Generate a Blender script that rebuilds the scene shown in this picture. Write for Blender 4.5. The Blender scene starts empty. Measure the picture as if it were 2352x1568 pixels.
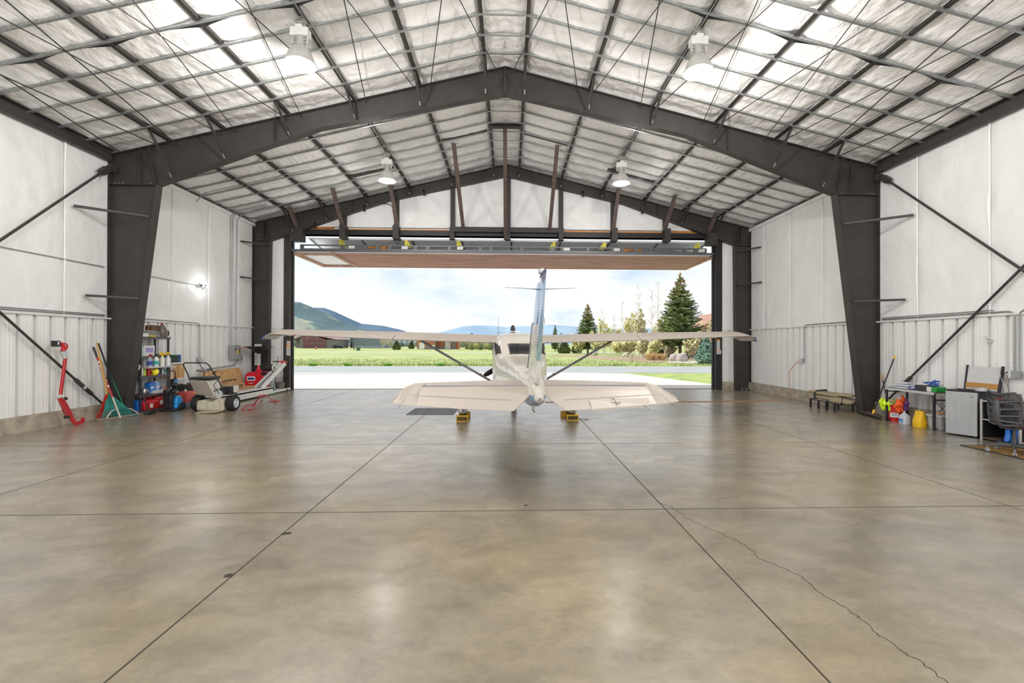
import bpy, bmesh, math, random
from math import sin, cos, pi, radians, sqrt
from mathutils import Vector, Matrix, noise
random.seed(7)
# ------------------------------------------------------------------ camera
F = 1045.0; CX = 1204.35; CY = 785.5; CH = 1.70
th, roll, pitch = .0334, -.0027, .0046
f0 = Vector((sin(th), cos(th), 0)); r0 = Vector((cos(th), -sin(th), 0)); z0 = Vector((0, 0, 1))
fw = cos(pitch)*f0 + sin(pitch)*z0; u0 = cos(pitch)*z0 - sin(pitch)*f0
rt = cos(roll)*r0 - sin(roll)*u0; up = sin(roll)*r0 + cos(roll)*u0
SC = bpy.context.scene
cam = bpy.data.cameras.new('camera'); co = bpy.data.objects.new('camera', cam); SC.collection.objects.link(co)
M = Matrix((rt, up, -fw)).transposed().to_4x4(); M.translation = Vector((0, 0, CH)); co.matrix_world = M
cam.sensor_width = 36; cam.lens = F/2352*36
cam.shift_x = -(CX-1176)/2352; cam.shift_y = (CY-784)/2352
cam.clip_start = .05; cam.clip_end = 20000
SC.camera = co
vs = SC.view_settings; vs.view_transform = 'Standard'; vs.look = 'None'; vs.gamma = 1; vs.exposure = 0.10
try: vs.use_curve_mapping = False
except Exception: pass
# ------------------------------------------------------------------ sky
W = bpy.data.worlds.new('sky'); SC.world = W; W.use_nodes = True
nt = W.node_tree; nt.nodes.clear()
def N(t, typ, **k):
    n = t.nodes.new(typ)
    for a, b in k.items():
        if a.startswith('i_'): n.inputs[a[2:].replace('_', ' ')].default_value = b
        else: setattr(n, a, b)
    return n
tc = N(nt, 'ShaderNodeTexCoord'); sep = N(nt, 'ShaderNodeSeparateXYZ'); nt.links.new(tc.outputs['Generated'], sep.inputs[0])
mp = N(nt, 'ShaderNodeMapping'); mp.inputs['Scale'].default_value = (1, 1, 2.6); nt.links.new(tc.outputs['Generated'], mp.inputs[0])
n1 = N(nt, 'ShaderNodeTexNoise', i_Scale=3.3, i_Detail=7.0, i_Roughness=.56); nt.links.new(mp.outputs[0], n1.inputs['Vector'])
cr = N(nt, 'ShaderNodeValToRGB'); nt.links.new(n1.outputs['Fac'], cr.inputs[0])
e = cr.color_ramp.elements; e[0].position = .30; e[0].color = (.58, .74, .92, 1); e[1].position = .51; e[1].color = (1.0, 1.0, 1.01, 1)
q = e.new(.42); q.color = (.82, .90, .98, 1)
bg = N(nt, 'ShaderNodeBackground', i_Strength=1.0); nt.links.new(cr.outputs[0], bg.inputs[0])
wo = N(nt, 'ShaderNodeOutputWorld'); nt.links.new(bg.outputs[0], wo.inputs[0])
# ------------------------------------------------------------------ sun
sl = bpy.data.lights.new('sun', 'SUN'); sl.energy = 4.3; sl.angle = radians(1.2); sl.color = (1, .96, .88)
so = bpy.data.objects.new('sun', sl); SC.collection.objects.link(so)
so.rotation_euler = Vector((.80, -.10, -.72)).to_track_quat('-Z', 'Y').to_euler()
LAMP_W = 315.0
# added fill light behind the camera, shining in through an added rear opening
dl = bpy.data.lights.new('rear_fill_light', 'AREA'); dl.shape = 'RECTANGLE'; dl.size = 15; dl.size_y = 4.5; dl.energy = 900; dl.color = (.98, .99, 1)
dlo = bpy.data.objects.new('rear_fill_light', dl); SC.collection.objects.link(dlo); dlo.location = (-.1, -7.35, 3.15); dlo.rotation_euler = (radians(122), 0, 0)
# ------------------------------------------------------------------ helpers
def ray(px, py): return fw + (px-CX)/F*rt + (CY-py)/F*up
def atY(px, py, Y):
    r = ray(px, py); return r*(Y/r.y) + Vector((0, 0, CH))
def atX(px, py, X):
    r = ray(px, py); return r*(X/r.x) + Vector((0, 0, CH))
def atZ(px, py, Z=0.0):
    r = ray(px, py); return r*((Z-CH)/r.z) + Vector((0, 0, CH))
XC = -.112; RZ = 8.33; SL = .246
def rz(x, dz=0.0): return RZ + dz - SL*abs(x-XC)
def roof(px, py, dz=0.0):
    r = ray(px, py)
    for sg in (1, -1):
        t = (RZ+dz+SL*sg*XC-CH)/(r.z+SL*sg*r.x)
        if t > 0 and (r.x*t-XC)*sg >= -1e-6: return r*t + Vector((0, 0, CH))
LK = SC.collection.objects.link
def tag(o, label, cat=None, group=None, kind=None):
    if label: o['label'] = label
    if cat: o['category'] = cat
    if group: o['group'] = group
    if kind: o['kind'] = kind
    return o
def thing(name, label, cat, loc=(0, 0, 0), rz_=0.0, group=None):
    o = bpy.data.objects.new(name, None); LK(o); o.location = loc; o.rotation_euler = (0, 0, rz_)
    o.empty_display_size = .05
    return tag(o, label, cat, group)
def wmat(o):
    m = Matrix.LocRotScale(o.location, o.rotation_euler, None)
    return (wmat(o.parent) @ m) if o.parent else m
class MB:
    def __init__(s): s.v = []; s.f = []; s.m = []; s.cur = 0
    def add(s, vs, fs):
        b = len(s.v); s.v += [Vector(v) for v in vs]
        for f in fs: s.f.append([b+i for i in f]); s.m.append(s.cur)
        return s
    def mat(s, i): s.cur = i; return s
    def box(s, c, d, R=None):
        x, y, z = d[0]/2, d[1]/2, d[2]/2; c = Vector(c)
        vs = [Vector((a*x, b*y, e_*z)) for e_ in (-1, 1) for b in (-1, 1) for a in (-1, 1)]
        if R is not None:
            R = R if isinstance(R, Matrix) else Matrix.Rotation(R, 3, 'Z')
            vs = [R @ v for v in vs]
        return s.add([c+v for v in vs], [(0, 2, 3, 1), (4, 5, 7, 6), (0, 1, 5, 4), (2, 6, 7, 3), (0, 4, 6, 2), (1, 3, 7, 5)])
    def bb(s, a, b):   # box from corner to corner
        return s.box([(a[i]+b[i])/2 for i in range(3)], [abs(a[i]-b[i]) for i in range(3)])
    def beam(s, a, b, w, h, upv=(0, 0, 1)):
        a = Vector(a); b = Vector(b); d = (b-a); L = d.length; d.normalize(); u = Vector(upv)
        if abs(d.dot(u)) > .99: u = Vector((0, 1, 0))
        x = d.cross(u).normalized(); y = x.cross(d).normalized()
        R = Matrix((x, d, y)).transposed(); return s.box((a+b)/2, (w, L, h), R)
    def ring(s, c, d, r, n, ref=None):
        d = Vector(d).normalized(); u = Vector(ref) if ref else (Vector((0, 0, 1)) if abs(d.z) < .95 else Vector((1, 0, 0)))
        x = d.cross(u).normalized(); y = x.cross(d)
        b = len(s.v); s.v += [Vector(c)+r*(cos(2*pi*i/n)*x+sin(2*pi*i/n)*y) for i in range(n)]; return b
    def tube(s, pts, r, n=8, cap=True, closed=False):
        pts = [Vector(p) for p in pts]; rs = r if isinstance(r, (list, tuple)) else [r]*len(pts); bs = []
        ref = None
        for i, p in enumerate(pts):
            if closed: d = pts[(i+1) % len(pts)]-pts[i-1]
            else:
                d = (pts[min(i+1, len(pts)-1)]-pts[max(i-1, 0)])
            if d.length < 1e-9: d = Vector((0, 0, 1))
            d.normalize()
            if ref is None: ref = Vector((0, 0, 1)) if abs(d.z) < .9 else Vector((1, 0, 0))
            x = d.cross(ref)
            if x.length < 1e-3: x = d.orthogonal()
            x.normalize(); y = x.cross(d).normalized(); ref = y
            b = len(s.v); s.v += [p+rs[i]*(cos(2*pi*k/n)*x+sin(2*pi*k/n)*y) for k in range(n)]; bs.append(b)
        prs = list(zip(bs, bs[1:])) + ([(bs[-1], bs[0])] if closed else [])
        for a, b in prs:
            for k in range(n): s.f.append([a+k, a+(k+1) % n, b+(k+1) % n, b+k]); s.m.append(s.cur)
        if cap and not closed:
            s.f.append([bs[0]+k for k in range(n)][::-1]); s.m.append(s.cur)
            s.f.append([bs[-1]+k for k in range(n)]); s.m.append(s.cur)
        return s
    def cyl(s, a, b, r, n=16, r2=None): return s.tube([a, b], [r, r if r2 is None else r2], n)
    def lathe(s, prof, c=(0, 0, 0), n=24, R=None, arc=2*pi):
        c = Vector(c); b0 = len(s.v); full = arc > 6.2; m = n if full else n+1
        for r, z in prof:
            for k in range(m):
                v = Vector((r*cos(arc*k/n), r*sin(arc*k/n), z)); s.v.append(c+(R @ v if R else v))
        for i in range(len(prof)-1):
            for k in range(n):
                k2 = (k+1) % m; s.f.append([b0+i*m+k, b0+i*m+k2, b0+(i+1)*m+k2, b0+(i+1)*m+k]); s.m.append(s.cur)
        return s
    def prism(s, poly, h, R=None, c=(0, 0, 0)):  # polygon in xy, extruded along z 0..h
        n = len(poly); c = Vector(c); vs = [Vector((x, y, 0)) for x, y in poly]+[Vector((x, y, h)) for x, y in poly]
        if R: vs = [R @ v for v in vs]
        return s.add([c+v for v in vs], [list(range(n))[::-1], list(range(n, 2*n))]+[(i, (i+1) % n, n+(i+1) % n, n+i) for i in range(n)])
    def loft(s, rings, cap=True, closed=True):
        b = len(s.v); n = len(rings[0])
        for r in rings: s.v += [Vector(v) for v in r]
        for i in range(len(rings)-1):
            for k in range(n if closed else n-1):
                s.f.append([b+i*n+k, b+i*n+(k+1) % n, b+(i+1)*n+(k+1) % n, b+(i+1)*n+k]); s.m.append(s.cur)
        if cap:
            s.f.append([b+k for k in range(n)][::-1]); s.m.append(s.cur); s.f.append([b+(len(rings)-1)*n+k for k in range(n)]); s.m.append(s.cur)
        return s
    def sph(s, c, r, n=12, sc=(1, 1, 1)):
        c = Vector(c); rings = []
        for i in range(n//2+1):
            a = -pi/2+pi*i/(n//2); rr = max(cos(a), .001)
            rings.append([c+Vector((r*sc[0]*rr*cos(2*pi*k/n), r*sc[1]*rr*sin(2*pi*k/n), r*sc[2]*sin(a))) for k in range(n)])
        return s.loft(rings)
    def build(s, name, mat, parent=None, smooth=False, bevel=0, world=False, label=None, sub=0, solid=0):
        me = bpy.data.meshes.new(name); vs = s.v
        if world and parent is not None:
            mi = wmat(parent).inverted(); vs = [mi @ v for v in vs]
        me.from_pydata([tuple(v) for v in vs], [], s.f)
        mats = mat if isinstance(mat, (list, tuple)) else [mat]
        for m_ in mats: me.materials.append(m_)
        for p, i in zip(me.polygons, s.m): p.material_index = min(i, len(mats)-1)
        bm = bmesh.new(); bm.from_mesh(me); bmesh.ops.recalc_face_normals(bm, faces=bm.faces); bm.to_mesh(me); bm.free()
        if smooth:
            for p in me.polygons: p.use_smooth = True
            try: me.set_sharp_from_angle(angle=radians(38))
            except Exception: pass
        o = bpy.data.objects.new(name, me); LK(o)
        if parent is not None: o.parent = parent
        if bevel:
            b = o.modifiers.new('b', 'BEVEL'); b.width = bevel; b.segments = 2; b.limit_method = 'ANGLE'
        if solid:
            b = o.modifiers.new('s', 'SOLIDIFY'); b.thickness = solid
        if sub:
            b = o.modifiers.new('u', 'SUBSURF'); b.levels = sub; b.render_levels = sub
        if label: o['label'] = label
        return o
def B(*boxes):
    m = MB()
    for b in boxes: m.box(*b)
    return m
def copy_tree(o, parent=None):
    c = o.copy(); LK(c)
    if parent is not None: c.parent = parent
    for ch in list(o.children): copy_tree(ch, c)
    return c
# ------------------------------------------------------------------ materials
def mat(name, col, rough=.6, metal=0.0, spec=.5, var=0.0, vscale=6.0, bump=0.0, bscale=20.0, emit=None, es=1.0, coat=0.0, trans=0.0, alpha=1.0, detail=4.0, col2=None, stretch=None, ior=None, rvar=0.0):
    m = bpy.data.materials.new(name); m.use_nodes = True; t = m.node_tree; p = t.nodes['Principled BSDF']
    c = tuple(col)+(1,); p.inputs['Base Color'].default_value = c; p.inputs['Roughness'].default_value = rough
    p.inputs['Metallic'].default_value = metal; p.inputs['Specular IOR Level'].default_value = spec
    if ior: p.inputs['IOR'].default_value = ior
    if coat: p.inputs['Coat Weight'].default_value = coat; p.inputs['Coat Roughness'].default_value = .05
    if trans: p.inputs['Transmission Weight'].default_value = trans
    if alpha < 1: p.inputs['Alpha'].default_value = alpha
    if emit: p.inputs['Emission Color'].default_value = tuple(emit)+(1,); p.inputs['Emission Strength'].default_value = es
    if var or bump or rvar:
        tcn = N(t, 'ShaderNodeTexCoord'); src = tcn.outputs['Object']
        if stretch:
            mm = N(t, 'ShaderNodeMapping'); mm.inputs['Scale'].default_value = stretch; t.links.new(src, mm.inputs[0]); src = mm.outputs[0]
    if var:
        nn = N(t, 'ShaderNodeTexNoise', i_Scale=vscale, i_Detail=detail); t.links.new(src, nn.inputs['Vector'])
        rr = N(t, 'ShaderNodeValToRGB'); t.links.new(nn.outputs['Fac'], rr.inputs[0])
        rr.color_ramp.elements[0].position = .3; rr.color_ramp.elements[1].position = .7
        a = [max(0, x*(1-var)) for x in col]; b = col2 if col2 else [min(1, x*(1+var)) for x in col]
        rr.color_ramp.elements[0].color = tuple(a)+(1,); rr.color_ramp.elements[1].color = tuple(b)+(1,)
        t.links.new(rr.outputs[0], p.inputs['Base Color'])
    if rvar:
        nn = N(t, 'ShaderNodeTexNoise', i_Scale=vscale, i_Detail=6.0); t.links.new(src, nn.inputs['Vector'])
        mr = N(t, 'ShaderNodeMapRange'); mr.inputs[1].default_value = .3; mr.inputs[2].default_value = .7; mr.inputs[3].default_value = rough-rvar; mr.inputs[4].default_value = rough+rvar
        t.links.new(nn.outputs['Fac'], mr.inputs[0]); t.links.new(mr.outputs[0], p.inputs['Roughness'])
    if bump:
        nb = N(t, 'ShaderNodeTexNoise', i_Scale=bscale, i_Detail=5.0); t.links.new(src, nb.inputs['Vector'])
        bp = N(t, 'ShaderNodeBump', i_Strength=1.0, i_Distance=bump); t.links.new(nb.outputs['Fac'], bp.inputs['Height']); t.links.new(bp.outputs[0], p.inputs['Normal'])
    return m
STEEL = mat('primer_brown_steel', (.041, .035, .032), .55, var=.18, vscale=3)
STEELL = mat('grey_brown_steel', (.15, .13, .125), .5, var=.12, vscale=5)
GALV = mat('galvanised_steel', (.40, .42, .42), .38, .75, var=.2, vscale=25)
VINYL = mat('white_vinyl_insulation', (.86, .86, .86), .40, var=.03, vscale=1.3, bump=.035, bscale=3.0, detail=2)
VINYLC = mat('white_vinyl_ceiling', (.89, .88, .87), .34, var=.03, vscale=1.5, bump=.05, bscale=4.5, stretch=(1.5, .8, 1))
PANEL = mat('white_steel_panel', (.82, .82, .81), .35, var=.03, vscale=2)
CONC = mat('concrete_stem', (.40, .35, .28), .85, var=.3, vscale=5, bump=.01, bscale=30)
BLACK = mat('black_plastic', (.02, .02, .022), .45)
BLACKM = mat('black_metal', (.025, .024, .027), .35, .3)
RUBBER = mat('black_rubber', (.022, .021, .020), .8, bump=.004, bscale=60)
WHITEP = mat('white_paint', (.75, .75, .73), .35, var=.05, vscale=8)
RED = mat('red_plastic', (.55, .015, .02), .38)
REDM = mat('red_metal', (.45, .02, .025), .35, .1)
ORANGE = mat('orange', (.85, .14, .02), .5)
YEL = mat('yellow', (.85, .55, .02), .45)
BLUE = mat('blue_plastic', (.02, .17, .62), .35)
GREY = mat('grey_plastic', (.24, .24, .25), .5)
LGREY = mat('light_grey_plastic', (.52, .53, .54), .4)
WOOD = mat('pine_wood', (.52, .32, .15), .65, var=.25, vscale=7, stretch=(1, 1, 8))
CARD = mat('cardboard', (.56, .33, .14), .8, var=.06)
ALU = mat('aluminium', (.62, .60, .57), .33, .85)
CREAM = mat('cream_plastic', (.75, .72, .62), .4)
CLEAR = mat('clear_plastic', (.80, .84, .88), .15, alpha=.38)
GREENP = mat('green_plastic', (.02, .30, .10), .45)
# ================================================================== SETTING
XL = XC-9.19; XR = XC+9.19; Y0 = -7.2; Ym = 10.82; Yf = 16.74; YW = 17.0; ZP = 2.26; ZC = .305
def fbm(x, y, z=0.0): return noise.noise((x, y, z)) + .5*noise.noise((2*x, 2*y, z+5))
# ---- floor (polished, mottled concrete with saw cuts and one crack)
def floor_mat():
    m = bpy.data.materials.new('polished_concrete'); m.use_nodes = True; t = m.node_tree; p = t.nodes['Principled BSDF']
    tcn = N(t, 'ShaderNodeTexCoord'); mp = N(t, 'ShaderNodeMapping'); mp.inputs['Scale'].default_value = (.7, 1.0, 1); t.links.new(tcn.outputs['Object'], mp.inputs[0])
    a = N(t, 'ShaderNodeTexNoise', i_Scale=.42, i_Detail=7.0, i_Roughness=.6, i_Distortion=.25); t.links.new(mp.outputs[0], a.inputs['Vector'])
    b = N(t, 'ShaderNodeTexNoise', i_Scale=2.6, i_Detail=10.0, i_Roughness=.66, i_Distortion=.3); t.links.new(mp.outputs[0], b.inputs['Vector'])
    r1 = N(t, 'ShaderNodeValToRGB'); t.links.new(a.outputs['Fac'], r1.inputs[0])
    e = r1.color_ramp.elements; e[0].position = .33; e[0].color = (.235, .21, .172, 1); e[1].position = .67; e[1].color = (.345, .282, .168, 1)
    q = e.new(.5); q.color = (.28, .237, .168, 1)
    r2 = N(t, 'ShaderNodeValToRGB'); t.links.new(b.outputs['Fac'], r2.inputs[0]); e = r2.color_ramp.elements
    e[0].position = .35; e[0].color = (.78, .78, .785, 1); e[1].position = .65; e[1].color = (1.12, 1.11, 1.09, 1)
    mx = N(t, 'ShaderNodeMix', data_type='RGBA', blend_type='MULTIPLY'); mx.inputs[0].default_value = 1
    t.links.new(r1.outputs[0], mx.inputs[6]); t.links.new(r2.outputs[0], mx.inputs[7])
    g = N(t, 'ShaderNodeTexNoise', i_Scale=16.0, i_Detail=8.0, i_Roughness=.75, i_Distortion=.8); t.links.new(mp.outputs[0], g.inputs['Vector'])
    r3 = N(t, 'ShaderNodeValToRGB'); t.links.new(g.outputs['Fac'], r3.inputs[0]); e = r3.color_ramp.elements
    e[0].position = .32; e[0].color = (.84, .84, .85, 1); e[1].position = .66; e[1].color = (1.12, 1.11, 1.09, 1)
    mx2 = N(t, 'ShaderNodeMix', data_type='RGBA', blend_type='MULTIPLY'); mx2.inputs[0].default_value = 1
    t.links.new(mx.outputs[2], mx2.inputs[6]); t.links.new(r3.outputs[0], mx2.inputs[7])
    t.links.new(mx2.outputs[2], p.inputs['Base Color'])
    mr = N(t, 'ShaderNodeMapRange'); mr.inputs[1].default_value = .36; mr.inputs[2].default_value = .64; mr.inputs[3].default_value = .28; mr.inputs[4].default_value = .48
    t.links.new(b.outputs['Fac'], mr.inputs[0]); t.links.new(mr.outputs[0], p.inputs['Roughness'])
    p.inputs['Specular IOR Level'].default_value = .6; p.inputs['Coat Weight'].default_value = .8; p.inputs['Coat Roughness'].default_value = .23; p.inputs['Coat IOR'].default_value = 1.85
    mr2 = N(t, 'ShaderNodeMapRange'); mr2.inputs[1].default_value = .38; mr2.inputs[2].default_value = .62; mr2.inputs[3].default_value = .35; mr2.inputs[4].default_value = 1.0
    t.links.new(b.outputs['Fac'], mr2.inputs[0]); t.links.new(mr2.outputs[0], p.inputs['Coat Weight'])
    bp = N(t, 'ShaderNodeBump', i_Strength=.25, i_Distance=.004); t.links.new(b.outputs['Fac'], bp.inputs['Height']); t.links.new(bp.outputs[0], p.inputs['Normal'])
    return m
FLOOR = floor_mat(); DARKLINE = mat('dark_floor_line', (.045, .038, .03), .9)  # dark tone of the saw cuts, crack and small floor spots
m = MB(); m.box((XC, (Y0-.2+17.28)/2, -.15), (18.9, 17.28-Y0+.2, .3)); tag(m.build('floor', FLOOR), None, kind='structure')
n_ = [0]
def trim(mb, mt, parent=None, smooth=False, bevel=0):
    n_[0] += 1; o = mb.build('trim_%d' % n_[0], mt, parent, smooth=smooth, bevel=bevel); o['kind'] = 'structure'; return o
for x in (-5.70, -2.02, 1.62, 5.30): trim(B(((x, 8, .0006), (.011, 18.4, .0014))), DARKLINE)
for y, w in ((4.66, .009), (7.78, .006), (1.5, .009)): trim(B(((XC, y, .0007), (18.3, w, .0014))), DARKLINE)
cp = [atZ(*p) for p in ((1505, 1150), (1545, 1165), (1570, 1185), (1600, 1200), (1648, 1222), (1690, 1240), (1730, 1265), (1745, 1282), (1800, 1305), (1835, 1320), (1870, 1350), (1900, 1370), (1950, 1400), (1990, 1430), (2020, 1460), (2090, 1505), (2130, 1530), (2175, 1568), (2260, 1640))]
m = MB(); pts = []
for a, b in zip(cp, cp[1:]):
    for k in range(6):
        v = a.lerp(b, k/6); pts.append(v+Vector((random.uniform(-.012, .012), random.uniform(-.012, .012), 0)))
for a, b in zip(pts, pts[1:]): m.beam((a.x, a.y, .0006), (b.x, b.y, .0006), random.uniform(.003, .006), .0014)
trim(m, DARKLINE)
# ---- side walls : vinyl above, ribbed steel below, concrete stem
def seamw(y, z, seams, sgn):
    d = .018*fbm(y*.8, z*.5, 3*sgn)+.006*fbm(y*4, z*2.2, 9)
    for s_ in seams:
        q = abs(y-s_); d -= .030*math.exp(-(q/.05)**2)*(.6+.6*noise.noise((s_*3, z*.9, 2)))
    for zz in (2.26, 4.0, 6.0): d *= 1-.5*math.exp(-((z-zz)/.2)**2)
    return d
seams = [5.22+1.52*k for k in range(8)]
def side_wall(sgn):
    X = XL if sgn < 0 else XR; side = 'left' if sgn < 0 else 'right'
    m = MB(); ys = [Y0, 0, 3, 6]+[7+(YW-7)*i/190 for i in range(191)]; zs = [ZP+(6.12-ZP)*j/44 for j in range(45)]; ix = {}
    for j, z in enumerate(zs):
        for i, y in enumerate(ys): m.v.append(Vector((X-sgn*(.01+seamw(y, z, seams, sgn)), y, z)))
    w = len(ys)
    for j in range(len(zs)-1):
        for i in range(w-1): m.f.append([j*w+i, j*w+i+1, (j+1)*w+i+1, (j+1)*w+i]); m.m.append(0)
    m.mat(1); per = .3125; y = 8.94-.045-per*9; prof = []
    while y < YW-.02:
        for dy, dd in ((0, 0), (.004, .065), (.070, .065), (.074, 0), (.160, 0), (.166, .006), (.172, 0), (.232, 0), (.238, .006), (.244, 0)): prof.append((y+dy, dd))
        y += per
    prof = [(Y0, 0)]+[(a, b) for a, b in prof if Y0 < a < YW]
    b = len(m.v)
    for z in (ZC, ZP):
        for yy, dd in prof: m.v.append(Vector((X+sgn*(dd+.0), yy, z)))
    n = len(prof)
    for i in range(n-1): m.f.append([b+i, b+i+1, b+n+i+1, b+n+i]); m.m.append(1)
    m.mat(0); m.box((X+sgn*.14, (Y0+YW)/2, 3.1), (.1, YW-Y0, 6.2))
    o = m.build('wall_'+side, [VINYL, PANEL], smooth=False); o['kind'] = 'structure'
    for p in o.data.polygons[:(w-1)*(len(zs)-1)]: p.use_smooth = True
    trim(B(((X, (Y0+YW)/2, ZC/2), (.14, YW-Y0, ZC))), CONC)
    trim(B(((X-sgn*.012, (Y0+YW)/2, ZP+.01), (.05, YW-Y0, .035))), WHITEP)
side_wall(-1); side_wall(1)
for sgn in (-1, 1):                         # folded seam tabs of the insulation sheets
    X = XL if sgn < 0 else XR
    for y in seams:
        if y < 7: continue
        m = MB(); z = ZP+.03; k = 0
        while z < 5.9:
            z2 = z+.12; w1 = .014+.022*max(0, noise.noise((z*1.3, y, sgn)))*2; w2 = .014+.022*max(0, noise.noise((z2*1.3, y, sgn)))*2
            m.add([(X-sgn*.03, y, z), (X-sgn*(.035+w1*.4), y+w1, z), (X-sgn*(.035+w2*.4), y+w2, z2), (X-sgn*.03, y, z2), (X-sgn*.018, y+.004, z), (X-sgn*.018, y+.004, z2)], [(0, 1, 2, 3), (4, 1, 2, 5)]); z = z2
        trim(m, VINYL)
# ---- rear wall (behind the camera) and far gable wall
OX0, OX1, OZ0, OZ1 = -7.6, 7.4, .9, 5.4      # unseen window band, added to the rear wall for the fill light
m = MB(); RX = Matrix.Rotation(pi/2, 3, 'X')
m.prism([(XL-.1, OZ1), (XR+.1, OZ1), (XR+.1, rz(XR)), (XC, RZ+.1), (XL-.1, rz(XL))], .12, RX, (0, Y0, 0)); m.bb((XL-.1, Y0-.12, 0), (OX0, Y0, OZ1)); m.bb((OX1, Y0-.12, 0), (XR+.1, Y0, OZ1)); m.bb((OX0, Y0-.12, 0), (OX1, Y0, OZ0))
o = m.build('wall_back', VINYL); o['kind'] = 'structure'
m = MB()
for k in range(6): x = OX0+(OX1-OX0)*k/5; m.bb((x-.04, Y0-.1, OZ0), (x+.04, Y0-.02, OZ1))
o = m.build('added_window_1', WHITEP); o['kind'] = 'structure'  # bars of the added, unseen window band
DX0, DX1, DZ = -8.03, 7.80, 5.72
m = MB()
def grid_wall(m, x0, x1, zlo, zhi, Y, nx, nz, amp=.02):
    b = len(m.v)
    for j in range(nz+1):
        for i in range(nx+1):
            x = x0+(x1-x0)*i/nx; a = zlo(x); c = zhi(x); z = a+(c-a)*j/nz
            ed = min(1, min(abs(x-q) for q in (-6.06, -4.12, -2.1, -.04, 1.92, 3.87, 5.85, x0, x1))/.25)
            m.v.append(Vector((x, Y-.02-amp*(.8+fbm(x*1.1, z*1.1, 7)*1.2)*ed-.004*fbm(x*5, z*5, 1), z)))
    for j in range(nz):
        for i in range(nx):
            a = b+j*(nx+1)+i; m.f.append([a, a+1, a+nx+2, a+nx+1]); m.m.append(m.cur)
grid_wall(m, XL, -8.2, lambda x: ZP, lambda x: rz(x), YW, 20, 60)
grid_wall(m, 8.0, XR, lambda x: ZP, lambda x: rz(x), YW, 20, 60)
grid_wall(m, -8.2, XC, lambda x: 6.0, lambda x: rz(x), YW, 120, 40, .03)
grid_wall(m, XC, 8.0, lambda x: 6.0, lambda x: rz(x), YW, 120, 40, .03)
nf = len(m.f); m.mat(1)
for x0, x1 in ((XL, -8.2), (8.0, XR)):
    b = len(m.v); x = x0; pr = []
    while x < x1:
        for dx, dd in ((0, 0), (.004, .065), (.070, .065), (.074, 0), (.165, 0), (.172, .006), (.18, 0), (.235, 0), (.242, .006), (.25, 0)): pr.append((min(x+dx, x1), dd))
        x += .3125
    for z in (ZC, ZP):
        for xx, dd in pr: m.v.append(Vector((xx, YW-.01+dd, z)))
    n = len(pr)
    for i in range(n-1): m.f.append([b+i, b+i+1, b+n+i+1, b+n+i]); m.m.append(1)
m.mat(2); m.bb((XL-.05, YW-.03, 0), (-8.2, YW+.2, ZC)); m.bb((8.0, YW-.03, 0), (XR+.05, YW+.2, ZC))
m.mat(0); m.bb((XL-.05, YW+.08, ZC), (-8.2, YW+.22, rz(-8.2)-.02)); m.bb((8.0, YW+.08, ZC), (XR+.05, YW+.22, rz(XR)))
R90 = Matrix.Rotation(pi/2, 3, 'X'); m.prism([(-8.2, 6.0), (8.0, 6.0), (8.0, rz(8.0)), (XC, RZ+.1), (-8.2, rz(-8.2))], .12, R90, (0, YW+.22, 0))
o = m.build('wall_front', [VINYL, PANEL, CONC]); o['kind'] = 'structure'
for p in o.data.polygons[:nf]: p.use_smooth = True
# ---- ceiling : vinyl pillows between purlins and straps
PUR = [XC+s_*d for s_ in (-1, 1) for d in (.47, 2.03, 3.57, 5.10, 6.60, 7.83)]; PUR.sort()
STR = [12.09, 12.70, 13.33, 13.91, 14.52, 15.15, 15.80, 16.35]+[10.17-.602*k for k in range(14)]; STR.sort()
edges = [XL-.05]+PUR+[XR+.05]
def pillow(x, y):
    for a, b in zip(edges, edges[1:]):
        if a <= x <= b:
            u = (x-a)/(b-a); wd = b-a; e = min(u, 1-u)*wd; bul = 1-math.exp(-(e/.13)**1.3)
            break
    else: bul = 1
    st = 1.0; k = 0
    for i in range(len(STR)-1):
        if STR[i] <= y <= STR[i+1]: st = sin(pi*(y-STR[i])/(STR[i+1]-STR[i])); k = i; break
    fr = min(1, min(abs(y-Ym), abs(y-Yf), abs(y-4.9))/.25)
    d = .095-.075*bul+.045*st*bul*(.65+.5*noise.noise((x*.6, k*3.1, 4)))
    d += .022*fbm(x*1.7+y*.6, y*3.2, 11)*bul + .010*noise.noise((x*6, y*9, 2))*bul
    return max(.012, d)+.05*(1-fr)
m = MB(); nx, ny = 330, 330
for j in range(ny+1):
    y = Y0 if j == 0 else 4.0+(YW-4.0)*(j-1)/(ny-1)
    for i in range(nx+1):
        x = XL-.05+(XR-XL+.1)*i/nx; m.v.append(Vector((x, y, rz(x, pillow(x, y)))))
for j in range(ny):
    for i in range(nx): a = j*(nx+1)+i; m.f.append([a, a+1, a+nx+2, a+nx+1]); m.m.append(0)
nf = len(m.f)
m.prism([(XL-.3, rz(XL-.3)+.22), (XC, RZ+.24), (XR+.3, rz(XR+.3)+.22), (XR+.3, rz(XR+.3)+.3), (XC, RZ+.32), (XL-.3, rz(XL-.3)+.3)], 18.6, R90, (0, YW+.25, 0))
o = m.build('ceiling', VINYLC); o['kind'] = 'structure'
for p in o.data.polygons[:nf]: p.use_smooth = True
# ---- door posts and header (trim)
DARKP = mat('black_jamb', (.018, .016, .018), .5, var=.2, vscale=30)
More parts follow.
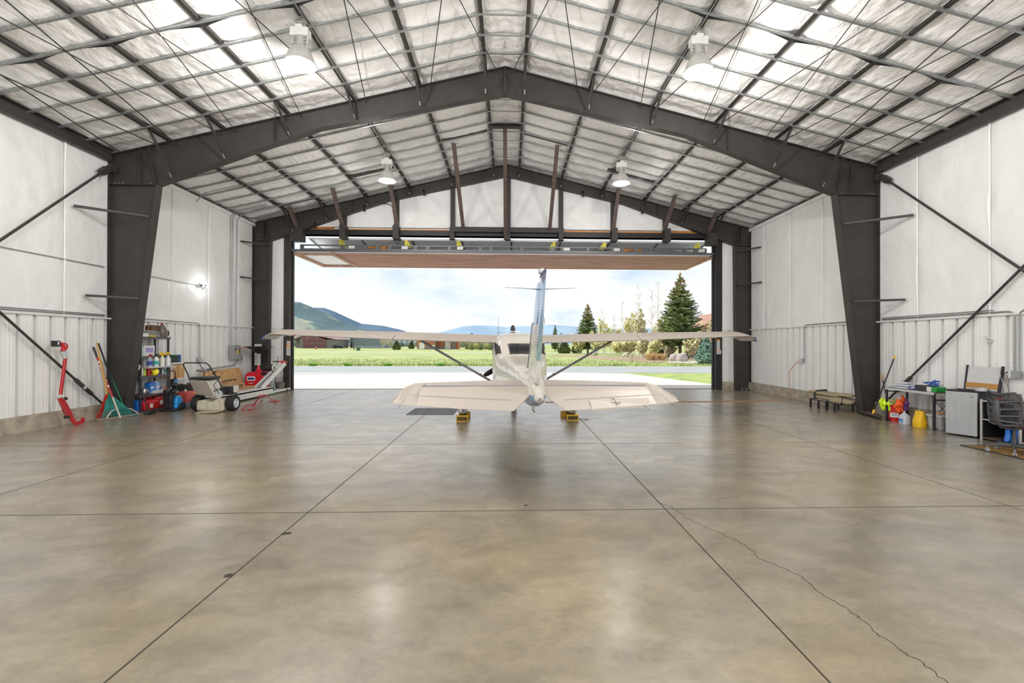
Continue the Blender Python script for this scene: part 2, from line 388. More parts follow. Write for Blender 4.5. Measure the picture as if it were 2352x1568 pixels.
# ================================================================== STEEL FRAME
ordw = ['first', 'second', 'third', 'fourth', 'fifth', 'sixth', 'seventh', 'eighth', 'ninth', 'tenth', 'eleventh', 'twelfth', 'thirteenth', 'fourteenth']
def portal(Y, ak, ab, zk, zbot, kink, label, knee=True):
    """rigid I-section frame: tapered columns, rafters deep at the knee"""
    t = thing('portal_frame', label, 'steel frame', (XC, Y, 0), 0, 'tapered steel roof frames')
    yc = .10; hw = .10
    for s in (-1, 1):
        ob = s*9.175; m = MB(); zt = RZ-SL*9.175
        # web
        web = [(ob, 0), (s*ab, 0), (s*ak, zk), (ob, zk)]
        m.loft([[(x, yc-.006, z) for x, z in web], [(x, yc+.006, z) for x, z in web]])
        m.beam((ob-s*.008, yc, 0), (ob-s*.008, yc, zt-.1), .2, .016, (1, 0, 0)) if 0 else m.bb((ob, yc-hw, 0), (ob-s*.016, yc+hw, zt-.05))
        m.beam((s*ab, yc, 0), (s*ak, yc, zk), .016, .2, (0, 1, 0))
        m.bb((ob, yc-hw-.02, 0), (s*ab, yc+hw+.02, .025))
        m.bb((ob, yc-hw, zk-.02), (s*ak, yc+hw, zk+.0))
        o = m.build('column', STEEL, t)
        for k in range(5):
            xx = ob-s*(.12+k*.09) if k < 3 else s*ak+s*(.06+(k-3)*.09); MB().cyl((xx, yc-.05, zk+.0), (xx, yc-.05, zk+.035), .017, 6).build('bolt', STEELL, o)
        for k in range(2): xx = (ob+s*ab)/2+(-.08+.16*k); MB().cyl((xx, yc-.11, .02), (xx, yc-.11, .09), .014, 6).build('anchor_bolt', GALV, o)
        # rafter
        m = MB(); kx, kz = kink
        top = [(ob, zt), (0, RZ)]; poly = [(ob, zk), (s*ak, zk), (s*kx, kz), (0, zbot), (0, RZ-.01), (ob, zt-.01)]
        m.loft([[(x, yc-.006, z) for x, z in poly], [(x, yc+.006, z) for x, z in poly]])
        m.beam((s*ak, yc, zk), (s*kx, yc, kz), .2, .016); m.beam((s*kx, yc, kz), (0, yc, zbot), .2, .016)
        m.beam((ob, yc, zt-.01), (0, yc, RZ-.01), .2, .016)
        m.bb((0, yc-hw, zbot-.03), (s*.02, yc+hw, RZ))                       # ridge end plate
        for fx in (.0, .47):                                               # web splice / stiffeners
            xx = s*(ak+(9.175-ak)*.35) if fx == 0 else s*(ak*fx+1.6)
            zb = zk+.02 if abs(xx) > ak else (zk+(kz-zk)*(ak-abs(xx))/(ak-kx) if abs(xx) > kx else kz+(zbot-kz)*(kx-abs(xx))/kx)
            m.bb((xx-.006, yc-hw+.01, zb), (xx+.006, yc-.004, RZ-SL*abs(xx)-.02))
        xx = s*ak; m.loft([[(s*(ak+.02), yc-hw+.01, zk), (s*(ak+.035), yc-hw+.01, zk), (s*(ak+.19), yc-hw+.01, RZ-SL*(ak+.19)-.02), (s*(ak+.175), yc-hw+.01, RZ-SL*(ak+.175)-.02)],
                        [(s*(ak+.02), yc-.004, zk), (s*(ak+.035), yc-.004, zk), (s*(ak+.19), yc-.004, RZ-SL*(ak+.19)-.02), (s*(ak+.175), yc-.004, RZ-SL*(ak+.175)-.02)]])
        m.build('rafter', STEEL, t)
        # flange braces to purlins
        for d in (.47, 2.03, 3.57, 5.10, 6.60, 7.83):
            zb = zk+(kz-zk)*(ak-d)/(ak-kx) if d > kx else kz+(zbot-kz)*(kx-d)/kx
            x = s*d; p0 = Vector((x, -.55, RZ-SL*d-.01)); p1 = Vector((x+s*.09, yc-.05 if 1 else 0, zb+.05)) if 0 else Vector((x*.985, -.01, zb+.03))
            m = MB(); m.beam(p0, p1, .05, .006); m.beam(p0+Vector((.024, 0, .0)), p1+Vector((.024, 0, 0)), .006, .05)
            b_ = m.build('flange_brace', STEEL, t)
            dd = (p1-p0).normalized(); MB().beam(p1-dd*.13, p1-dd*.03, .03, .012).build('unpainted_end', ALU, b_)
    return t
fm = portal(Ym, 8.09, 8.76, 5.395, 7.69, (4.38, 6.78), 'large dark brown tapered roof frame nearest the camera')
ff = portal(Yf, 8.56, 8.62, 5.44, 7.91, (4.38, 6.93), 'dark brown tapered roof frame farthest away, against the white gable')
# braces of the columns to the wall girts
def col_brace(fr, Y, a, b):
    m = MB(); m.beam(a, b, .05, .05); m.build('girt_brace', STEEL, fr, world=True)
for fr, a, b in ((fm, (-9.24, 9.95, 4.61), (-8.38, 10.84, 4.64)), (fm, (-9.24, 10.23, 2.74), (-8.60, 10.84, 2.74)), (fm, (9.02, 9.86, 4.61), (8.18, 10.84, 4.66)), (fm, (9.02, 10.07, 2.74), (8.43, 10.84, 2.77)),
                 (ff, (-9.24, 15.97, 5.22), (-8.75, 16.8, 5.27)), (ff, (-9.24, 15.96, 3.99), (-8.75, 16.8, 3.99)), (ff, (9.02, 16.03, 5.21), (8.5, 16.8, 5.2)), (ff, (9.02, 16.0, 3.94), (8.55, 16.8, 3.94))): col_brace(fr, 0, a, b)
# purlins
for i, x in enumerate(PUR):
    s = -1 if x < XC else 1; k = (6-i) if s < 0 else (i-5)
    side = 'left' if s < 0 else 'right'
    t = tag(bpy.data.objects.new('purlin', None), 'long dark brown roof purlin on the %s slope, %s from the ridge' % (side, ordw[k-1]), 'purlin', 'dark purlins running along the roof') if 0 else None
    m = MB(); z = rz(x); y1, y2 = Y0+.05, YW-.03
    m.bb((x-.035, y1, z+.004), (x+.035, y2, z+.010)); m.bb((x+.029, y1, z+.004), (x+.035, y2, z+.078)); m.bb((x-.035, y1, z+.004), (x-.029, y2, z+.03)); m.bb((x+.0, y1, z+.074), (x+.035, y2, z+.079))
    o = m.build('purlin', STEEL); tag(o, 'long dark brown roof purlin on the %s slope, %s from the ridge' % (side, ordw[k-1]), 'purlin', 'dark purlins running along the roof')
# straps
for side_bay, ys in (('front', sorted([y for y in STR if 6.4 < y < 10.7], reverse=True)), ('far', sorted([y for y in STR if y > 11]))):
    for k, y in enumerate(ys):
        m = MB()
        for s in (-1, 1):
            pts = [XC+s*.47, XC+s*9.1]
            a = Vector((pts[0], y, rz(pts[0], -.012))); b = Vector((pts[1], y, rz(pts[1], -.012)))
            m.beam(a, b, .045, .016); m.beam(a+Vector((0, .02, .012)), b+Vector((0, .02, .012)), .006, .03); m.beam(a+Vector((0, -.02, .012)), b+Vector((0, -.02, .012)), .006, .03)
        m.box((XC, y, rz(XC+.47, -.012)), (.96, .045, .016))
        o = m.build('roof_strap', GALV)
        lb = ('galvanised strap across the near roof bay, %s in front of the nearest frame' if side_bay == 'front' else 'galvanised strap across the far roof bay, %s beyond the nearest frame') % ordw[k]
        tag(o, lb, 'strap', 'galvanised straps under the roof insulation')
m = MB(); random.seed(5)
for a, b in zip(edges, edges[1:]):           # open seam between two insulation rolls
    if b < XC-9 or a > XC+9: continue
    n = 10
    for i in range(n):
        x0 = a+(b-a)*i/n; x1 = a+(b-a)*(i+1)/n; e0 = .012+.10*abs(2*i/n-1)**2; e1 = .012+.10*abs(2*(i+1)/n-1)**2
        m.add([(x0, 7.79, rz(x0, .012)), (x1, 7.79, rz(x1, .012)), (x1, 7.80+e1, rz(x1, .012)), (x0, 7.80+e0, rz(x0, .012)), (x0, 7.79, rz(x0, .02)), (x1, 7.79, rz(x1, .02)), (x1, 7.80+e1, rz(x1, .02)), (x0, 7.80+e0, rz(x0, .02))], [(0, 1, 2, 3), (7, 6, 5, 4), (0, 4, 5, 1), (2, 6, 7, 3)])
tag(m.build('insulation_seam', BLACKM), 'dark open seam across the near roof insulation, beside the fifth strap', 'seam')
# eave struts
for s in (-1, 1):
    X = XC+s*9.10; sd = 'left' if s < 0 else 'right'
    m = MB(); m.bb((X-.03, Y0, 5.89), (X+.03, Ym-.02, 6.15)); m.bb((X-s*.07, Y0, 5.885), (X+.03*s, Ym-.02, 5.9)); m.bb((X-s*.1, Y0, 6.13), (X+.03*s, Ym-.02, 6.15))
    tag(m.build('eave_strut', STEEL), 'deep dark brown eave beam along the top of the %s wall, near bay' % sd, 'beam', 'eave beams')
    m = MB(); m.bb((X+s*.02, Ym+.25, 5.95), (X+s*.10, YW-.02, 6.08)); m.mat(1); m.bb((X+s*.0, Ym+.25, 6.06), (X+s*.05, YW-.02, 6.09))
    tag(m.build('eave_strut', [VINYL, STEEL]), 'white wrapped eave strip along the top of the %s wall, far bay' % sd, 'beam', 'eave beams')
# roof rods : pixel pairs read along the roof plane
RODS = [((283, 355), (0, 171)), ((352, 326), (0, 171)), ((399, 328), (12, 0)), ((494, 297), (0, 39)), ((536, 297), (305, 0)), ((655.5, 268), (245, 0)), ((688, 264), (564.5, 0)), ((806.6, 235), (541, 0)), ((837, 230), (790, 0)), ((956, 204), (798, 0)), ((985.6, 198), (1014, 0)), ((1144, 161), (1056, 0)),
        ((1175, 160), (1260, 0)), ((1330, 199.5), (1297.6, 0)), ((1360.6, 212.7), (1522.6, 0)), ((1475, 240.6), (1515, 0)), ((1503.5, 249), (1782, 0)), ((1618.6, 278.7), (1741, 0)), ((1649, 284.6), (2088, 0)), ((1760, 319), (1997, 0)), ((1797.6, 320), (2352, 32)), ((1887, 351), (2281, 0)), ((1926, 356), (2352, 171.5)), ((1989, 379), (2352, 150))]
for i, (a, b) in enumerate(RODS):
    A = roof(*a, -.10); A.y = Ym+.09; A.z = rz(A.x, -.10); Bp = roof(*b, -.10); d = (Bp-A)
    E_ = A+d*((4.9-A.y)/d.y)
    if (E_.x-XC)*(A.x-XC) < 0: E_ = A+d*((XC-A.x)/d.x)*.98
    if abs(E_.x-XC) > 9.05: E_ = A+d*(((9.05 if E_.x > XC else -9.05)+XC-A.x)/d.x)
    E_.z = rz(E_.x, -.10-.004*(i % 2)); m = MB(); m.cyl(A, E_, .0095 if 2 < i < 21 else .012, 6); mm = m.build('bracing_rod', STEEL)
    k = i if i < 12 else 23-i
    tag(mm, 'thin steel rod on the near %s roof slope, %s from the %s wall' % (('left', ordw[k], 'left') if i < 12 else ('right', ordw[k], 'right')), 'rod', 'diagonal roof bracing rods')
# wall cross-bracing rods with clevis plates and turnbuckles
for s in (-1, 1):
    sd = 'left' if s < 0 else 'right'; X = -9.15 if s < 0 else 8.95
    topn = Vector((X, 10.69, 5.71)) if s < 0 else Vector((X, 10.64, 5.76))
    dr = (Vector((0, 8.48-10.69, 3.54-5.71)) if s < 0 else Vector((0, 7.62-10.64, 3.0-5.76))).normalized()
    t = thing('wall_brace_rod', 'thick steel rod sloping down from the top of the near %s column' % sd, 'rod', topn, 0, 'wall cross bracing')
    MB().cyl(topn+dr*.2, topn+dr*7.2, .024, 10).build('rod', STEEL, t, smooth=True, world=True)
    m = MB(); m.beam(topn-dr*.1, topn+dr*.32, .03, .09, (1, 0, 0)); m.beam(topn+dr*.05, topn+dr*.28, .12, .12, (1, 0, 0)); m.box(topn+Vector((0, .07, 0)), (.14, .1, .14)); m.build('end_bracket', STEEL, t, world=True)
    lo = Vector((X, 10.62, .33)) if s < 0 else Vector((X, 10.55, .38)); up_ = Vector((X, 8.49, 2.29)) if s < 0 else Vector((X, 7.62, 3.13)); dr = (up_-lo).normalized()
    X2 = .05*s
    t = thing('wall_brace_rod', 'thick steel rod with turnbuckle rising from the foot of the near %s column' % sd, 'rod', lo, 0, 'wall cross bracing')
    o = MB().cyl(lo+Vector((X2, 0, 0)), up_+dr*4+Vector((X2, 0, 0)), .024, 10).build('rod', STEEL, t, smooth=True, world=True)
    m = MB(); c = lo+dr*.62+Vector((X2, 0, 0)); m.tube([c-dr*.28, c-dr*.24, c+dr*.24, c+dr*.28], [.026, .042, .042, .026], 10); m.mat(1); m.box(c+Vector((-s*.043, 0, 0)), (.006, .1, .06), Matrix.Rotation(0.74, 3, 'X'))
    m.build('turnbuckle', [STEEL, LGREY], t, smooth=True, world=True)
# ================================================================== DOOR END
SIDING = mat('reddish_wood_siding', (.40, .19, .13), .6, var=.4, vscale=2.2, stretch=(.35, 12, 3), col2=(.60, .34, .25))
DOORIN = mat('white_door_liner', (.80, .82, .84), .4, var=.05, vscale=2)
TRUSS = mat('grey_door_truss', (.15, .155, .16), .45, .4)
PLY = mat('orange_plywood', (.62, .26, .07), .7, var=.2, vscale=9)
for x0, x1 in ((-8.26, -8.04), (7.80, 8.05)):
    trim(B(((x0+x1)/2, 17.03, 2.95) and (((x0+x1)/2, 17.05, 2.95), (x1-x0, .22, 5.9))), DARKP if x0 > 0 else STEEL)
trim(B(((-8.02, 17.16, 2.8), (.05, .1, 5.6)), ((7.78, 17.16, 2.8), (.05, .1, 5.6))), DARKP)
trim(B(((-.1, 17.26, .006), (16.0, .06, .012))), DARKP)
# header
m = MB(); m.bb((-8.0, 16.98, 5.70), (7.8, 17.16, 5.91)); m.bb((-8.0, 16.98, 5.70), (7.8, 17.22, 5.72))
tag(m.build('header_beam', DARKP), 'long black steel header beam above the open hangar door', 'beam')
m = MB(); m.bb((-2.2, 16.80, 5.84), (2.02, 16.97, 6.02)); tag(m.build('tie_beam', STEEL), 'brown square tube beam between the middle gable posts above the door header', 'beam')
m = MB(); m.bb((-7.6, 17.0, 5.915), (-2.2, 17.2, 5.945)); m.prism([(-7.55, 5.97), (-6.5, 5.97), (-6.5, 6.16)], .1, R90, (0, 17.1, 0)); tag(m.build('plywood_strip', PLY), 'strip of bare orange plywood above the left half of the door header', 'plywood', 'plywood over the door header')
m = MB(); m.bb((2.05, 17.0, 5.915), (7.3, 17.2, 5.96)); m.prism([(5.6, 5.95), (7.3, 5.95), (7.3, 6.12)], .1, R90, (0, 17.1, 0)); tag(m.build('plywood_strip', PLY), 'strip of bare orange plywood above the right half of the door header', 'plywood', 'plywood over the door header')
pos = [(-6.06, 'first from the left'), (-4.15, 'second from the left'), (-2.1, 'third from the left'), (-.04, 'at the centre'), (1.92, 'third from the right'), (3.87, 'second from the right'), (5.85, 'first from the right')]
for x, w in pos:
    big = abs(x) > 2.2
    ztop = 7.91-(.221)*abs(x-XC)+.02 if abs(x-XC) < 4.4 else 6.93-.33*(abs(x-XC)-4.38)
    t = thing('gable_post', 'dark brown steel post in the white gable over the door, '+w, 'post', (x, 16.93, 5.5), 0, 'gable posts')
    MB().bb((x-.08, 16.86, 5.9), (x+.08, 17.0, ztop)).build('post', STEEL, t, world=True)
    m = MB(); d = .34 if big else .26
    if big: m.bb((x-.09, 16.62, 5.52), (x+.12, 16.98, 6.0))
    else: m.bb((x-.09, 16.78, 5.56), (x+.07, 16.98, 5.84)); m.bb((x-.11, 16.76, 5.55), (x+.09, 16.98, 5.575))
    m.build('hanger_box', STEEL, t, world=True, bevel=.004)
for x, z, w in ((-7.75, 5.6, 'left'), (7.52, 5.6, 'right')):
    m = MB(); m.bb((x-.12, 16.7, 5.42), (x+.25, 17.0, 5.88)); tag(m.build('corner_bracket', STEEL), 'dark steel bracket in the upper %s corner of the door opening' % w, 'bracket', 'door corner brackets')
# sloping struts from purlin beams to the header
ST = [((1042, 330), (-1.70, 16.9, 5.89), 'third from the left'), ((1160, 293), (-.15, 16.88, 5.58), 'in the centre, reaching the ridge'), ((1280, 335), (1.49, 16.9, 5.89), 'third from the right'), ((897, 425), (-4.1, 16.75, 5.98), 'passing behind the left far lamp'), ((764, 433), (-6.08, 16.75, 5.98), 'second from the left'),
      ((664, 475), (-7.72, 16.9, 5.84), 'first from the left'), ((1421, 432), (3.86, 16.75, 5.98), 'passing behind the right far lamp'), ((1551, 448), (5.78, 16.75, 5.98), 'second from the right'), ((1646, 487), (7.45, 16.9, 5.84), 'first from the right')]
STRUT = mat('worn_brown_strut', (.12, .085, .075), .5, var=.25, vscale=6)
for p, b, w in ST:
    a = roof(*p, -.06); a.z = rz(a.x, -.05); b = Vector(b)
    t = thing('header_strut', 'sloping brown steel strut from roof to door header, '+w, 'strut', b, 0, 'struts bracing the door header')
    MB().beam(a, b, .12, .10).build('strut', STRUT, t, world=True)
    MB().box(a+Vector((.02, -.02, -.01)), (.2, .03, .03)).build('bolt_plate', GALV, t, world=True)
for a, b, w in (((1015, 322), (1118, 300), 'left of the ridge'), ((1122, 291), (1200, 291), 'across the ridge'), ((1204, 303), (1305, 332), 'right of the ridge'), ((803, 403), (905, 385), 'beside the left far lamp'), ((706, 444), (768, 428), 'on the left slope beside the lowest strut but one') if 0 else ((640, 474), (722, 450), 'at the left eave'), ((1395, 390), (1505, 415), 'beside the right far lamp'), ((1590, 458), (1665, 488), 'at the right eave')):
    A = roof(*a, .05); Bv = roof(*b, .05); Bv.y = A.y = (A.y+Bv.y)/2; A.z = rz(A.x, .07); Bv.z = rz(Bv.x, .07)
    m = MB(); m.beam(A, Bv, .16, .10); tag(m.build('spreader_beam', STEEL), 'short dark cross beam between roof purlins '+w, 'beam', 'short cross beams in the far roof bay')
# the bifold door, folded up
t = thing('bifold_hangar_door', 'bifold hangar door folded open overhead, reddish wood siding facing down', 'door', (0, 17.1, 5.1))
m = MB(); nb = 16
for k in range(nb):
    y0 = 17.12+k*2.68/nb; y1 = y0+2.68/nb-.03; z = 5.075-.055*k/nb
    m.bb((-6.45, y0, z-.028+.004*(k % 2)), (7.74, y1, z))
m.bb((-6.45, 17.12, 5.068), (7.7, 19.8, 5.075))
m.build('wood_siding', SIDING, t, world=True)
m = MB()
for a, b in (((-8.02, 17.12), (-8.0+.12, 19.8)), ((-6.62, 17.12), (-6.46, 19.8)), ((7.66, 17.12), (7.80, 19.8))): m.bb((a[0], a[1], 4.99), (b[0], b[1], 5.09))
m.bb((-8.02, 19.68, 4.985), (7.80, 19.82, 5.07)); m.bb((-8.0, 17.12, 4.99), (-6.5, 17.22, 5.07))
m.build('wood_trim', WOOD if 0 else mat('weathered_wood_trim', (.42, .26, .17), .65, var=.2, vscale=5), t, world=True)
m = MB(); m.bb((-8.0, 17.12, 5.075), (7.78, 19.8, 5.14)); m.build('lower_leaf', DOORIN, t, world=True)
m = MB(); A = Vector((0, 17.24, 5.66)); Bv = Vector((0, 19.85, 5.2)); m.loft([[(x, A.y, A.z), (x, A.y, A.z-.06), (x, Bv.y, Bv.z-.06), (x, Bv.y, Bv.z)] for x in (-7.5, 7.6)])
ul = m.build('upper_leaf', DOORIN, t, world=True)
m = MB()
for k in range(9): x = -7.4+k*1.87; m.beam((x, 17.24, 5.585), (x, 19.85, 5.125), .05, .03)
m.beam((-7.5, 18.5, 5.36), (7.6, 18.5, 5.36), .05, .04); m.build('leaf_frame', TRUSS, ul, world=True)
m = MB(); m.bb((-7.72, 17.04, 5.32), (7.47, 17.10, 5.365)); m.bb((-7.72, 17.04, 5.19), (7.47, 17.10, 5.22)); m.bb((-8.03, 17.02, 5.115), (7.78, 17.12, 5.185))
xs = [-7.7+.0]; x = -7.72
for x in (-7.72, -6.25, -5.85, -5.4, -4.95, -4.5, -4.0, -3.55, -3.1, -2.3, -1.15, -.75, .4, 1.55, 1.95, 2.9, 3.85, 4.2, 4.7, 5.3, 6.1, 6.6, 7.0, 7.38): m.bb((x, 17.035, 5.2), (x+.12, 17.10, 5.35))
m.build('bottom_truss', TRUSS, t, world=True)
for k, (px, fl) in enumerate(((783, 1), (933, 0), (1052, 0), (1273, 0), (1389, 0), (1603, 1))):
    p = atY(px, 551, 17.3); m = MB(); m.prism([(-.05, 0), (.05, 0), (.05, .26), (-.05, .26)], .03, R90, (p.x, p.y, 5.34)); m.prism([(.05, 0), (.22 if k < 3 else .05, 0), (.05, .26)] if k < 3 else [(-.05, 0), (-.22, 0), (-.05, .26)], .03, R90, (p.x, p.y+.05, 5.34))
    m.build('lift_strap', mat('yellow_strap', (.80, .72, .06), .5) if k == 0 else bpy.data.materials['yellow_strap'], t, world=True)
for px in (863, 1455):
    p = atY(px, 561, 18.0); s_ = 1 if px < 1000 else -1; m = MB(); m.bb((p.x-.3, 17.9, 5.42), (p.x+.3, 17.93, 5.60)); m.mat(1); m.bb((p.x-.22, 17.89, 5.45), (p.x+.22, 17.9, 5.56)); m.mat(0); m.bb((p.x+.3*s_, 17.7, 5.36), (p.x+.5*s_, 18.0, 5.46)); m.build('orange_panel', [mat('orange_board', (.72, .27, .03), .6), PLY], t, world=True)
m = MB()
for x in (-5.95, -4.0, -1.95, 2.05, 3.95, 7.2): m.bb((x, 17.03, 5.225), (x+.22, 17.045, 5.33))
m.build('warning_sticker', WHITEP, t, world=True)
# gable cable
pts = [atY(*p, 16.82) for p in ((862, 462), (875, 467), (892, 468), (903, 475), (908, 500), (903, 530), (904, 552), (912, 560), (922, 550))]
tag(MB().tube(pts, .012, 6).build('power_cable', BLACKM, smooth=True), 'black cable hanging over the left side of the gable wall to the door', 'cable')
for (px, py), w in (((836, 476), 'second post from the left'), ((973, 440), 'third post from the left'), ((1338, 443), 'third post from the right'), ((1473, 482), 'second post from the right'), ((723, 515), 'upper left corner of the door')):
    p = atY(px, py, 16.8); m = MB(); m.tube([p+Vector((0, .1, .04)), p+Vector((.0, 0, .05)), p+Vector((.02, -.03, -.03))], .035, 8); m.bb(p+Vector((-.01, -.04, -.16)), p+Vector((.06, -.02, -.02)))
    tag(m.build('cable_clamp', BLACKM), 'small dark clamp under the gable rafter near the '+w, 'clamp', 'clamps on the gable wall')
# signs on jambs and columns
def sign(name, x0, y0, x1, y1, Y, label, cols, group=None, X=None):
    a = atY(x0, y0, Y) if X is None else atX(x0, y0, X); b = atY(x1, y1, Y) if X is None else atX(x1, y1, X)
    m = MB(); m.bb((a.x, Y, b.z), (b.x, Y-.006, a.z)); h = a.z-b.z; w = b.x-a.x
    m.mat(1); m.bb((a.x, Y-.0062, a.z-.16*h), (b.x, Y-.008, a.z))
    m.mat(2); random.seed(int(x0))
    for k in range(5):
        z = a.z-h*(.27+.14*k); xx = a.x+.1*w
        while xx < b.x-.12*w:
            l_ = random.uniform(.08, .22)*w; m.bb((xx, Y-.0062, z), (min(xx+l_, b.x-.06*w), Y-.0075, z-.05*h)); xx += l_+.06*w
    return tag(m.build(name, cols), label, 'sign', group)
INK = mat('dark_ink', (.05, .05, .06), .6); ORG = mat('orange_print', (.85, .28, .05), .5)
SG = [WHITEP, ORG, INK]
sign('warning_sign', 659, 782, 667, 793, 16.938, 'small white sign with orange header, upper of two on the left door jamb', SG)
sign('warning_sign', 658, 793, 667, 816, 16.938, 'taller white sign with orange header, lower of two on the left door jamb', SG)
sign('warning_sign', 1646, 779, 1653.5, 803, 16.938, 'narrow white sign with orange header, upper on the right door jamb', SG)
sign('warning_sign', 1646, 803, 1656, 813, 16.938, 'small square sign with orange header, lower on the right door jamb', SG)
sign('column_sign', 585, 790, 601, 799, Yf-.05, 'wide white sign with dark lettering on the far left column, above the black funnel', [WHITEP, WHITEP, REDM])
sign('column_sign', 585, 810, 592, 838, Yf-.05, 'tall narrow poster on the far left column, left of the funnel pole', [WHITEP, WHITEP, INK])
sign('column_sign', 594, 810, 599, 838, Yf-.05, 'tall narrow poster on the far left column, right of the funnel pole', [WHITEP, WHITEP, INK])
for px, py, w in ((667, 766, 'left'), (1640, 771, 'right')):
    p = atY(px, py, 16.9); m = MB(); m.box(p, (.2, .06, .16)); m.mat(1); m.box(p+Vector((.14 if w == 'left' else -.14, 0, 0)), (.10, .07, .17)); m.mat(2); m.box(p+Vector((-.02, -.033, 0)), (.08, .004, .05))
    tag(m.build('control_box', [WHITEP, REDM, INK]), 'small white and red switch box on the %s door jamb below the wing tip' % w, 'switch box', 'switch boxes on the jambs')
# ================================================================== LAMPS
def shade_mat():
    m = bpy.data.materials.new('ribbed_refractor'); m.use_nodes = True; t = m.node_tree; p = t.nodes['Principled BSDF']
    p.inputs['Base Color'].default_value = (.62, .61, .58, 1); p.inputs['Roughness'].default_value = .3; p.inputs['Metallic'].default_value = .5; p.inputs['Alpha'].default_value = .93
    return m
SHADE = shade_mat(); GLOW = mat('lamp_lens', (1, 1, 1), .4, emit=(1, .98, .93), es=2.6)
HOUS = mat('lamp_housing', (.50, .49, .47), .45)
def lamp(loc, label, k=1.0):
    x, y, zr = loc; ztop = rz(x, -.0)
    t = thing('high_bay_lamp', label, 'ceiling lamp', (x, y, zr), 0, 'high bay lamps')
    prof = [(.255, 0), (.25, .012), (.243, .03), (.22, .12), (.185, .20), (.135, .27), (.085, .31), (.07, .33)]
    m = MB(); m.lathe(prof, n=32); s = m.build('refractor_shade', SHADE, t, smooth=True)
    m = MB(); m.lathe([(.262, -.008), (.268, .004), (.262, .016), (.25, .012), (.25, -.004)], n=32); m.build('rim', HOUS, t, smooth=True)
    m = MB(); m.lathe([(.001, -.018), (.12, -.015), (.2, -.006), (.248, .004)], n=32); m.build('lens', GLOW, t, smooth=True)
    m = MB(); m.cyl((0, 0, .32), (0, 0, .47), .07, 16); [m.tube([(.078*cos(a), .078*sin(a), .33+.03*k) for a in [2*pi*i/16 for i in range(16)]], .005, 4, closed=True) for k in range(5)]
    for sx in (-1, 1): m.bb((sx*.13-.012, -.02, .36), (sx*.13+.012, .02, .5)); m.bb((sx*.07, -.015, .38), (sx*.13, .015, .395)); m.bb((sx*.07, -.015, .43), (sx*.13, .015, .445))
    m.build('socket', HOUS, t, smooth=True)
    m = MB(); m.bb((-.155, -.085, .47), (.155, .085, .62)); m.bb((-.06, -.1, .47), (.06, .1, .66)); m.build('ballast_housing', WHITEP, t, bevel=.012)
    h = ztop-zr; m = MB(); m.cyl((0, 0, .62), (0, 0, h-.14), .012, 8); m.build('stem', GALV, t)
    m = MB(); m.box((0, 0, h-.09), (.15, .13, .06)); m.cyl((0, 0, h-.15), (0, 0, h-.12), .05, 12); m.box((0, 0, h-.03), (.06, .06, .07)); m.build('mounting_box', ALU, t, bevel=.004)
    l = bpy.data.lights.new('lamp_light', 'POINT'); l.energy = LAMP_W*k; l.color = (1, .965, .92); l.shadow_soft_size = .12
    lo = bpy.data.objects.new('lamp_light', l); LK(lo); lo.parent = t; lo.location = (0, 0, -.17)
lamp(tuple(atY(690, 148, 8.12)), 'high bay lamp hanging from the left roof slope, near the camera')
lamp(tuple(atY(1604, 166, 8.12)), 'high bay lamp hanging from the right roof slope, near the camera')
lamp(tuple(atY(889, 415, 13.72)), 'smaller looking far high bay lamp on the left, above the aeroplane wing', .18)
lamp(tuple(atY(1427, 421, 13.72)), 'smaller looking far high bay lamp on the right, above the aeroplane wing', .18)
lamp((-3.57, 2.4, 6.6), 'unseen high bay lamp added overhead on the left to brighten the hangar')  # lamp pair added out of view to brighten walls and ceiling
lamp((3.33, 2.4, 6.6), 'unseen high bay lamp added overhead on the right to brighten the hangar')
# ================================================================== CONDUITS
def conduit(pts, label, r=.013, mt=None, name='conduit', group='metal conduits'):
    pts = [Vector(p) for p in pts]; q = [pts[0]]
    for a, b, c in zip(pts, pts[1:], pts[2:]):
        d1 = min(.12, (b-a).length*.45); d2 = min(.12, (c-b).length*.45); A = b+(a-b).normalized()*d1; C = b+(c-b).normalized()*d2
        for k in range(5): u = k/4; q.append((1-u)**2*A+2*u*(1-u)*b+u*u*C)
    q.append(pts[-1]); return tag(MB().tube(q, r, 8).build(name, mt or GALV, smooth=True), label, 'conduit', group)
XW = XL+.035
wl = lambda px, py: atX(px, py, XW)
XWr = XR-.035
wr = lambda px, py: atX(px, py, XWr)
a = wl(459, 752); bx = wl(456, 825)
conduit([(XW, 7.5, 2.32), (XW, 10.75, 2.32)], 'thin metal conduit along the top of the ribbed panels, near left wall', .011)
conduit([(XW, 7.5, 2.36), (XW, 10.75, 2.35)], 'second thin conduit just above it on the near left wall', .009)
conduit([(XW, 11.1, 2.33), (XW, a.y, 2.30), (XW, a.y, bx.z)], 'metal conduit along the far left wall bending down to a socket box')
o1 = wl(531, 797)
for px, w, zb in ((528.5, 'leftmost', o1.z), (533.5, 'middle', o1.z), (544, 'rightmost', wl(544, 810).z)):
    y = wl(px, 700).y; conduit([(XW, y, zb), (XW, y, 5.95), (XL+.25, y, rz(XL+.3, -.03)), (XL+1.2, y, rz(XL+1.2, -.03))], 'vertical metal conduit on the far left wall, %s of three' % w, .016)
lw = wl(466, 850); rw = wl(541, 838)
conduit([(XW, bx.y, bx.z-.06), (XW, lw.y, lw.z+.02), (XW, rw.y, rw.z), (XW, rw.y, wl(541, 820).z)], 'metal conduit running above the particle board on the far left wall')
c1 = [roof(*p, -.02) for p in ((448, 447), (700, 400), (885, 350))]
conduit([(XL+.1, c1[0].y, 5.85), (XL+.3, c1[0].y, rz(XL+.3, -.03))]+[(p.x, c1[0].y+.5*k/2, rz(p.x, -.03)) for k, p in enumerate(c1[1:])], 'thin conduit crossing the far left roof slope to the lamp')
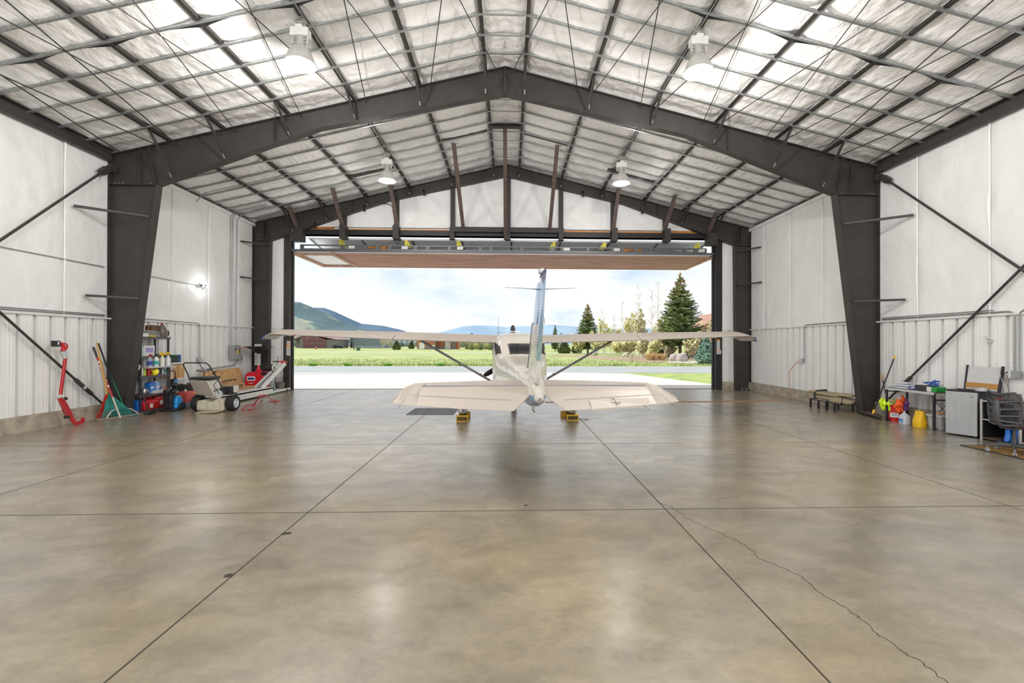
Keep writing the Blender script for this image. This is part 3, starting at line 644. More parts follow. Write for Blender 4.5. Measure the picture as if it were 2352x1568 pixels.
for s, x in ((-1, -3.57), (1, 3.33)):
    w = 'left' if s < 0 else 'right'; x2 = x-.06 if s < 0 else x+.1
    conduit([(x2+.02, 6.0, rz(x2, -.03)), (x2, 8.0, rz(x2, -.03)), (x2, 13.7, rz(x2, -.03))], 'metal conduit along the roof purlin linking the two %s lamps' % w, .012)
conduit([wl(0, 566), wl(240, 613)], 'thin cable conduit sloping across the near left wall', .010) if 0 else conduit([(XW, 7.9, wl(0, 566).z), (XW, wl(240, 613).y, wl(240, 613).z)], 'thin conduit across the upper near left wall', .010)
conduit([(XW, 11.2, wl(455, 655).z), (XW, wl(455, 655).y, wl(455, 655).z)], 'thin conduit leading to the flood light on the far left wall', .009)
e1 = wr(2330, 745)
conduit([(XWr, 10.75, 2.32), (XWr, e1.y, 2.32), (XWr, e1.y, wr(2330, 853).z)], 'metal conduit along the near right wall bending down to the socket box', .015)
e2 = wr(2342, 745); conduit([(XWr, 6.9, 2.33), (XWr, e2.y, 2.33), (XWr, e2.y, wr(2342, 853).z)], 'metal conduit rising from the right wall socket box towards the camera', .015)
conduit([(XWr, 10.75, 2.36), (XWr, 8.2, 2.36)], 'thin conduit above the ribbed panels, near right wall', .009)
e3 = wr(1847, 757); conduit([(XWr, 11.0, 2.33), (XWr, e3.y, 2.31), (XWr, e3.y, wr(1847, 824).z)], 'metal conduit on the far right wall bending down to the socket with an orange cord', .016)
# boxes on the walls
def sock(X, y, z, s, label, w=.1, plate=True):
    t = thing('socket_box', label, 'socket', (X, y, z), 0, 'wall sockets')
    B(((-s*.0, 0, 0), (.06, w, .13))).build('box', GALV, t, bevel=.003)
    B(((-s*.033, .09, 0), (.012, .085, .13))).build('cover_plate', WHITEP, t, bevel=.002)
    m = MB(); m.box((-s*.041, .09, .03), (.006, .035, .03)); m.box((-s*.041, .09, -.03), (.006, .035, .03)); m.build('outlet', GREY, t)
    return t
sock(XW+.02, bx.y, bx.z, -1, 'grey socket box with white cover beside the particle board, far left wall')
p = wr(1845, 828); sock(XWr-.02, p.y, p.z, 1, 'grey socket box on the far right wall with the orange cord plugged in')
p = wr(2334, 860); SB = sock(XWr-.02, p.y, p.z, 1, 'socket box with two plugged cords above the desk, near right wall', .2)
p = wr(2273, 780); t = thing('wall_hook', 'small metal hook fixture on the near right wall above the whiteboard', 'hook', p); m = MB(); m.box((0, 0, -.02), (.04, .07, .05)); m.tube([(0, 0, 0), (-.05, 0, .02), (-.07, .02, .05), (-.03, .03, .06)], .012, 6); m.build('bracket', ALU, t)
# disconnect box
p = wl(534, 809); t = thing('disconnect_box', 'grey electrical disconnect box with red lever on the far left wall', 'electrical box', (XW+.08, p.y, p.z))
B(((0, 0, 0), (.16, .42, .48))).build('enclosure', mat('grey_enclosure', (.30, .31, .31), .4), t, bevel=.006)
B(((.083, .02, .02), (.006, .09, .12))).build('yellow_label', YEL, t); m = MB(); m.beam((.05, .24, .12), (.16, .32, .2), .03, .03); m.build('lever', REDM, t)
m = MB(); m.box((.083, -.1, .1), (.004, .06, .08)); m.box((.083, .12, .05), (.004, .04, .16)); m.build('printed_label', INK, t)
p = wl(548, 822); t = thing('small_switch_box', 'small grey switch box right of the disconnect box', 'electrical box', (XW+.05, p.y, p.z)); B(((0, 0, 0), (.1, .14, .26))).build('box', mat('pale_grey_box', (.5, .51, .5), .4), t, bevel=.005); B(((.052, 0, .0), (.005, .09, .16))).build('switch_face', GREY, t)
# flood light
p = wl(461, 655); t = thing('flood_light', 'small lit twin flood light on the far left wall', 'wall lamp', p)
m = MB(); m.cyl((-.02, 0, 0), (.03, 0, 0), .07, 16); m.build('base', WHITEP, t)
for d in (-.06, .06):
    m = MB(); m.cyl((.03, d*.4, 0), (.12, d, -.03), .03, 12, .045); h = m.build('lamp_head', BLACKM, t)
    m = MB(); m.sph((.122, d, -.031), .03, 10); m.build('bulb', mat('flood_bulb', (1, 1, 1), .4, emit=(1, 1, 1), es=25) if d < 0 else bpy.data.materials['flood_bulb'], h)
l = bpy.data.lights.new('flood_glow', 'POINT'); l.energy = 6; l.shadow_soft_size = .06; lo = bpy.data.objects.new('flood_glow', l); LK(lo); lo.parent = t; lo.location = (.22, 0, 0)
# ================================================================== AEROPLANE (x right, y forward, z up; origin between the main wheels)
PL = thing('light_aeroplane', 'white and blue high wing light aeroplane parked in the hangar doorway, tail towards the camera', 'aeroplane', (.19, 10.38, 0), radians(1.9))
PW = mat('glossy_white_aircraft_paint', (.60, .56, .50), .28, coat=.35, var=.02, vscale=3)
PWING = mat('white_wing_paint', (.50, .44, .385), .38, var=.03, vscale=2)
PB = mat('metallic_blue_paint', (.12, .27, .45), .22, .35, coat=.6, var=.1, vscale=6)
PDB = mat('dark_blue_paint', (.02, .05, .20), .25, coat=.5)
PCH = mat('polished_bare_metal', (.80, .82, .84), .13, .95)
GLS = mat('dark_cabin_glass', (.03, .03, .032), .06, spec=.8, coat=.5)
# sections: y, half width, ztop, zbot, exponent
FS = [(2.42, .30, 1.52, 1.02, 2.2), (2.3, .42, 1.62, .86, 2.6), (1.7, .50, 1.66, .68, 3), (1.1, .55, 1.70, .60, 3.2), (.85, .56, 1.76, .58, 3.4), (.35, .57, 1.93, .57, 4), (-.3, .57, 1.95, .58, 4), (-.75, .56, 1.90, .60, 4), (-1.05, .54, 1.74, .62, 3.6),
      (-1.5, .50, 1.47, .66, 3.2), (-2.1, .41, 1.41, .72, 2.8), (-2.8, .31, 1.38, .79, 2.5), (-3.6, .23, 1.34, .84, 2.3), (-4.3, .165, 1.29, .87, 2.1), (-4.75, .11, 1.22, .93, 2), (-5.02, .045, 1.12, 1.0, 2)]
def fsec(y):
    for a, b in zip(FS, FS[1:]):
        if b[0] <= y <= a[0]:
            u = (a[0]-y)/(a[0]-b[0]); u2 = u*u*(3-2*u)*.5+u*.5
            return [p+(q-p)*u2 for p, q in zip(a, b)]
    return list(FS[0] if y > FS[0][0] else FS[-1])
def fpt(y, ang, off=0.0):
    _, w, zt, zb, e = fsec(y); c = cos(ang); s = sin(ang); p = 2/e
    x = (w+off)*math.copysign(abs(c)**p, c); z = (zt+zb)/2+((zt-zb)/2+off)*math.copysign(abs(s)**p, s); return Vector((x, y, z))
NA = 40
ys = [2.42-(2.42+5.02)*i/74 for i in range(75)]
m = MB(); m.loft([[fpt(y, 2*pi*k/NA) for k in range(NA)] for y in ys])
def zone(f, mb):
    c = sum((mb.v[i] for i in f), Vector())/len(f)
    zl = .66+(-c.y)*.086
    return 1 if c.z < zl and c.y < -.2 else 0
m.m = [zone(f, m) for f in m.f]
fus = m.build('fuselage', [PW, PB], PL, smooth=True)
def fpatch(name, y0, y1, a0, a1, mt, off=.004, ny=10, na=10, yf=None):
    m = MB(); b = 0
    for i in range(ny+1):
        for j in range(na+1):
            v = j/na; ya, yb = (y0, y1) if yf is None else yf(v); y = ya+(yb-ya)*i/ny
            m.v.append(fpt(y, a0+(a1-a0)*v, off))
    for i in range(ny):
        for j in range(na): a = i*(na+1)+j; m.f.append([a, a+1, a+na+2, a+na+1]); m.m.append(0)
    return m.build(name, mt, fus, smooth=True, solid=.004)
fpatch('rear_window', -1.12, -1.42, radians(76), radians(104), GLS)
fpatch('rear_window_seal', -1.10, -1.44, radians(74), radians(106), GREY, .002)
for s in (0, 1):
    f = (lambda v: (-.62-.45*v, -1.16-.16*v))
    a0, a1 = (radians(24), radians(52)) if s == 0 else (radians(156), radians(128))
    fpatch('rear_side_window', -.4, -1.2, a0, a1, GLS, .004, yf=f)
    a0, a1 = (radians(6), radians(30)) if s == 0 else (radians(174), radians(150))
    fpatch('door_window', .45, -.28, a0, a1, GLS)
fpatch('windshield', .86, .40, radians(25), radians(155), GLS)
for s in (0, 1):   # blue stripe along the sides
    a0, a1 = (radians(-30), radians(-20)) if s == 0 else (radians(210), radians(200))
    fpatch('side_stripe', 2.0, -4.4, a0, a1, PDB, .003, 40, 3)
m = MB(); m.lathe([(.001, -.06), (.03, -.05), (.05, 0), (.06, .06)], (0, -5.06, 1.06), 16, Matrix.Rotation(-pi/2, 3, 'X')); m.build('tail_cone', PW, PL, smooth=True)
m = MB(); m.sph((0, -5.1, 1.06), .028, 10); m.build('tail_light', mat('light_lens', (.25, .25, .22), .15), PL)
m = MB(); m.tube([(-.03, -4.4, .93), (-.03, -4.42, .84), (0, -4.5, .82)], .008, 6); m.tube([(0, -4.3, .92), (0, -4.3, .80)], .010, 6); m.build('tie_down_ring', ALU, PL)
# ---- wings
def foil(c, yl, zl, th_, n=9, x=0, camb=.02, inc=.05):
    up_, lo = [], []
    for i in range(n+1):
        u = (1-cos(pi*i/n))/2; t = 5*th_*(.2969*sqrt(u)-.126*u-.3516*u*u+.2843*u**3-.1036*u**4)
        yc_ = yl-c*u; zc = zl-inc*c*u+camb*4*u*(1-u)*c; up_.append(Vector((x, yc_, zc+t*c))); lo.append(Vector((x, yc_, zc-t*c)))
    return up_+lo[::-1][1:-1]
def wing_sec(ax):
    if ax < 2.6: c, yl = 1.63, .80
    else: u = (ax-2.6)/2.7; c, yl = 1.63-.53*u, .80-.10*u
    return c, yl, 1.80+ax*.030
UF = .74
for s, sd in ((-1, 'left'), (1, 'right')):
    secs = [0.0, .5, 1.0, 1.8, 2.6, 3.2, 4.0, 4.8, 5.25]
    rings = []
    for ax in secs:
        c, yl, zl = wing_sec(ax); f = foil(c, yl, zl, .12, 10, s*ax)
        n = 10; cut = yl-c*(UF if .5 < ax+.01 else 1.0)
        g = []
        for v in f:
            v = v.copy()
            if v.y < cut and ax > .55:
                # clamp to hinge line
                fr = (yl-v.y)/c; v.z = v.z if fr < UF else v.z+(.05*(fr-UF)*c); v.y = cut-(.02*(cut-v.y))
            g.append(v)
        rings.append(g)
    tip = []
    for k, (dx, sc, dz) in enumerate(((.10, .97, -.02), (.20, .86, -.06), (.27, .66, -.11))):
        c, yl, zl = wing_sec(5.25); tip.append([Vector((s*(5.25+dx), yl-c*.45+(v.y-(yl-c*.45))*sc, zl-.045+(v.z-(zl-.045))*(1-.3*k)+dz)) for v in foil(c, yl, zl, .12, 10, 0)])
    m = MB(); m.loft(rings); wg = m.build('wing', PWING, PL, smooth=True)
    m = MB(); c, yl, zl = wing_sec(5.25); m.loft([foil(c, yl, zl, .12, 10, s*5.25)]+tip); m.build('wing_tip', [PW], wg, smooth=True)
    m = MB(); c, yl, zl = wing_sec(5.25); bot = tip[-1]; m.tube([v+Vector((s*.004, 0, 0)) for v in tip[-2][2:10]], .022, 6); m.tube([v+Vector((s*.006, 0, 0)) for v in tip[-1][1:11]], .026, 6); m.build('blue_tip_edge', PDB, wg, smooth=True)
    for nm, x0, x1 in (('flap', .62, 2.62), ('aileron', 2.64, 5.2)):
        m = MB(); rings = []; n = int((x1-x0)/.045); 
        for i in range(n+1):
            ax = x0+(x1-x0)*i/n; c, yl, zl = wing_sec(ax); rg = .009 if i % 2 and 0 < i < n else 0
            droop = .0
            def P(u, side):
                t = 5*.12*(.2969*sqrt(u)-.126*u-.3516*u*u+.2843*u**3-.1036*u**4)*c; zc = zl-.05*c*u+.02*4*u*(1-u)*c
                return Vector((s*ax, yl-c*u, zc+side*(t-(rg if .80 < u < .99 else 0))))
            us = (UF+.012, .80, .86, .93, .99, 1.0)
            rings.append([P(u, 1) for u in us]+[P(u, -1) for u in us[::-1]])
        m.loft(rings); m.build(nm, PWING, wg)
    m = MB()
    for ax in (3.0, 4.0, 4.9):
        c, yl, zl = wing_sec(ax); z = zl-.05*c; m.cyl((s*ax, yl-c, z), (s*(ax+.0), yl-c-.14, z-.01), .003, 4)
    m.build('static_wick', BLACKM, wg)
    # lift strut
    a = Vector((s*.50, .05, .80)); b = Vector((s*2.22, -.02, 1.80)); d = (b-a).normalized(); sd_ = Vector((0, 1, 0)); n_v = d.cross(sd_).normalized()
    m = MB(); m.loft([[q+sd_*(.075*w_*cos(2*pi*k/12))+n_v*(.026*w_*sin(2*pi*k/12)) for k in range(12)] for q, w_ in ((a, 1), (a+d*.3, 1), (b-d*.2, 1), (b, .8))]); m.build('lift_strut', mat('grey_strut_paint', (.30, .30, .31), .35) if s < 0 else bpy.data.materials['grey_strut_paint'], PL, smooth=True)
    m = MB(); q = a+d*.42; m.box(q+Vector((0, -.07, .02)), (.12, .05, .02)); m.build('entry_step', GREY, PL)
    # main gear
    X = s*1.23
    m = MB(); m.loft([[Vector((s*x, y+dy, z+dz)) for dy, dz in ((-w, -t), (w, -t), (w, t), (-w, t))] for x, y, z, w, t in ((.35, .0, .66, .09, .02), (.7, .0, .55, .07, .018), (1.1, .0, .30, .05, .015), (1.18, 0, .22, .05, .015))]); g = m.build('gear_leg', PW, PL, smooth=True)
    m = MB(); m.lathe([(.10, -.07), (.17, -.075), (.205, -.05), (.212, 0), (.205, .05), (.17, .075), (.10, .07)], (X, 0, .212), 24, Matrix.Rotation(pi/2, 3, 'Y')); tr = m.build('tyre', RUBBER, PL, smooth=True)
    m = MB(); m.lathe([(.001, -.06), (.09, -.055), (.11, -.03), (.11, .03), (.09, .055), (.001, .06)], (X, 0, .212), 16, Matrix.Rotation(pi/2, 3, 'Y')); m.build('wheel_hub', ALU, tr, smooth=True)
    m = MB(); rings = []
    for y, w, zt, zb in ((.46, .01, .30, .28), (.42, .06, .36, .22), (.3, .11, .43, .15), (.1, .13, .46, .13), (-.1, .128, .46, .13), (-.3, .10, .42, .16), (-.48, .06, .36, .20), (-.62, .012, .31, .26)):
        rings.append([Vector((X+w*math.copysign(abs(cos(a_))**.8, cos(a_)), y, (zt+zb)/2+(zt-zb)/2*math.copysign(abs(sin(a_))**.8, sin(a_)))) for a_ in [2*pi*k/20 for k in range(20)]])
    m.loft(rings)
    m.m = [1 if (sum((m.v[i].x for i in f))/len(f)-X)*s < -.02 and sum((m.v[i].z for i in f))/len(f) > .27 else 0 for f in m.f]
    m.build('wheel_fairing', [PW, PDB], PL, smooth=True)
# nose gear, spinner, propeller
m = MB(); m.cyl((0, 1.75, .7), (0, 1.75, .25), .045, 12); m.build('nose_strut', ALU, PL, smooth=True)
m = MB(); m.lathe([(.10, -.06), (.16, -.065), (.185, 0), (.16, .065), (.10, .06)], (0, 1.8, .186), 24, Matrix.Rotation(pi/2, 3, 'Y')); m.cyl((-.055, 1.8, .186), (.055, 1.8, .186), .11, 16); m.build('nose_wheel', RUBBER, PL, smooth=True)
m = MB(); m.lathe([(.001, .30), (.06, .26), (.13, .14), (.155, 0), (.155, -.06)], (0, 2.45, 1.28), 20, Matrix.Rotation(-pi/2, 3, 'X')); sp = m.build('spinner', PW, PL, smooth=True)
for k in range(3):
    an = radians(90+120*k); d = Vector((cos(an), 0, sin(an))); tv = Vector((-sin(an), 0, cos(an))); rings = []
    for r, w, tw in ((.12, .05, .8), (.3, .075, .6), (.55, .085, .4), (.8, .075, .28), (.92, .055, .22), (.96, .02, .2)):
        ch = (tv*cos(tw)+Vector((0, 1, 0))*sin(tw)); nn = ch.cross(d).normalized(); c = Vector((0, 2.52, 1.28))+d*r
        rings.append([c+ch*(w*cos(a_))+nn*(.012*sin(a_)) for a_ in [2*pi*i/10 for i in range(10)]])
    MB().loft(rings).build('propeller_blade', mat('black_propeller', (.02, .018, .018), .35) if k == 0 else bpy.data.materials['black_propeller'], PL, smooth=True)
# ---- fin and rudder
def finsec(z, y0, y1, t, x0):
    n = 8; o = []
    for i in range(n+1): u = (1-cos(pi*i/n))/2; w = t*(2.6*sqrt(u)*(1-u)*.5+.25*(1-u)*min(1, u*6)); o.append((y0+(y1-y0)*u, w))
    return [Vector((x0+w, y, z)) for y, w in o]+[Vector((x0-w, y, z)) for y, w in o[::-1][1:-1]]
lean = lambda z: .035*(z-1.3)
m = MB(); m.loft([finsec(z, a, b, t, lean(z)) for z, a, b, t in ((1.20, -3.55, -4.62, .085), (1.45, -3.85, -4.70, .078), (1.95, -4.18, -4.86, .066), (2.42, -4.50, -5.02, .055), (2.46, -4.52, -5.03, .05))])
m.m = [0 if sum(m.v[i].z for i in f)/len(f) < 1.9 else 1 for f in m.f]; fin = m.build('vertical_fin', [PW, PB], PL, smooth=True)
m = MB(); rings = [finsec(z, a, b, t, lean(z)) for z, a, b, t in ((1.22, -4.62, -4.92, .05), (1.5, -4.72, -5.03, .047), (1.95, -4.88, -5.19, .042), (2.40, -5.03, -5.33, .036), (2.44, -4.75, -5.34, .040), (2.53, -4.83, -5.33, .030))]
m.loft(rings); m.m = [0 if sum(m.v[i].z for i in f)/len(f) < 1.72 else 1 for f in m.f]; rd = m.build('rudder', [PW, PB], PL, smooth=True)
MB().loft([finsec(z, a, b, t, lean(z)) for z, a, b, t in ((2.505, -4.80, -5.35, .048), (2.545, -4.82, -5.35, .040))]).build('blue_fin_cap', PDB, rd, smooth=True)
m = MB(); m.loft([[Vector((x+lean(z_)+sg*.0, y, z_)) for x, y, z_ in ((-.085, -3.9-.0, 1.5), (-.087, -4.3, 1.5), (-.075, -4.55, 1.85), (-.072, -4.45, 1.85))] for sg in (0, .003)]) if 0 else m.bb((-.02, -2.6, 1.385), (.02, -3.5, 1.36)); m.build('dorsal_strip', PW, PL)
m = MB()
pr = [(1.36, -3.72), (1.55, -3.9), (1.8, -4.1), (1.97, -4.25)]
m.tube([Vector((lean(z)-.055, y-.12, z)) for z, y in pr]+[Vector((lean(2.02), -4.3, 2.02))], .007, 6); m.tube([Vector((lean(z)+.055, y-.12, z)) for z, y in pr]+[Vector((lean(2.02), -4.3, 2.02))], .007, 6); m.build('dark_swoosh_stripe', mat('grey_stripe_paint', (.24, .24, .26), .3), fin, smooth=True)
m = MB(); m.lathe([(.045, 0), (.045, .02), (.035, .05), (.001, .065)], (lean(2.55)-.01, -4.98, 2.545), 14); m.build('beacon', mat('beacon_lens', (.55, .55, .56), .15, .4), PL, smooth=True)
m = MB(); c = Vector((lean(2.38), -4.72, 2.385))
for s in (-1, 1): m.tube([c+Vector((s*.03, 0, 0)), c+Vector((s*.12, -.02, .004)), c+Vector((s*.44, -.10, .008))], [.009, .005, .003], 6)
m.cyl(c+Vector((-.045, 0, 0)), c+Vector((.045, 0, 0)), .012, 8); m.build('whisker_antenna', mat('antenna_grey', (.25, .3, .33), .4), PL)
m = MB()
for k in range(24): z = 1.55+.035*k; m.sph((lean(z)-.034, -4.73-.33*(z-1.5), z), .006, 6); m.sph((lean(z)+.034, -4.73-.33*(z-1.5), z), .006, 6)
m.build('rivet_row', PDB, rd)
m = MB(); m.tube([(lean(2.0), -5.19, 2.02), (lean(2.0)+.012, -5.22, 1.99), (lean(2.0)+.012, -5.22, 1.93)], .003, 5); m.build('static_wick', BLACKM, rd)
# ---- stabiliser and elevators
for s in (-1, 1):
    def fs(x, y0, y1, z0, z1, t, n=6):
        o = []
        for i in range(n+1): u = i/n; w = t*(1.9*sqrt(max(u, .0))*(1-u)+.25*(1-u)*min(1, u*8)); o.append((y0+(y1-y0)*u, z0+(z1-z0)*u, w))
        return [Vector((s*x, y, z+w)) for y, z, w in o]+[Vector((s*x, y, z-w)) for y, z, w in o[::-1][1:-1]]
    m = MB(); m.loft([fs(.06, -3.78, -4.56, 1.155, 1.155, .05), fs(.8, -3.90, -4.56, 1.15, 1.15, .045), fs(1.43, -4.02, -4.56, 1.14, 1.14, .04)]); st = m.build('stabiliser', PWING, PL, smooth=True)
    # elevator, drooped; the outer horn reaches forward
    m = MB(); E_ = []
    for x, y0, z0, y1, z1 in ((.10, -4.575, 1.15, -4.78, 1.06), (.30, -4.575, 1.15, -5.10, .93), (.9, -4.575, 1.145, -5.02, .945), (1.44, -4.575, 1.14, -4.94, .975), (1.45, -4.10, 1.155, -4.94, .975), (1.60, -4.13, 1.15, -4.92, .985), (1.68, -4.35, 1.12, -4.91, .995), (1.74, -4.80, 1.03, -4.89, 1.0)):
        a = Vector((s*x, y0, z0)); b = Vector((s*x, y1, z1)); hz = a.lerp(b, .25)
        E_.append([a+Vector((0, 0, .018)), hz+Vector((0, 0, .020 if x != 1.45 else .022)), b+Vector((0, 0, .004)), b-Vector((0, 0, .004)), hz-Vector((0, 0, .02)), a-Vector((0, 0, .018))])
    m.loft(E_); el = m.build('elevator', PWING, PL)
    m = MB(); m.beam((s*.30, -4.97, .968), (s*1.62, -4.80, 1.02), .004, .02) if 0 else None
    m = MB(); m.beam((s*.32, -4.90, 1.03), (s*1.6, -4.74, 1.078), .006, .002); m.bb((s*.12, -4.574, 1.160), (s*1.43, -4.560, 1.178)); m.beam((s*1.60, -4.2, 1.152), (s*1.62, -4.9, .998), .004, .004); m.build('seam_line', GREY, el)
    if s > 0:
        m = MB(); m.loft([[Vector((x, y0, z0+.024)), Vector((x, y1, z1+.010)), Vector((x, y1, z1-.012)), Vector((x, y0, z0-.02))] for x, y0, z0, y1, z1 in ((.62, -4.93, 1.01, -5.07, .93), (1.36, -4.88, 1.02, -4.955, .963))]); m.build('trim_tab', PWING, el)
        m = MB(); m.tube([(.90, -4.88, 1.04), (.93, -4.93, 1.035), (.95, -5.0, .99)], .010, 6); m.box((.94, -4.94, 1.015), (.12, .04, .012)); m.build('trim_actuator', ALU, el)
    else:
        m = MB(); random.seed(3)
        for k in range(7): x, y = random.uniform(1.5, 1.64), random.uniform(-4.34, -4.2); m.box((s*x, y, 1.155-(-4.13-y)*.19*1+.0), (.05, .02, .003), random.uniform(-1, 1))
        m.build('worn_paint_patch', mat('bare_chip', (.85, .85, .85), .3), el)
    m = MB()
    for x, y, z in ((1.62, -4.90, .99), (1.28, -4.96, .965)): m.cyl((s*x, y, z), (s*(x+.02), y-.16, z-.035), .0028, 4)
    m.build('static_wick', BLACKM, el)
# cabin-top antennas
m = MB(); m.cyl((-.44, -.2, 1.93), (-.44, -.26, 2.33), .008, 6, .004); m.cyl((-.44, -.2, 1.93), (-.44, -.2, 1.97), .02, 8); m.build('whip_antenna', mat('antenna_blue_grey', (.30, .38, .42), .4), PL)
m = MB(); m.box((-.05, .1, 1.99), (.24, .03, .012)); m.cyl((-.13, .1, 1.92), (-.13, .1, 2.02), .006, 6); m.cyl((-.05, .1, 1.92), (-.05, .1, 2.02), .006, 6); m.build('fuel_vent', ALU, PL)
for s in (-1, 1):
    m = MB(); ax = 1.05; c, yl, zl = wing_sec(ax); m.lathe([(.03, 0), (.03, .008), (.015, .012), (.001, .012)], (s*ax, yl-.5, zl+.108), 12); m.bb((s*ax-.015, yl-.505, zl+.11), (s*ax+.015, yl-.495, zl+.13)); m.build('fuel_cap', BLACKM, PL)
# chocks
CHK = mat('yellow_chock', (.72, .42, .02), .6)
def chock(loc, rz_, label):
    t = thing('wheel_chock', label, 'wheel chock', loc, rz_, 'yellow wheel chocks')
    m = MB(); m.prism([(-.075, 0), (.075, 0), (.045, .12), (-.02, .135)], .26, Matrix.Rotation(pi/2, 3, 'Z') @ Matrix.Rotation(pi/2, 3, 'X'), (-.13, 0, 0)); m.build('block', CHK, t, bevel=.006)
    m = MB(); m.bb((-.11, -.078, .02), (.11, -.06, .10)); m.build('rubber_face', mat('worn_black_print', (.09, .06, .02), .8) if 'worn_black_print' not in bpy.data.materials else bpy.data.materials['worn_black_print'], t)
for s, sd in ((-1, 'left'), (1, 'right')):
    wp = Matrix.Rotation(radians(1.9), 3, 'Z') @ Vector((s*1.23, 0, 0))+Vector((.19, 10.38, 0))
    chock((wp.x+.01, wp.y-.24, 0), 0, 'yellow wheel chock behind the %s main wheel of the aeroplane, facing the camera' % sd)
    chock((wp.x-.03-.04*s, wp.y+.27, 0), pi, 'yellow wheel chock in front of the %s main wheel, half hidden behind it' % sd)
wp = Vector((1.42, 10.2, 0))
m = MB(); m.tube([wp+Vector(v) for v in ((.13, -.02, .06), (.22, -.06, .02), (.33, -.03, .01), (.38, .05, .01), (.30, .12, .01), (.18, .08, .01), (.1, .2, .01))], .006, 6); tag(m.build('chock_rope', mat('grey_rope', (.25, .24, .22), .8), smooth=True), 'thin rope looped beside the yellow chock at the right wheel', 'rope')
# ================================================================== OUTDOORS
APR = mat('pale_concrete_apron', (.60, .58, .565), .85, var=.05, vscale=.5); ASPH = mat('grey_asphalt', (.32, .345, .36), .9, var=.08, vscale=.6)
GRASS = mat('spring_grass', (.30, .38, .12), .9, var=.25, vscale=.22, col2=(.42, .47, .20), detail=10); GRASS2 = mat('fresh_grass', (.26, .38, .09), .9, var=.25, vscale=1.2, col2=(.38, .46, .15), detail=10)
def ground(name, poly, z, mt):
    m = MB(); m.prism(poly, .06, None, (0, 0, z-.06)); o = m.build(name, mt); return tag(o, None, kind='structure')
ground('ground', [(-1500, 17.3), (1500, 17.3), (3000, 3000), (-3000, 3000)], -.09, GRASS)
ground('apron', [(-16, 17.28), (8.9, 17.28), (8.84, 19.35), (6.9, 26.7), (4.0, 27.6), (-30, 27.6), (-30, 17.28)], -.012, APR)
ground('side_apron', [(8.9, 17.28), (30, 17.28), (30, 19.5), (8.84, 19.35)], -.02, APR)
ground('ground_lawn', [(8.84, 19.3), (30, 19.4), (30, 27.6), (4.0, 27.6), (6.7, 26.7)], -.03, GRASS2)
ground('asphalt_patch', [(-30, 27.6), (-7.0, 27.6), (-6.2, 26.9), (-30, 19.6)], -.008, mat('light_asphalt', (.42, .42, .425), .9, var=.06, vscale=.6))
ground('road', [(-300, 27.5), (300, 27.5), (300, 34.3), (-300, 36.5)], -.02, ASPH)
ground('path_strip', [(-300, 104), (60, 92), (60, 94.5), (-300, 107.5)], -.05, mat('pale_path', (.62, .64, .62), .9))
ground('mulch_bed', [(13, 46), (19, 40.5), (60, 36), (80, 70), (40, 90), (26, 76), (15, 62), (8, 78), (7, 74)], -.035, mat('bark_mulch', (.34, .25, .19), .95, var=.3, vscale=.8))
ground('gravel_bed', [(15.2, 44), (19.5, 40.2), (26, 39.5), (24, 46), (17, 47)], -.02, mat('pale_gravel', (.62, .58, .55), .95, var=.25, vscale=5))
random.seed(11)
# grass blades : one uncountable sward along the verge
m = MB()
for k in range(9000):
    x = random.uniform(-24, 22); y = 36.6+random.random()**2*16; h = random.uniform(.05, .16)*(1.3 if y < 37.6 else .7); a = random.uniform(0, pi); w = .03
    m.add([(x-w*cos(a), y-w*sin(a), -.05), (x+w*cos(a), y+w*sin(a), -.05), (x+random.uniform(-.08, .08), y, h)], [(0, 1, 2)])
GB = mat('grass_blades', (.24, .34, .09), .8, var=.3, vscale=.4, col2=(.44, .50, .20))
tag(m.build('grass', GB), 'long spring grass along the far side of the road', 'grass', kind='stuff')
def tuft(x, y, r, n, h, mt, name, label, cat, group=None):
    m = MB()
    for k in range(n):
        a = random.uniform(0, 2*pi); rr = r*sqrt(random.random())*.5; b = Vector((x+rr*cos(a), y+rr*sin(a), -.05)); t_ = b+Vector((cos(a)*r*random.uniform(.1, .9), sin(a)*r*random.uniform(.1, .9), h*random.uniform(.6, 1)))
        p = Vector((-sin(a), cos(a), 0))*.02; m.add([b-p, b+p, t_], [(0, 1, 2)])
    return tag(m.build(name, mt), label, cat, group)
WT = [('left of the aeroplane near the left jamb', 712), ('below the left wing flap', 792), ('left of the tail, beside the road edge', 885), ('just left of the cabin', 1010), ('between strut and cabin', 1060)]
for w, px in WT:
    p = atZ(px, 839.5); tuft(p.x, p.y+.6, .5, 160, .30, mat('dark_tuft', (.16, .38, .04), .8) if 'dark_tuft' not in bpy.data.materials else bpy.data.materials['dark_tuft'], 'grass_tuft', 'darker green weed tuft at the road verge, '+w, 'weeds', 'weed tufts on the verge')
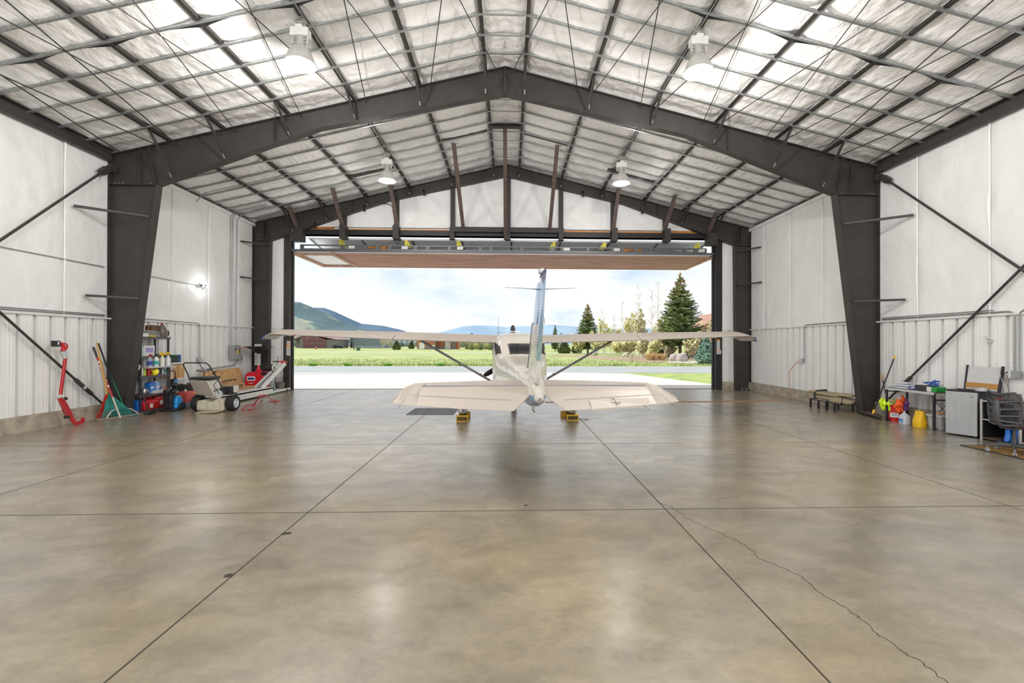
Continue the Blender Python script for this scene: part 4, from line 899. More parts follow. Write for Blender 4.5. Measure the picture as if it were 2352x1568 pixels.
# ---- trees
BARK = mat('brown_bark', (.16, .11, .08), .9); BIRCH = mat('pale_aspen_bark', (.62, .58, .50), .8); TWIG = mat('pale_twigs', (.60, .55, .46), .85)
NEED = mat('spruce_needles', (.08, .14, .045), .75, var=.4, vscale=.7, col2=(.22, .28, .08)); NEEDB = mat('blue_spruce_needles', (.14, .27, .22), .75, var=.3, vscale=2, col2=(.32, .48, .40))
CONE = mat('spruce_cones', (.42, .22, .10), .8)
def spruce(px, ypb, pytop, wpx, label, needles=NEED, dens=1.0, cones=False, Y=None, skirt=.12):
    b = atZ(px, ypb) if Y is None else atY(px, 800, Y); b.z = -.05
    H = atY(px, pytop, b.y).z; R_ = wpx/2/F*b.y; t = thing('spruce_tree', label, 'tree', b, 0, 'evergreen trees outside')
    MB().cyl((0, 0, 0), (0, 0, H*.97), .02*H, 10, .004*H).build('trunk', BARK, t)
    m = MB(); mc = MB(); n = int(30*dens); z = H*skirt
    L = 0
    for i in range(n):
        u = i/(n-1); z = H*(skirt+(1-skirt)*u**.9); r = R_*(1-u)**.85*(1-.35*max(0, .15-u)/.15)+.015*H*0; nb = max(4, int(13*(1-u*.7)))
        for k in range(nb):
            a = 2*pi*(k/nb)+random.uniform(-.3, .3)+i*.7; rr = r*random.uniform(.72, 1.12)+.05; tip = Vector((cos(a)*rr, sin(a)*rr, z+random.uniform(-.03, .03)*H-.10*rr+.05*rr)); base = Vector((0, 0, z+.06*rr)); d = tip-base
            side = Vector((-sin(a), cos(a), 0)); ns = max(4, int(rr/.16))
            for j in range(ns):
                v = (j+.5)/ns; c = base+d*v+Vector((0, 0, -.16*rr*sin(pi*v)*.8+.10*rr*v*v)); ll = (.14+.24*(1-abs(v-.6)))*min(1.2, rr)
                for sgn in (-1, 1):
                    q = c+side*sgn*ll*random.uniform(.7, 1.3)+d.normalized()*ll*.6+Vector((0, 0, random.uniform(-.12, .03))); w = Vector((0, 0, .055+.02*random.random()))
                    m.add([c-w, c+w, q], [(0, 1, 2)]); m.add([c-d.normalized()*.06, c+d.normalized()*.08, q-Vector((0, 0, .06))], [(0, 1, 2)])
            if cones and u > .62 and random.random() < .8:
                for _ in range(3): mc.sph(base+d*random.uniform(.5, 1)+Vector((0, 0, -.1)), .07, 6, (1, 1, 1.8))
    for i in range(14): z = H*(.93+.005*i); a = i*2.4; m.add([(0, 0, z-.05), (0, 0, z+.08), (cos(a)*.12, sin(a)*.12, z+.14)], [(0, 1, 2)])
    m.build('needles', needles, t)
    if cones: mc.build('cones', CONE, t)['kind'] = 'stuff'
    return t
spruce(1562, 823, 627, 124, 'tallest spruce with brown cones at its top, right of the aeroplane tail', dens=1.35, cones=True, skirt=.18)
spruce(1350, 806, 697, 70, 'second spruce, broad with cones, seen left of the bare aspens', cones=True, dens=1.2, Y=85)
spruce(1275, 806, 746, 22, 'small far spruce just right of the rudder', Y=110)
spruce(1296, 806, 775, 34, 'low dark spruce under the right wing beside the cabin', Y=90, skirt=.02)
spruce(1245+80, 806, 779, 30, 'low dark spruce under the right wing by the strut end', Y=92, skirt=.02)
spruce(1622, 836, 768, 52, 'blue green spruce at the right edge of the doorway', NEEDB, 1.2, Y=41, skirt=.02)
spruce(1600, 815, 760, 56, 'dark evergreen behind the blue green spruce', NEED, 1.1, Y=58, skirt=.05)
spruce(1520, 815, 772, 60, 'wide dark juniper below the tallest spruce', NEED, 1.1, Y=64, skirt=.02)
spruce(911, 803, 780, 22, 'small dark spruce on the lawn left of the orange house', Y=140, skirt=.02)
spruce(950-5, 800, 780, 16, 'tiny evergreen beside the orange house', Y=165, skirt=.02)
def bare(px, ypb, pytop, wpx, label, Y=None, leaf=None, stems=1, bark=BIRCH, nleaf=0, name='bare_tree', lean_=0.03):
    b = atZ(px, ypb) if Y is None else atY(px, 800, Y); b.z = -.05; H = atY(px, pytop, b.y).z; R_ = wpx/2/F*b.y
    t = thing(name, label, 'tree', b, 0, 'leafless and budding trees outside'); mt = MB(); mb = MB(); ml = MB()
    for s_ in range(stems):
        ang = random.uniform(0, 2*pi); ln = R_*(.55 if stems > 1 else lean_); tip = Vector((cos(ang)*ln, sin(ang)*ln*.6, H*(1 if s_ == 0 else random.uniform(.65, .95)))); base = Vector((cos(ang)*.15*(stems > 1), sin(ang)*.15*(stems > 1), 0))
        pts = [base.lerp(tip, u)+Vector((.02*H*noise.noise((u*3, s_*7+px, 1)), .02*H*noise.noise((u*3, 9, s_+px)), 0)) for u in [i/10 for i in range(11)]]
        r0_ = max(.035, .009*H); mt.tube(pts, [r0_*(1-.88*i/10) for i in range(11)], 6)
        nb = int(30/sqrt(stems)+12)
        for k in range(nb):
            u = random.uniform(.22, .98); i = min(9, int(u*10)); c = pts[i].lerp(pts[i+1], u*10-i); a = random.uniform(0, 2*pi); L = R_*random.uniform(.4, 1.0)*(1.15-u*.75)*(1 if stems == 1 else .6)
            e = c+Vector((cos(a)*L*.8, sin(a)*L*.8, L*random.uniform(.7, 1.3))); mid = c.lerp(e, .5)+Vector((cos(a), sin(a), -.3))*L*.1
            rr = max(.018, r0_*.34*(1.1-u)); mb.tube([c, mid, e], [rr, rr*.7, rr*.3], 4, cap=False)
            for j in range(5):
                v = random.uniform(.25, 1); p = c.lerp(e, v); a2 = a+random.uniform(-1.2, 1.2); l2 = L*random.uniform(.2, .5); q = p+Vector((cos(a2)*l2*.7, sin(a2)*l2*.7, l2*random.uniform(.5, 1.2))); mb.tube([p, q], [max(.013, rr*.5), .008], 3, cap=False)
                for _ in range(nleaf):
                    w = p.lerp(q, random.random())+Vector([random.uniform(-.14, .14) for _ in range(3)]); ss = random.uniform(.06, .13); d1 = Vector([random.uniform(-1, 1) for _ in range(3)]).normalized()*ss; d2 = d1.orthogonal().normalized()*ss; ml.add([w-d1, w+d2, w+d1, w-d2], [(0, 1, 2, 3)])
    mt.build('trunk', bark, t); mb.build('branches', TWIG if bark is BIRCH else bark, t)
    if nleaf: ml.build('buds', leaf, t)
    return t
BUD = mat('yellow_green_buds', (.70, .67, .26), .8, var=.3, vscale=1, col2=(.88, .84, .48)); BUD2 = mat('olive_buds', (.66, .61, .38), .8)
for a in ((1510, 830, 645, 46, 'tallest pale leafless aspen left of the big spruce', 58), (1497, 826, 665, 40, 'slim leafless aspen just left of the tallest aspen', 60), (1466, 826, 650, 48, 'leafless aspen whose top is level with the tallest aspen', 62), (1429, 826, 690, 30, 'thin far aspen midway between the two big spruces', 70), (1384, 822, 706, 30, 'thin aspen close right of the second spruce', 75),
          (1358, 812, 770, 20, 'short aspen stem under the right wing, near the strut', 80), (1412, 820, 715, 30, 'thin aspen right of the strut end', 72), (1450, 824, 735, 26, 'aspen stem behind the garden stake', 66)):
    bare(*a[:5], Y=a[5])
for k, (px, top, wpx, Y, lb) in enumerate(((1390, 735, 60, 78, 'yellow green budding shrub right of the second spruce'), (1440, 722, 66, 68, 'airy budding shrub between the aspens'), (1480, 712, 66, 62, 'tall budding shrub left of the big spruce'), (1530, 735, 60, 60, 'yellow green bush at the foot of the big spruce, left side'), (1330, 770, 50, 84, 'low budding bush at the foot of the second spruce'), (1470, 778, 60, 57, 'low yellow shrub under the right wing'), (1500, 780, 56, 55, 'low yellow shrub beneath the wing close to the big spruce'), (1420, 785, 50, 70, 'low olive shrub beneath the wing right of the strut'), (1590, 772, 60, 52, 'yellow shrub between the big spruce and the right jamb'), (1620, 735, 44, 75, 'leafless brown tree top beside the right jamb'), (1405, 745, 70, 82, 'pale budding thicket right of the second spruce, far row'), (1455, 738, 80, 76, 'pale budding thicket between the aspens, far row'), (1505, 742, 80, 70, 'pale budding thicket left of the big spruce, far row'), (1375, 765, 60, 74, 'yellowish thicket above the right strut'), (1545, 778, 70, 56, 'yellow undergrowth below the big spruce'), (1440, 790, 80, 64, 'low yellow undergrowth beneath the wing'))):
    bare(px, 0, top, wpx, lb, Y=Y, stems=4, leaf=BUD if k % 3 != 2 else BUD2, nleaf=6 if k != 9 else 1, bark=TWIG, name='budding_shrub')
bare(883, 0, 772, 34, 'cream coloured bare tree in front of the grey blue hangar', Y=150, stems=3, bark=BIRCH, nleaf=2, leaf=mat('cream_buds', (.62, .55, .42), .8))
bare(896, 0, 774, 30, 'second cream bare tree next to the small dark spruce', Y=152, stems=3, bark=BIRCH, nleaf=2, leaf=bpy.data.materials['cream_buds'])
# round bushes beyond the lawn
def bush(px, Y, wpx, hpx, mt, label, cat='bush', name='round_bush', group='bushes beyond the lawn'):
    b = atY(px, 800, Y); b.z = -.05; R_ = wpx/2/F*Y; H = hpx/F*Y; m = MB()
    for k in range(500):
        a = random.uniform(0, 2*pi); e_ = random.uniform(0, pi/2); r = R_*(.7+.35*noise.noise((a*2, e_*3, px))+random.uniform(0, .2)); c = Vector((cos(a)*cos(e_)*r, sin(a)*cos(e_)*r, sin(e_)*H*random.uniform(.7, 1)))
        ss = .09*max(R_, .8); d1 = Vector([random.uniform(-1, 1) for _ in range(3)]).normalized()*ss; d2 = d1.orthogonal().normalized()*ss; m.add([b+c-d1, b+c+d2, b+c+d1, b+c-d2], [(0, 1, 2, 3)])
    m.sph(b+Vector((0, 0, H*.35)), 1, 10, (R_*.7, R_*.7, H*.5)); return tag(m.build(name, mt), label, cat, group)
OLV = mat('olive_foliage', (.34, .35, .14), .85, var=.35, vscale=1); DKG = mat('dark_green_foliage', (.10, .17, .06), .85, var=.35, vscale=1); STRAW = mat('dry_straw', (.66, .47, .24), .85, var=.2, vscale=4)
for k, (px, w, h, mt, lb) in enumerate(((1078, 22, 18, OLV, 'olive bush right of the orange house'), (1096, 26, 20, OLV, 'taller olive bush left of the cabin'), (1118, 26, 22, OLV, 'yellowish bush touching the cabin outline'), (1084, 10, 8, DKG, 'small dark bush at the lawn edge, first right of the orange house'), (1104, 12, 8, DKG, 'small dark bush at the lawn edge, second right of the orange house'), (1128, 14, 9, DKG, 'small dark bush at the lawn edge beside the cabin'))):
    bush(px, 158 if h > 12 else 140, w, h, mt, lb)
for px, w, h, lb in ((1492, 22, 15, 'large tuft of dry straw coloured grass, leftmost of three'), (1506, 16, 13, 'dry straw grass tuft in the middle of three'), (1521, 18, 13, 'dry straw grass tuft nearest the big spruce trunk')):
    p = atY(px, 800, 50); tuft(p.x, p.y, w/F*50*.6, 500, h/F*50*1.4, STRAW, 'ornamental_grass', lb, 'ornamental grass', 'dry ornamental grasses')
RK = mat('grey_boulder', (.38, .33, .32), .9, var=.3, vscale=3)
def rock(px, Y, w, h, lb):
    b = atY(px, 800, Y); b.z = 0; m = MB(); m.sph((0, 0, 0), 1, 12); m.v = [b+Vector((v.x*w, v.y*w*.8, v.z*h+h*.4))*1+Vector([.12*w*noise.noise((v.x*2+px, v.y*2, v.z*2+k)) for k in range(3)]) for v in m.v]
    tag(m.build('boulder', RK), lb, 'rock', 'boulders in the mulch bed')
rock(1548, 47, .55, .55, 'dark boulder left of the big spruce trunk'); rock(1566, 46, .6, .6, 'pinkish boulder in front of the big spruce trunk'); rock(1606, 48, .4, .3, 'small pale boulder right of the big spruce'); rock(1364, 74, .6, .3, 'pale flat stone beside the wing strut')
for (p1, p2, Y, lb) in (((1430, 811), (1441, 800), 62, 'weathered log leaning in the mulch bed'), ((1361, 812), (1371, 806), 72, 'pale driftwood log near the strut')):
    a = atY(*p1, Y); b = atY(*p2, Y); a.z = .05; b.z = .35; tag(MB().cyl(a, b+Vector((0, 0, .25)), .18, 8, .12).build('log', BIRCH), lb, 'log', 'logs in the mulch bed')
p = atZ(1452, 833); t = thing('garden_stake', 'thin dark stake with a red top on the right lawn', 'stake', (p.x, p.y, -.05)); MB().cyl((0, 0, 0), (0, 0, .75), .02, 6).build('pole', BLACKM, t); MB().box((0, 0, .78), (.09, .05, .08)).build('red_cap', REDM, t)
# ---- utility items on the lawn
def Q(px, py, Y): return atY(px, py, Y)
p = Q(823, 800, 118); p.z = -.05; t = thing('utility_pedestal', 'dark green utility box on the lawn below the left wing', 'utility box', p); m = MB(); m.bb((-.4, -.3, 0), (.4, .3, .85)); m.build('cabinet', mat('green_utility', (.06, .12, .09), .5), t); MB().bb((-.52, -.2, .1), (-.40, .2, .75)).build('yellow_marker', YEL, t)
p = Q(813, 800, 118); p.z = -.05; tag(MB().cyl(p, p+Vector((0, 0, 1.0)), .09, 8).build('bollard', BLACKM), 'short dark post left of the green utility box', 'post', 'lawn posts')
p = Q(833, 800, 118); p.z = -.05; tag(MB().cyl(p, p+Vector((0, 0, .8)), .06, 8).build('bollard', WHITEP), 'short white post right of the green utility box', 'post', 'lawn posts')
p = Q(726, 800, 150); p.z = 0; t = thing('lawn_marker', 'small red and white marker on the far left lawn', 'marker', p); B(((0, 0, .12), (.6, .3, .42))).build('base', REDM, t); B(((0, 0, .45), (.35, .3, .25))).build('cap', WHITEP, t)
# ---- buildings
MAR = mat('maroon_metal_siding', (.20, .08, .085), .5, var=.05, vscale=1, stretch=(8, 8, .2)); MARR = mat('maroon_roof', (.30, .15, .18), .5); GRM = mat('grey_brown_siding', (.20, .19, .19), .6); BLG = mat('blue_grey_siding', (.17, .21, .25), .5, var=.08, vscale=.5, stretch=(6, 6, .2)); GLW = mat('building_glass', (.06, .09, .10), .15)
Y = 180; k = Y/F
t = thing('maroon_hangar', 'maroon metal hangar with low gable roof on the far left', 'building', atY(735, 798, Y)*1.0); t.location.z = 0
X = lambda px: atY(px, 797, Y).x-t.location.x
hz = lambda py: atY(735, py, Y).z
m = MB(); m.prism([(X(696), 0), (X(748), 0), (X(748), hz(779)), (X(708), hz(767)), (X(696), hz(770))], 14, R90, (0, 14, 0)); m.build('front_wall', MAR, t)
m = MB(); m.prism([(X(688), 0), (X(771), 0), (X(771), hz(779)), (X(748), hz(779)), (X(696), hz(772)), (X(688), hz(772))], 13.6, R90, (0, 14, 0)); m.build('side_wall', GRM, t)
m = MB(); m.prism([(X(670), 0), (X(690), 0), (X(690), hz(773)), (X(670), hz(781))], 10, R90, (0, 13, 0)); m.build('side_annex', GRM, t)
m = MB(); A = [(X(708), hz(766)), (X(772), hz(778.5))]; m.loft([[Vector((x, y, z)), Vector((x, y, z+.25))] for x, y, z in ((X(668), -.3, hz(781)), (X(708), -.3, hz(766.5)), (X(772), -.3, hz(779)))] , cap=False, closed=False)
m = MB(); m.prism([(X(668), hz(782)), (X(708), hz(767.5)), (X(772), hz(780)), (X(772), hz(778.6)), (X(708), hz(765.5)), (X(668), hz(780.5))], 15, R90, (0, 14.5, 0)); m.build('roof', MARR, t)
m = MB(); m.bb((X(697), -.08, .1), (X(743), -.02, hz(780))); o = m.build('hangar_door', mat('dark_maroon_door', (.16, .06, .065), .5), t); m = MB(); m.bb((X(697), -.12, hz(788.5)), (X(743), -.06, hz(787.5))); m.build('door_seam', GRM, o)
m = MB(); m.bb((X(681), .8, hz(785)), (X(687), .9, hz(781))); m.build('window', GLW, t)
for px in (706, 731): m = MB(); m.box((X(px), -.12, hz(777)), (.3, .2, .25)); m.build('wall_light', WHITEP, t)
t = thing('black_car', 'black car parked between the two far left hangars', 'car', atY(777, 798, 175)); t.location.z = -.05
m = MB(); m.prism([(-1.9, .35), (1.9, .35), (1.95, .8), (1.3, .95), (.8, 1.4), (-.9, 1.45), (-1.6, .95), (-1.95, .85)], 1.7, R90, (0, .85, 0)); m.build('body', BLACKM, t, bevel=.08); m = MB(); m.prism([(-.8, .98), (1.15, .98), (.72, 1.34), (-.7, 1.36)], 1.72, R90, (0, .86, 0)); m.build('windows', GLW, t)
for x in (-1.2, 1.2): MB().cyl((x, -.88, .33), (x, .88, .33), .33, 16).build('wheel', RUBBER, t)
Y = 190; t = thing('blue_grey_hangar', 'long blue grey metal hangar below the left wing', 'building', atY(846, 798, Y)); t.location.z = 0
X = lambda px: atY(px, 797, Y).x-t.location.x
m = MB(); m.bb((X(805), 0, 0), (X(882), 14, hz(771)*190/180)); m.build('walls', BLG, t); m = MB(); m.bb((X(804), -.02, 0), (X(811), 13.9, 4.4)); m.build('end_wall', mat('charcoal_siding', (.12, .12, .13), .6), t)
m = MB(); m.bb((X(803), -.4, 4.4), (X(883), 14.3, 4.8)); m.build('roof', mat('grey_roof', (.4, .42, .44), .5), t); m = MB(); m.bb((X(811), -.06, 0), (X(882), .0, .9)); m.build('wainscot', mat('pale_blue_grey', (.30, .35, .39), .5), t)
m = MB(); m.bb((X(806), -.05, .1), (X(808.5), .0, 2.2)); m.build('door', BLACKM, t)
Y = 155; t = thing('orange_wood_house', 'orange brown wooden garage building behind the left strut', 'building', atY(1003, 801, Y)); t.location.z = 0
X = lambda px: atY(px, 797, Y).x-t.location.x; OW = mat('orange_wood_cladding', (.48, .16, .07), .6, var=.12, vscale=2, stretch=(.3, .3, 6)); ST_ = mat('grey_stone_base', (.25, .22, .23), .9, var=.2, vscale=2)
m = MB(); m.bb((X(958), 0, 0), (X(1000), 9, 4.2)); m.bb((X(1000), 2.5, 0), (X(1050), 9, 4.4)); m.mat(1); m.bb((X(957.6), -.05, 0), (X(1000), .0, .8)); m.bb((X(1000), 2.4, 0), (X(1044), 2.5, .8)); m.build('walls', [OW, ST_], t)
m = MB(); m.bb((X(999), -.2, 0), (X(1001.5), .3, 4.2)); m.bb((X(1038.5), -.2, 0), (X(1040), .3, 4.4)); m.build('porch_post', GRM, t)
m = MB(); m.bb((X(955), -.8, 4.2), (X(1052), 9.5, 4.6)); m.build('roof', GRM, t)
m = MB(); m.bb((X(963), -.08, .05), (X(975), -.02, 2.1)); m.build('garage_door', WHITEP, t); m = MB(); m.bb((X(1020), 2.36, .05), (X(1033), 2.42, 3.0)); m.build('garage_door', WHITEP, t); m = MB(); m.bb((X(982), -.08, .9), (X(987), -.02, 1.9)); m.build('window', GLW, t); m = MB(); m.bb((X(993), -.08, .05), (X(998), -.02, 1.4)); m.build('side_door', WHITEP, t)
m = MB(); m.bb((X(1040), 1, 0), (X(1045), 5, 3.4)); m.build('corner_wing', GRM, t)
t = thing('brown_roofed_house', 'brown roofed house mostly hidden at the right jamb, above the wing', 'building', atY(1640, 760, 90)); t.location.z = 0
z1 = atY(1635, 752, 90).z; z2 = atY(1635, 734, 90).z; m = MB(); m.bb((-2.5, 0, 0), (6, 8, z1)); m.build('walls', mat('tan_wall', (.5, .38, .3), .8), t); m = MB(); m.prism([(-3, z1-.2), (6.5, z1-.2), (6.0, z2+1.5), (1.2, z2+1.5)], 9, R90, (0, 8.5, 0)); m.build('roof', mat('brown_shingle_roof', (.32, .18, .14), .8), t)
for (x0, x1, Y, nm) in ((640, 1000, 320, 'distant_treeline'), (1030, 1240, 260, 'distant_treeline')):
    m = MB(); random.seed(int(x0)); 
    for k in range(500):
        p = atY(random.uniform(x0, x1), 790, Y+random.uniform(-12, 30)); h = random.uniform(2.0, 5.5); r = random.uniform(1.2, 3.2)
        m.tube([(p.x, p.y, 0), (p.x, p.y, h*.5), (p.x+.2, p.y, h*.8), (p.x, p.y, h)], [r*.8, r, r*.6, .1], 6)
    tag(m.build(nm, mat('haze_tint_tree_green_%d' % x0, (.24, .27, .20) if x0 > 1000 else (.20, .26, .26), .9, var=.35, vscale=.06)), 'haze tinted band of distant trees on the %s' % ('left behind the hangars' if x0 < 1000 else 'horizon behind the olive bushes'), 'trees', kind='stuff')  # distance haze is mixed into the tree colours
# ---- mountains, blue distance haze tinted into the forest and far hill colours
def ridge(name, pts, Y, depth, mt, label, seed, rough=.05):
    m = MB(); n = 260; rows = 26; x0, x1 = pts[0][0], pts[-1][0]; pk = []
    for i in range(n+1):
        px = x0+(x1-x0)*i/n
        for a, b in zip(pts, pts[1:]):
            if a[0] <= px <= b[0]: u = (px-a[0])/(b[0]-a[0]); py = a[1]+(b[1]-a[1])*u; break
        pk.append((px, py))
    for j in range(rows+1):
        v = j/rows
        for i, (px, py) in enumerate(pk):
            T = atY(px, py, Y); h = T.z*(1-v)**1.15 if v < 1 else 0; x = T.x*(1-.12*v); y = Y-depth*v
            h *= 1+rough*3*noise.noise((px*.012+seed, v*4, seed))*min(1, v*4); h += rough*T.z*.10*noise.noise((px*.35, v*9, seed)); m.v.append(Vector((x, y, max(h, -.5))))
    for j in range(rows):
        for i in range(n): a = j*(n+1)+i; m.f.append([a, a+1, a+n+2, a+n+1]); m.m.append(0)
    o = m.build(name, mt, smooth=True); tag(o, label, 'hill', 'hills on the horizon'); return o
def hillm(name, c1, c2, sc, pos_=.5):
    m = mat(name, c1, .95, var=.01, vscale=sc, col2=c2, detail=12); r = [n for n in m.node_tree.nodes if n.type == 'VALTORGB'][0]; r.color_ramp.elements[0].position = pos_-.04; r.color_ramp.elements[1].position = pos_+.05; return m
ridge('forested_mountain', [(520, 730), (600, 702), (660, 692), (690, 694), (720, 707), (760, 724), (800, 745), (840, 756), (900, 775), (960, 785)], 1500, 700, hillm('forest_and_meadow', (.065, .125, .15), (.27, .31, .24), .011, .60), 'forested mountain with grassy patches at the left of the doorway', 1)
ridge('blue_mountain', [(640, 720), (700, 712), (722, 706), (745, 707), (770, 716), (800, 730), (830, 743), (880, 748), (920, 757), (960, 770), (1000, 785)], 2300, 500, hillm('haze_blue_forest', (.07, .13, .21), (.13, .20, .26), .008, .62), 'dark blue ridge sloping down behind the forested mountain', 4)
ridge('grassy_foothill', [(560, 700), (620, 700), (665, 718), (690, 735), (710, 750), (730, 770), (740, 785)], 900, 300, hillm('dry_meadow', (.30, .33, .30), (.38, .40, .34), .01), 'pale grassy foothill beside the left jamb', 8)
ridge('far_blue_hills', [(980, 770), (1035, 757), (1060, 750), (1090, 747), (1140, 748), (1160, 751), (1200, 749), (1240, 747), (1262, 745), (1300, 748), (1340, 752), (1420, 756), (1560, 752), (1700, 750), (1800, 752)], 5200, 1500, hillm('haze_tint_blue', (.20, .31, .44), (.26, .37, .48), .0006), 'low hills tinted haze blue along the horizon behind the aeroplane', 12)
# ================================================================== LEFT WALL CLUTTER
random.seed(21)
# red pole tool
a = atX(139, 790, -9.16); hd = a
t = thing('red_pole_tool', 'red cordless pole tool with folding red frame, leaning on the near left wall', 'pole tool', (-9.05, 10.05, 0))
T = lambda px, py, X=-9.12: atX(px, py, X)
P1 = T(150, 822); P2 = T(139, 906); P3 = T(137, 914, -9.08); P4 = T(160, 953, -9.0); P5 = T(173, 974, -8.95); P5.z = .03
m = MB(); m.tube([P1, P2], .030, 12); m.build('pole', REDM, t, smooth=True, world=True)
m = MB(); m.cyl(T(145, 806), P1, .045, 14); m.build('grey_collar', LGREY, t, smooth=True, world=True)
m = MB(); m.tube([T(145, 806), T(146, 797), T(140, 787)], [.042, .038, .03], 10); m.tube([T(138, 788), T(150, 789), T(155, 793), T(153, 801), T(148, 803)], .014, 8); hh = m.build('handle_head', RED, t, smooth=True, world=True)
m = MB(); c = T(128, 789); m.box(c, (.09, .11, .12)); m.build('battery', BLACK, t, world=True, bevel=.008); m = MB(); m.box(c+Vector((.052, .0, .01)), (.004, .03, .06)); m.build('battery_print', WHITEP, t, world=True)
m = MB(); m.tube([P3, P4, P5], [.04, .043, .035], 6); m.tube([T(147, 916, -9.0), T(158, 935, -8.97), T(168, 955, -8.93)], .010, 6); m.tube([T(132, 914), T(142, 936), T(150, 955)], .010, 6); m.build('folding_frame', REDM, t, world=True)
m = MB(); m.beam(P5, T(192, 967, -8.9), .03, .07); m.box(T(190, 965, -8.9), (.02, .07, .12)); m.build('foot_bar', REDM, t, world=True)
m = MB(); m.sph(T(151, 915, -9.0), .035, 12); m.build('black_knob', BLACK, t, smooth=True, world=True); m = MB(); m.cyl(T(137, 911), T(137, 917), .05, 12); m.build('clamp', LGREY, t, world=True); m = MB(); m.box(T(157, 957, -9.0), (.06, .14, .05)); m.build('black_motor', BLACK, t, world=True)
# leaf rakes and landscape rake by the column
def leaf_rake(L, R_, top, apx, mid, hand, head, label, nt_=16):
    base = (L+R_)/2; top = Vector(top); t = thing('leaf_rake', label, 'rake', (base.x, base.y, 0), 0, 'garden rakes')
    A = Vector(apx); MB().tube([A, top], .014, 8).build('handle', hand, t, smooth=True, world=True)
    m = MB(); q = lambda u, v: A.lerp(L.lerp(R_, u), v)+Vector((.02*sin(pi*v), 0, 0))
    pts = [q(0, mid), q(.5, mid+.04), q(1, mid)]; o = Vector((.012, 0, 0))
    m.add([A-Vector((0, .03, 0)), A+Vector((0, .03, 0)), pts[2], pts[1], pts[0]]+[v-o for v in (A-Vector((0, .03, 0)), A+Vector((0, .03, 0)), pts[2], pts[1], pts[0])], [(0, 1, 2, 3, 4), (5, 6, 7, 8, 9), (0, 1, 6, 5), (1, 2, 7, 6), (2, 3, 8, 7), (3, 4, 9, 8), (4, 0, 5, 9)])
    for u in (.25, .5, .75): m.tube([A+Vector((.01, 0, 0)), q(u, mid*.97)+Vector((.01, 0, 0))], .008, 5)
    hd_ = m.build('rake_head', head, t, world=True)
    m = MB()
    for k in range(nt_+1): u = k/nt_; m.tube([q(u, mid-.03), q(u, .93), q(u, 1.0)+Vector((.05, 0, 0))], .006, 5)
    m.tube([q(0, .84), q(1, .84)], .007, 5); m.build('tines', head, t, world=True)
RKR = mat('red_rake_plastic', (.62, .04, .02), .4); RKG = mat('teal_green_rake_plastic', (.03, .26, .22), .5); HW = mat('varnished_handle', (.62, .36, .10), .45)
leaf_rake(atZ(218, 963, .01), atZ(243, 959, .01), atY(222, 786, 10.1), atY(245, 905, 10.36), .55, HW, RKR, 'red plastic leaf rake with wooden handle beside the near left column', 10)
leaf_rake(Vector((-9.0, 10.35, .01)), Vector((-8.76, 11.0, .01)), atY(225, 800, 10.15), atY(249, 903, 10.42), .62, WOOD, RKG, 'teal green leaf rake spread in front of the near left column', 26)
t = thing('landscape_rake', 'wide aluminium landscape rake with red and white handle, in front of the green rake', 'rake', (-8.6, 10.8, 0), 0, 'garden rakes')
hb = atZ(277, 961, .02); ht = atY(214, 797, 10.35); hb = Vector((hb.x, hb.y, .03)); dv = ht-hb
m = MB(); m.tube([hb, hb+dv*.30], .017, 8); m.build('handle_lower', mat('worn_bare_handle', (.55, .48, .42), .6), t, smooth=True, world=True)
m = MB(); m.tube([hb+dv*.30, hb+dv*.86], .018, 8); hr = m.build('handle_grip', REDM, t, smooth=True, world=True)
m = MB()
for u in (.44, .52, .62, .72, .78): m.tube([hb+dv*u, hb+dv*(u+.025)], .0188, 8)
m.build('white_band', WHITEP, t, smooth=True, world=True); MB().tube([hb+dv*.86, ht], .02, 8).build('black_grip', BLACK, t, smooth=True, world=True)
L = Vector((-8.95, 10.2, 0)); R_ = Vector((-8.70, 11.17, 0)); d = (R_-L); m = MB(); m.beam(L+Vector((0, 0, .025)), R_+Vector((0, 0, .025)), .025, .04)
for k in range(34): p = L+d*(k/33); m.tube([p+Vector((0, 0, .03)), p+Vector((-.05, -.02, .015)), p+Vector((-.10, -.03, .005))], .004, 4)
m.build('rake_bar', mat('worn_aluminium', (.38, .33, .28), .5, .5), t, world=True)
m = MB(); c = L.lerp(R_, .5); m.tube([L+d*.18+Vector((0, 0, .03)), L+d*.30+Vector((-.02, 0, .17)), L+d*.40+Vector((-.03, 0, .21)), L+d*.60+Vector((-.03, 0, .21)), L+d*.72+Vector((-.02, 0, .17)), L+d*.88+Vector((0, 0, .03))], .014, 8); m.build('arched_brace', mat('pale_aluminium', (.74, .68, .60), .4, .4), t, smooth=True, world=True)
t = thing('garden_hoe', 'black handled garden tool standing behind the rakes at the near left column', 'garden tool', (-9.05, 10.5, 0)); MB().tube([(-8.95, 10.9, .03), atY(226, 788, 10.5)], .016, 8).build('handle', BLACK, t, smooth=True, world=True); MB().box((-8.95, 10.9, .03), (.03, .14, .06)).build('blade', GREY, t, world=True)
t = thing('green_stake', 'green garden stake standing between the rakes', 'garden stake', (-8.95, 10.7, 0)); MB().tube([(-8.9, 10.95, .02), atY(239, 830, 10.7)], .012, 8).build('stake', GREENP, t, world=True); MB().cyl(atY(239, 830, 10.7), atY(238.5, 826, 10.7), .016, 8).build('pale_tip', WHITEP, t, world=True)
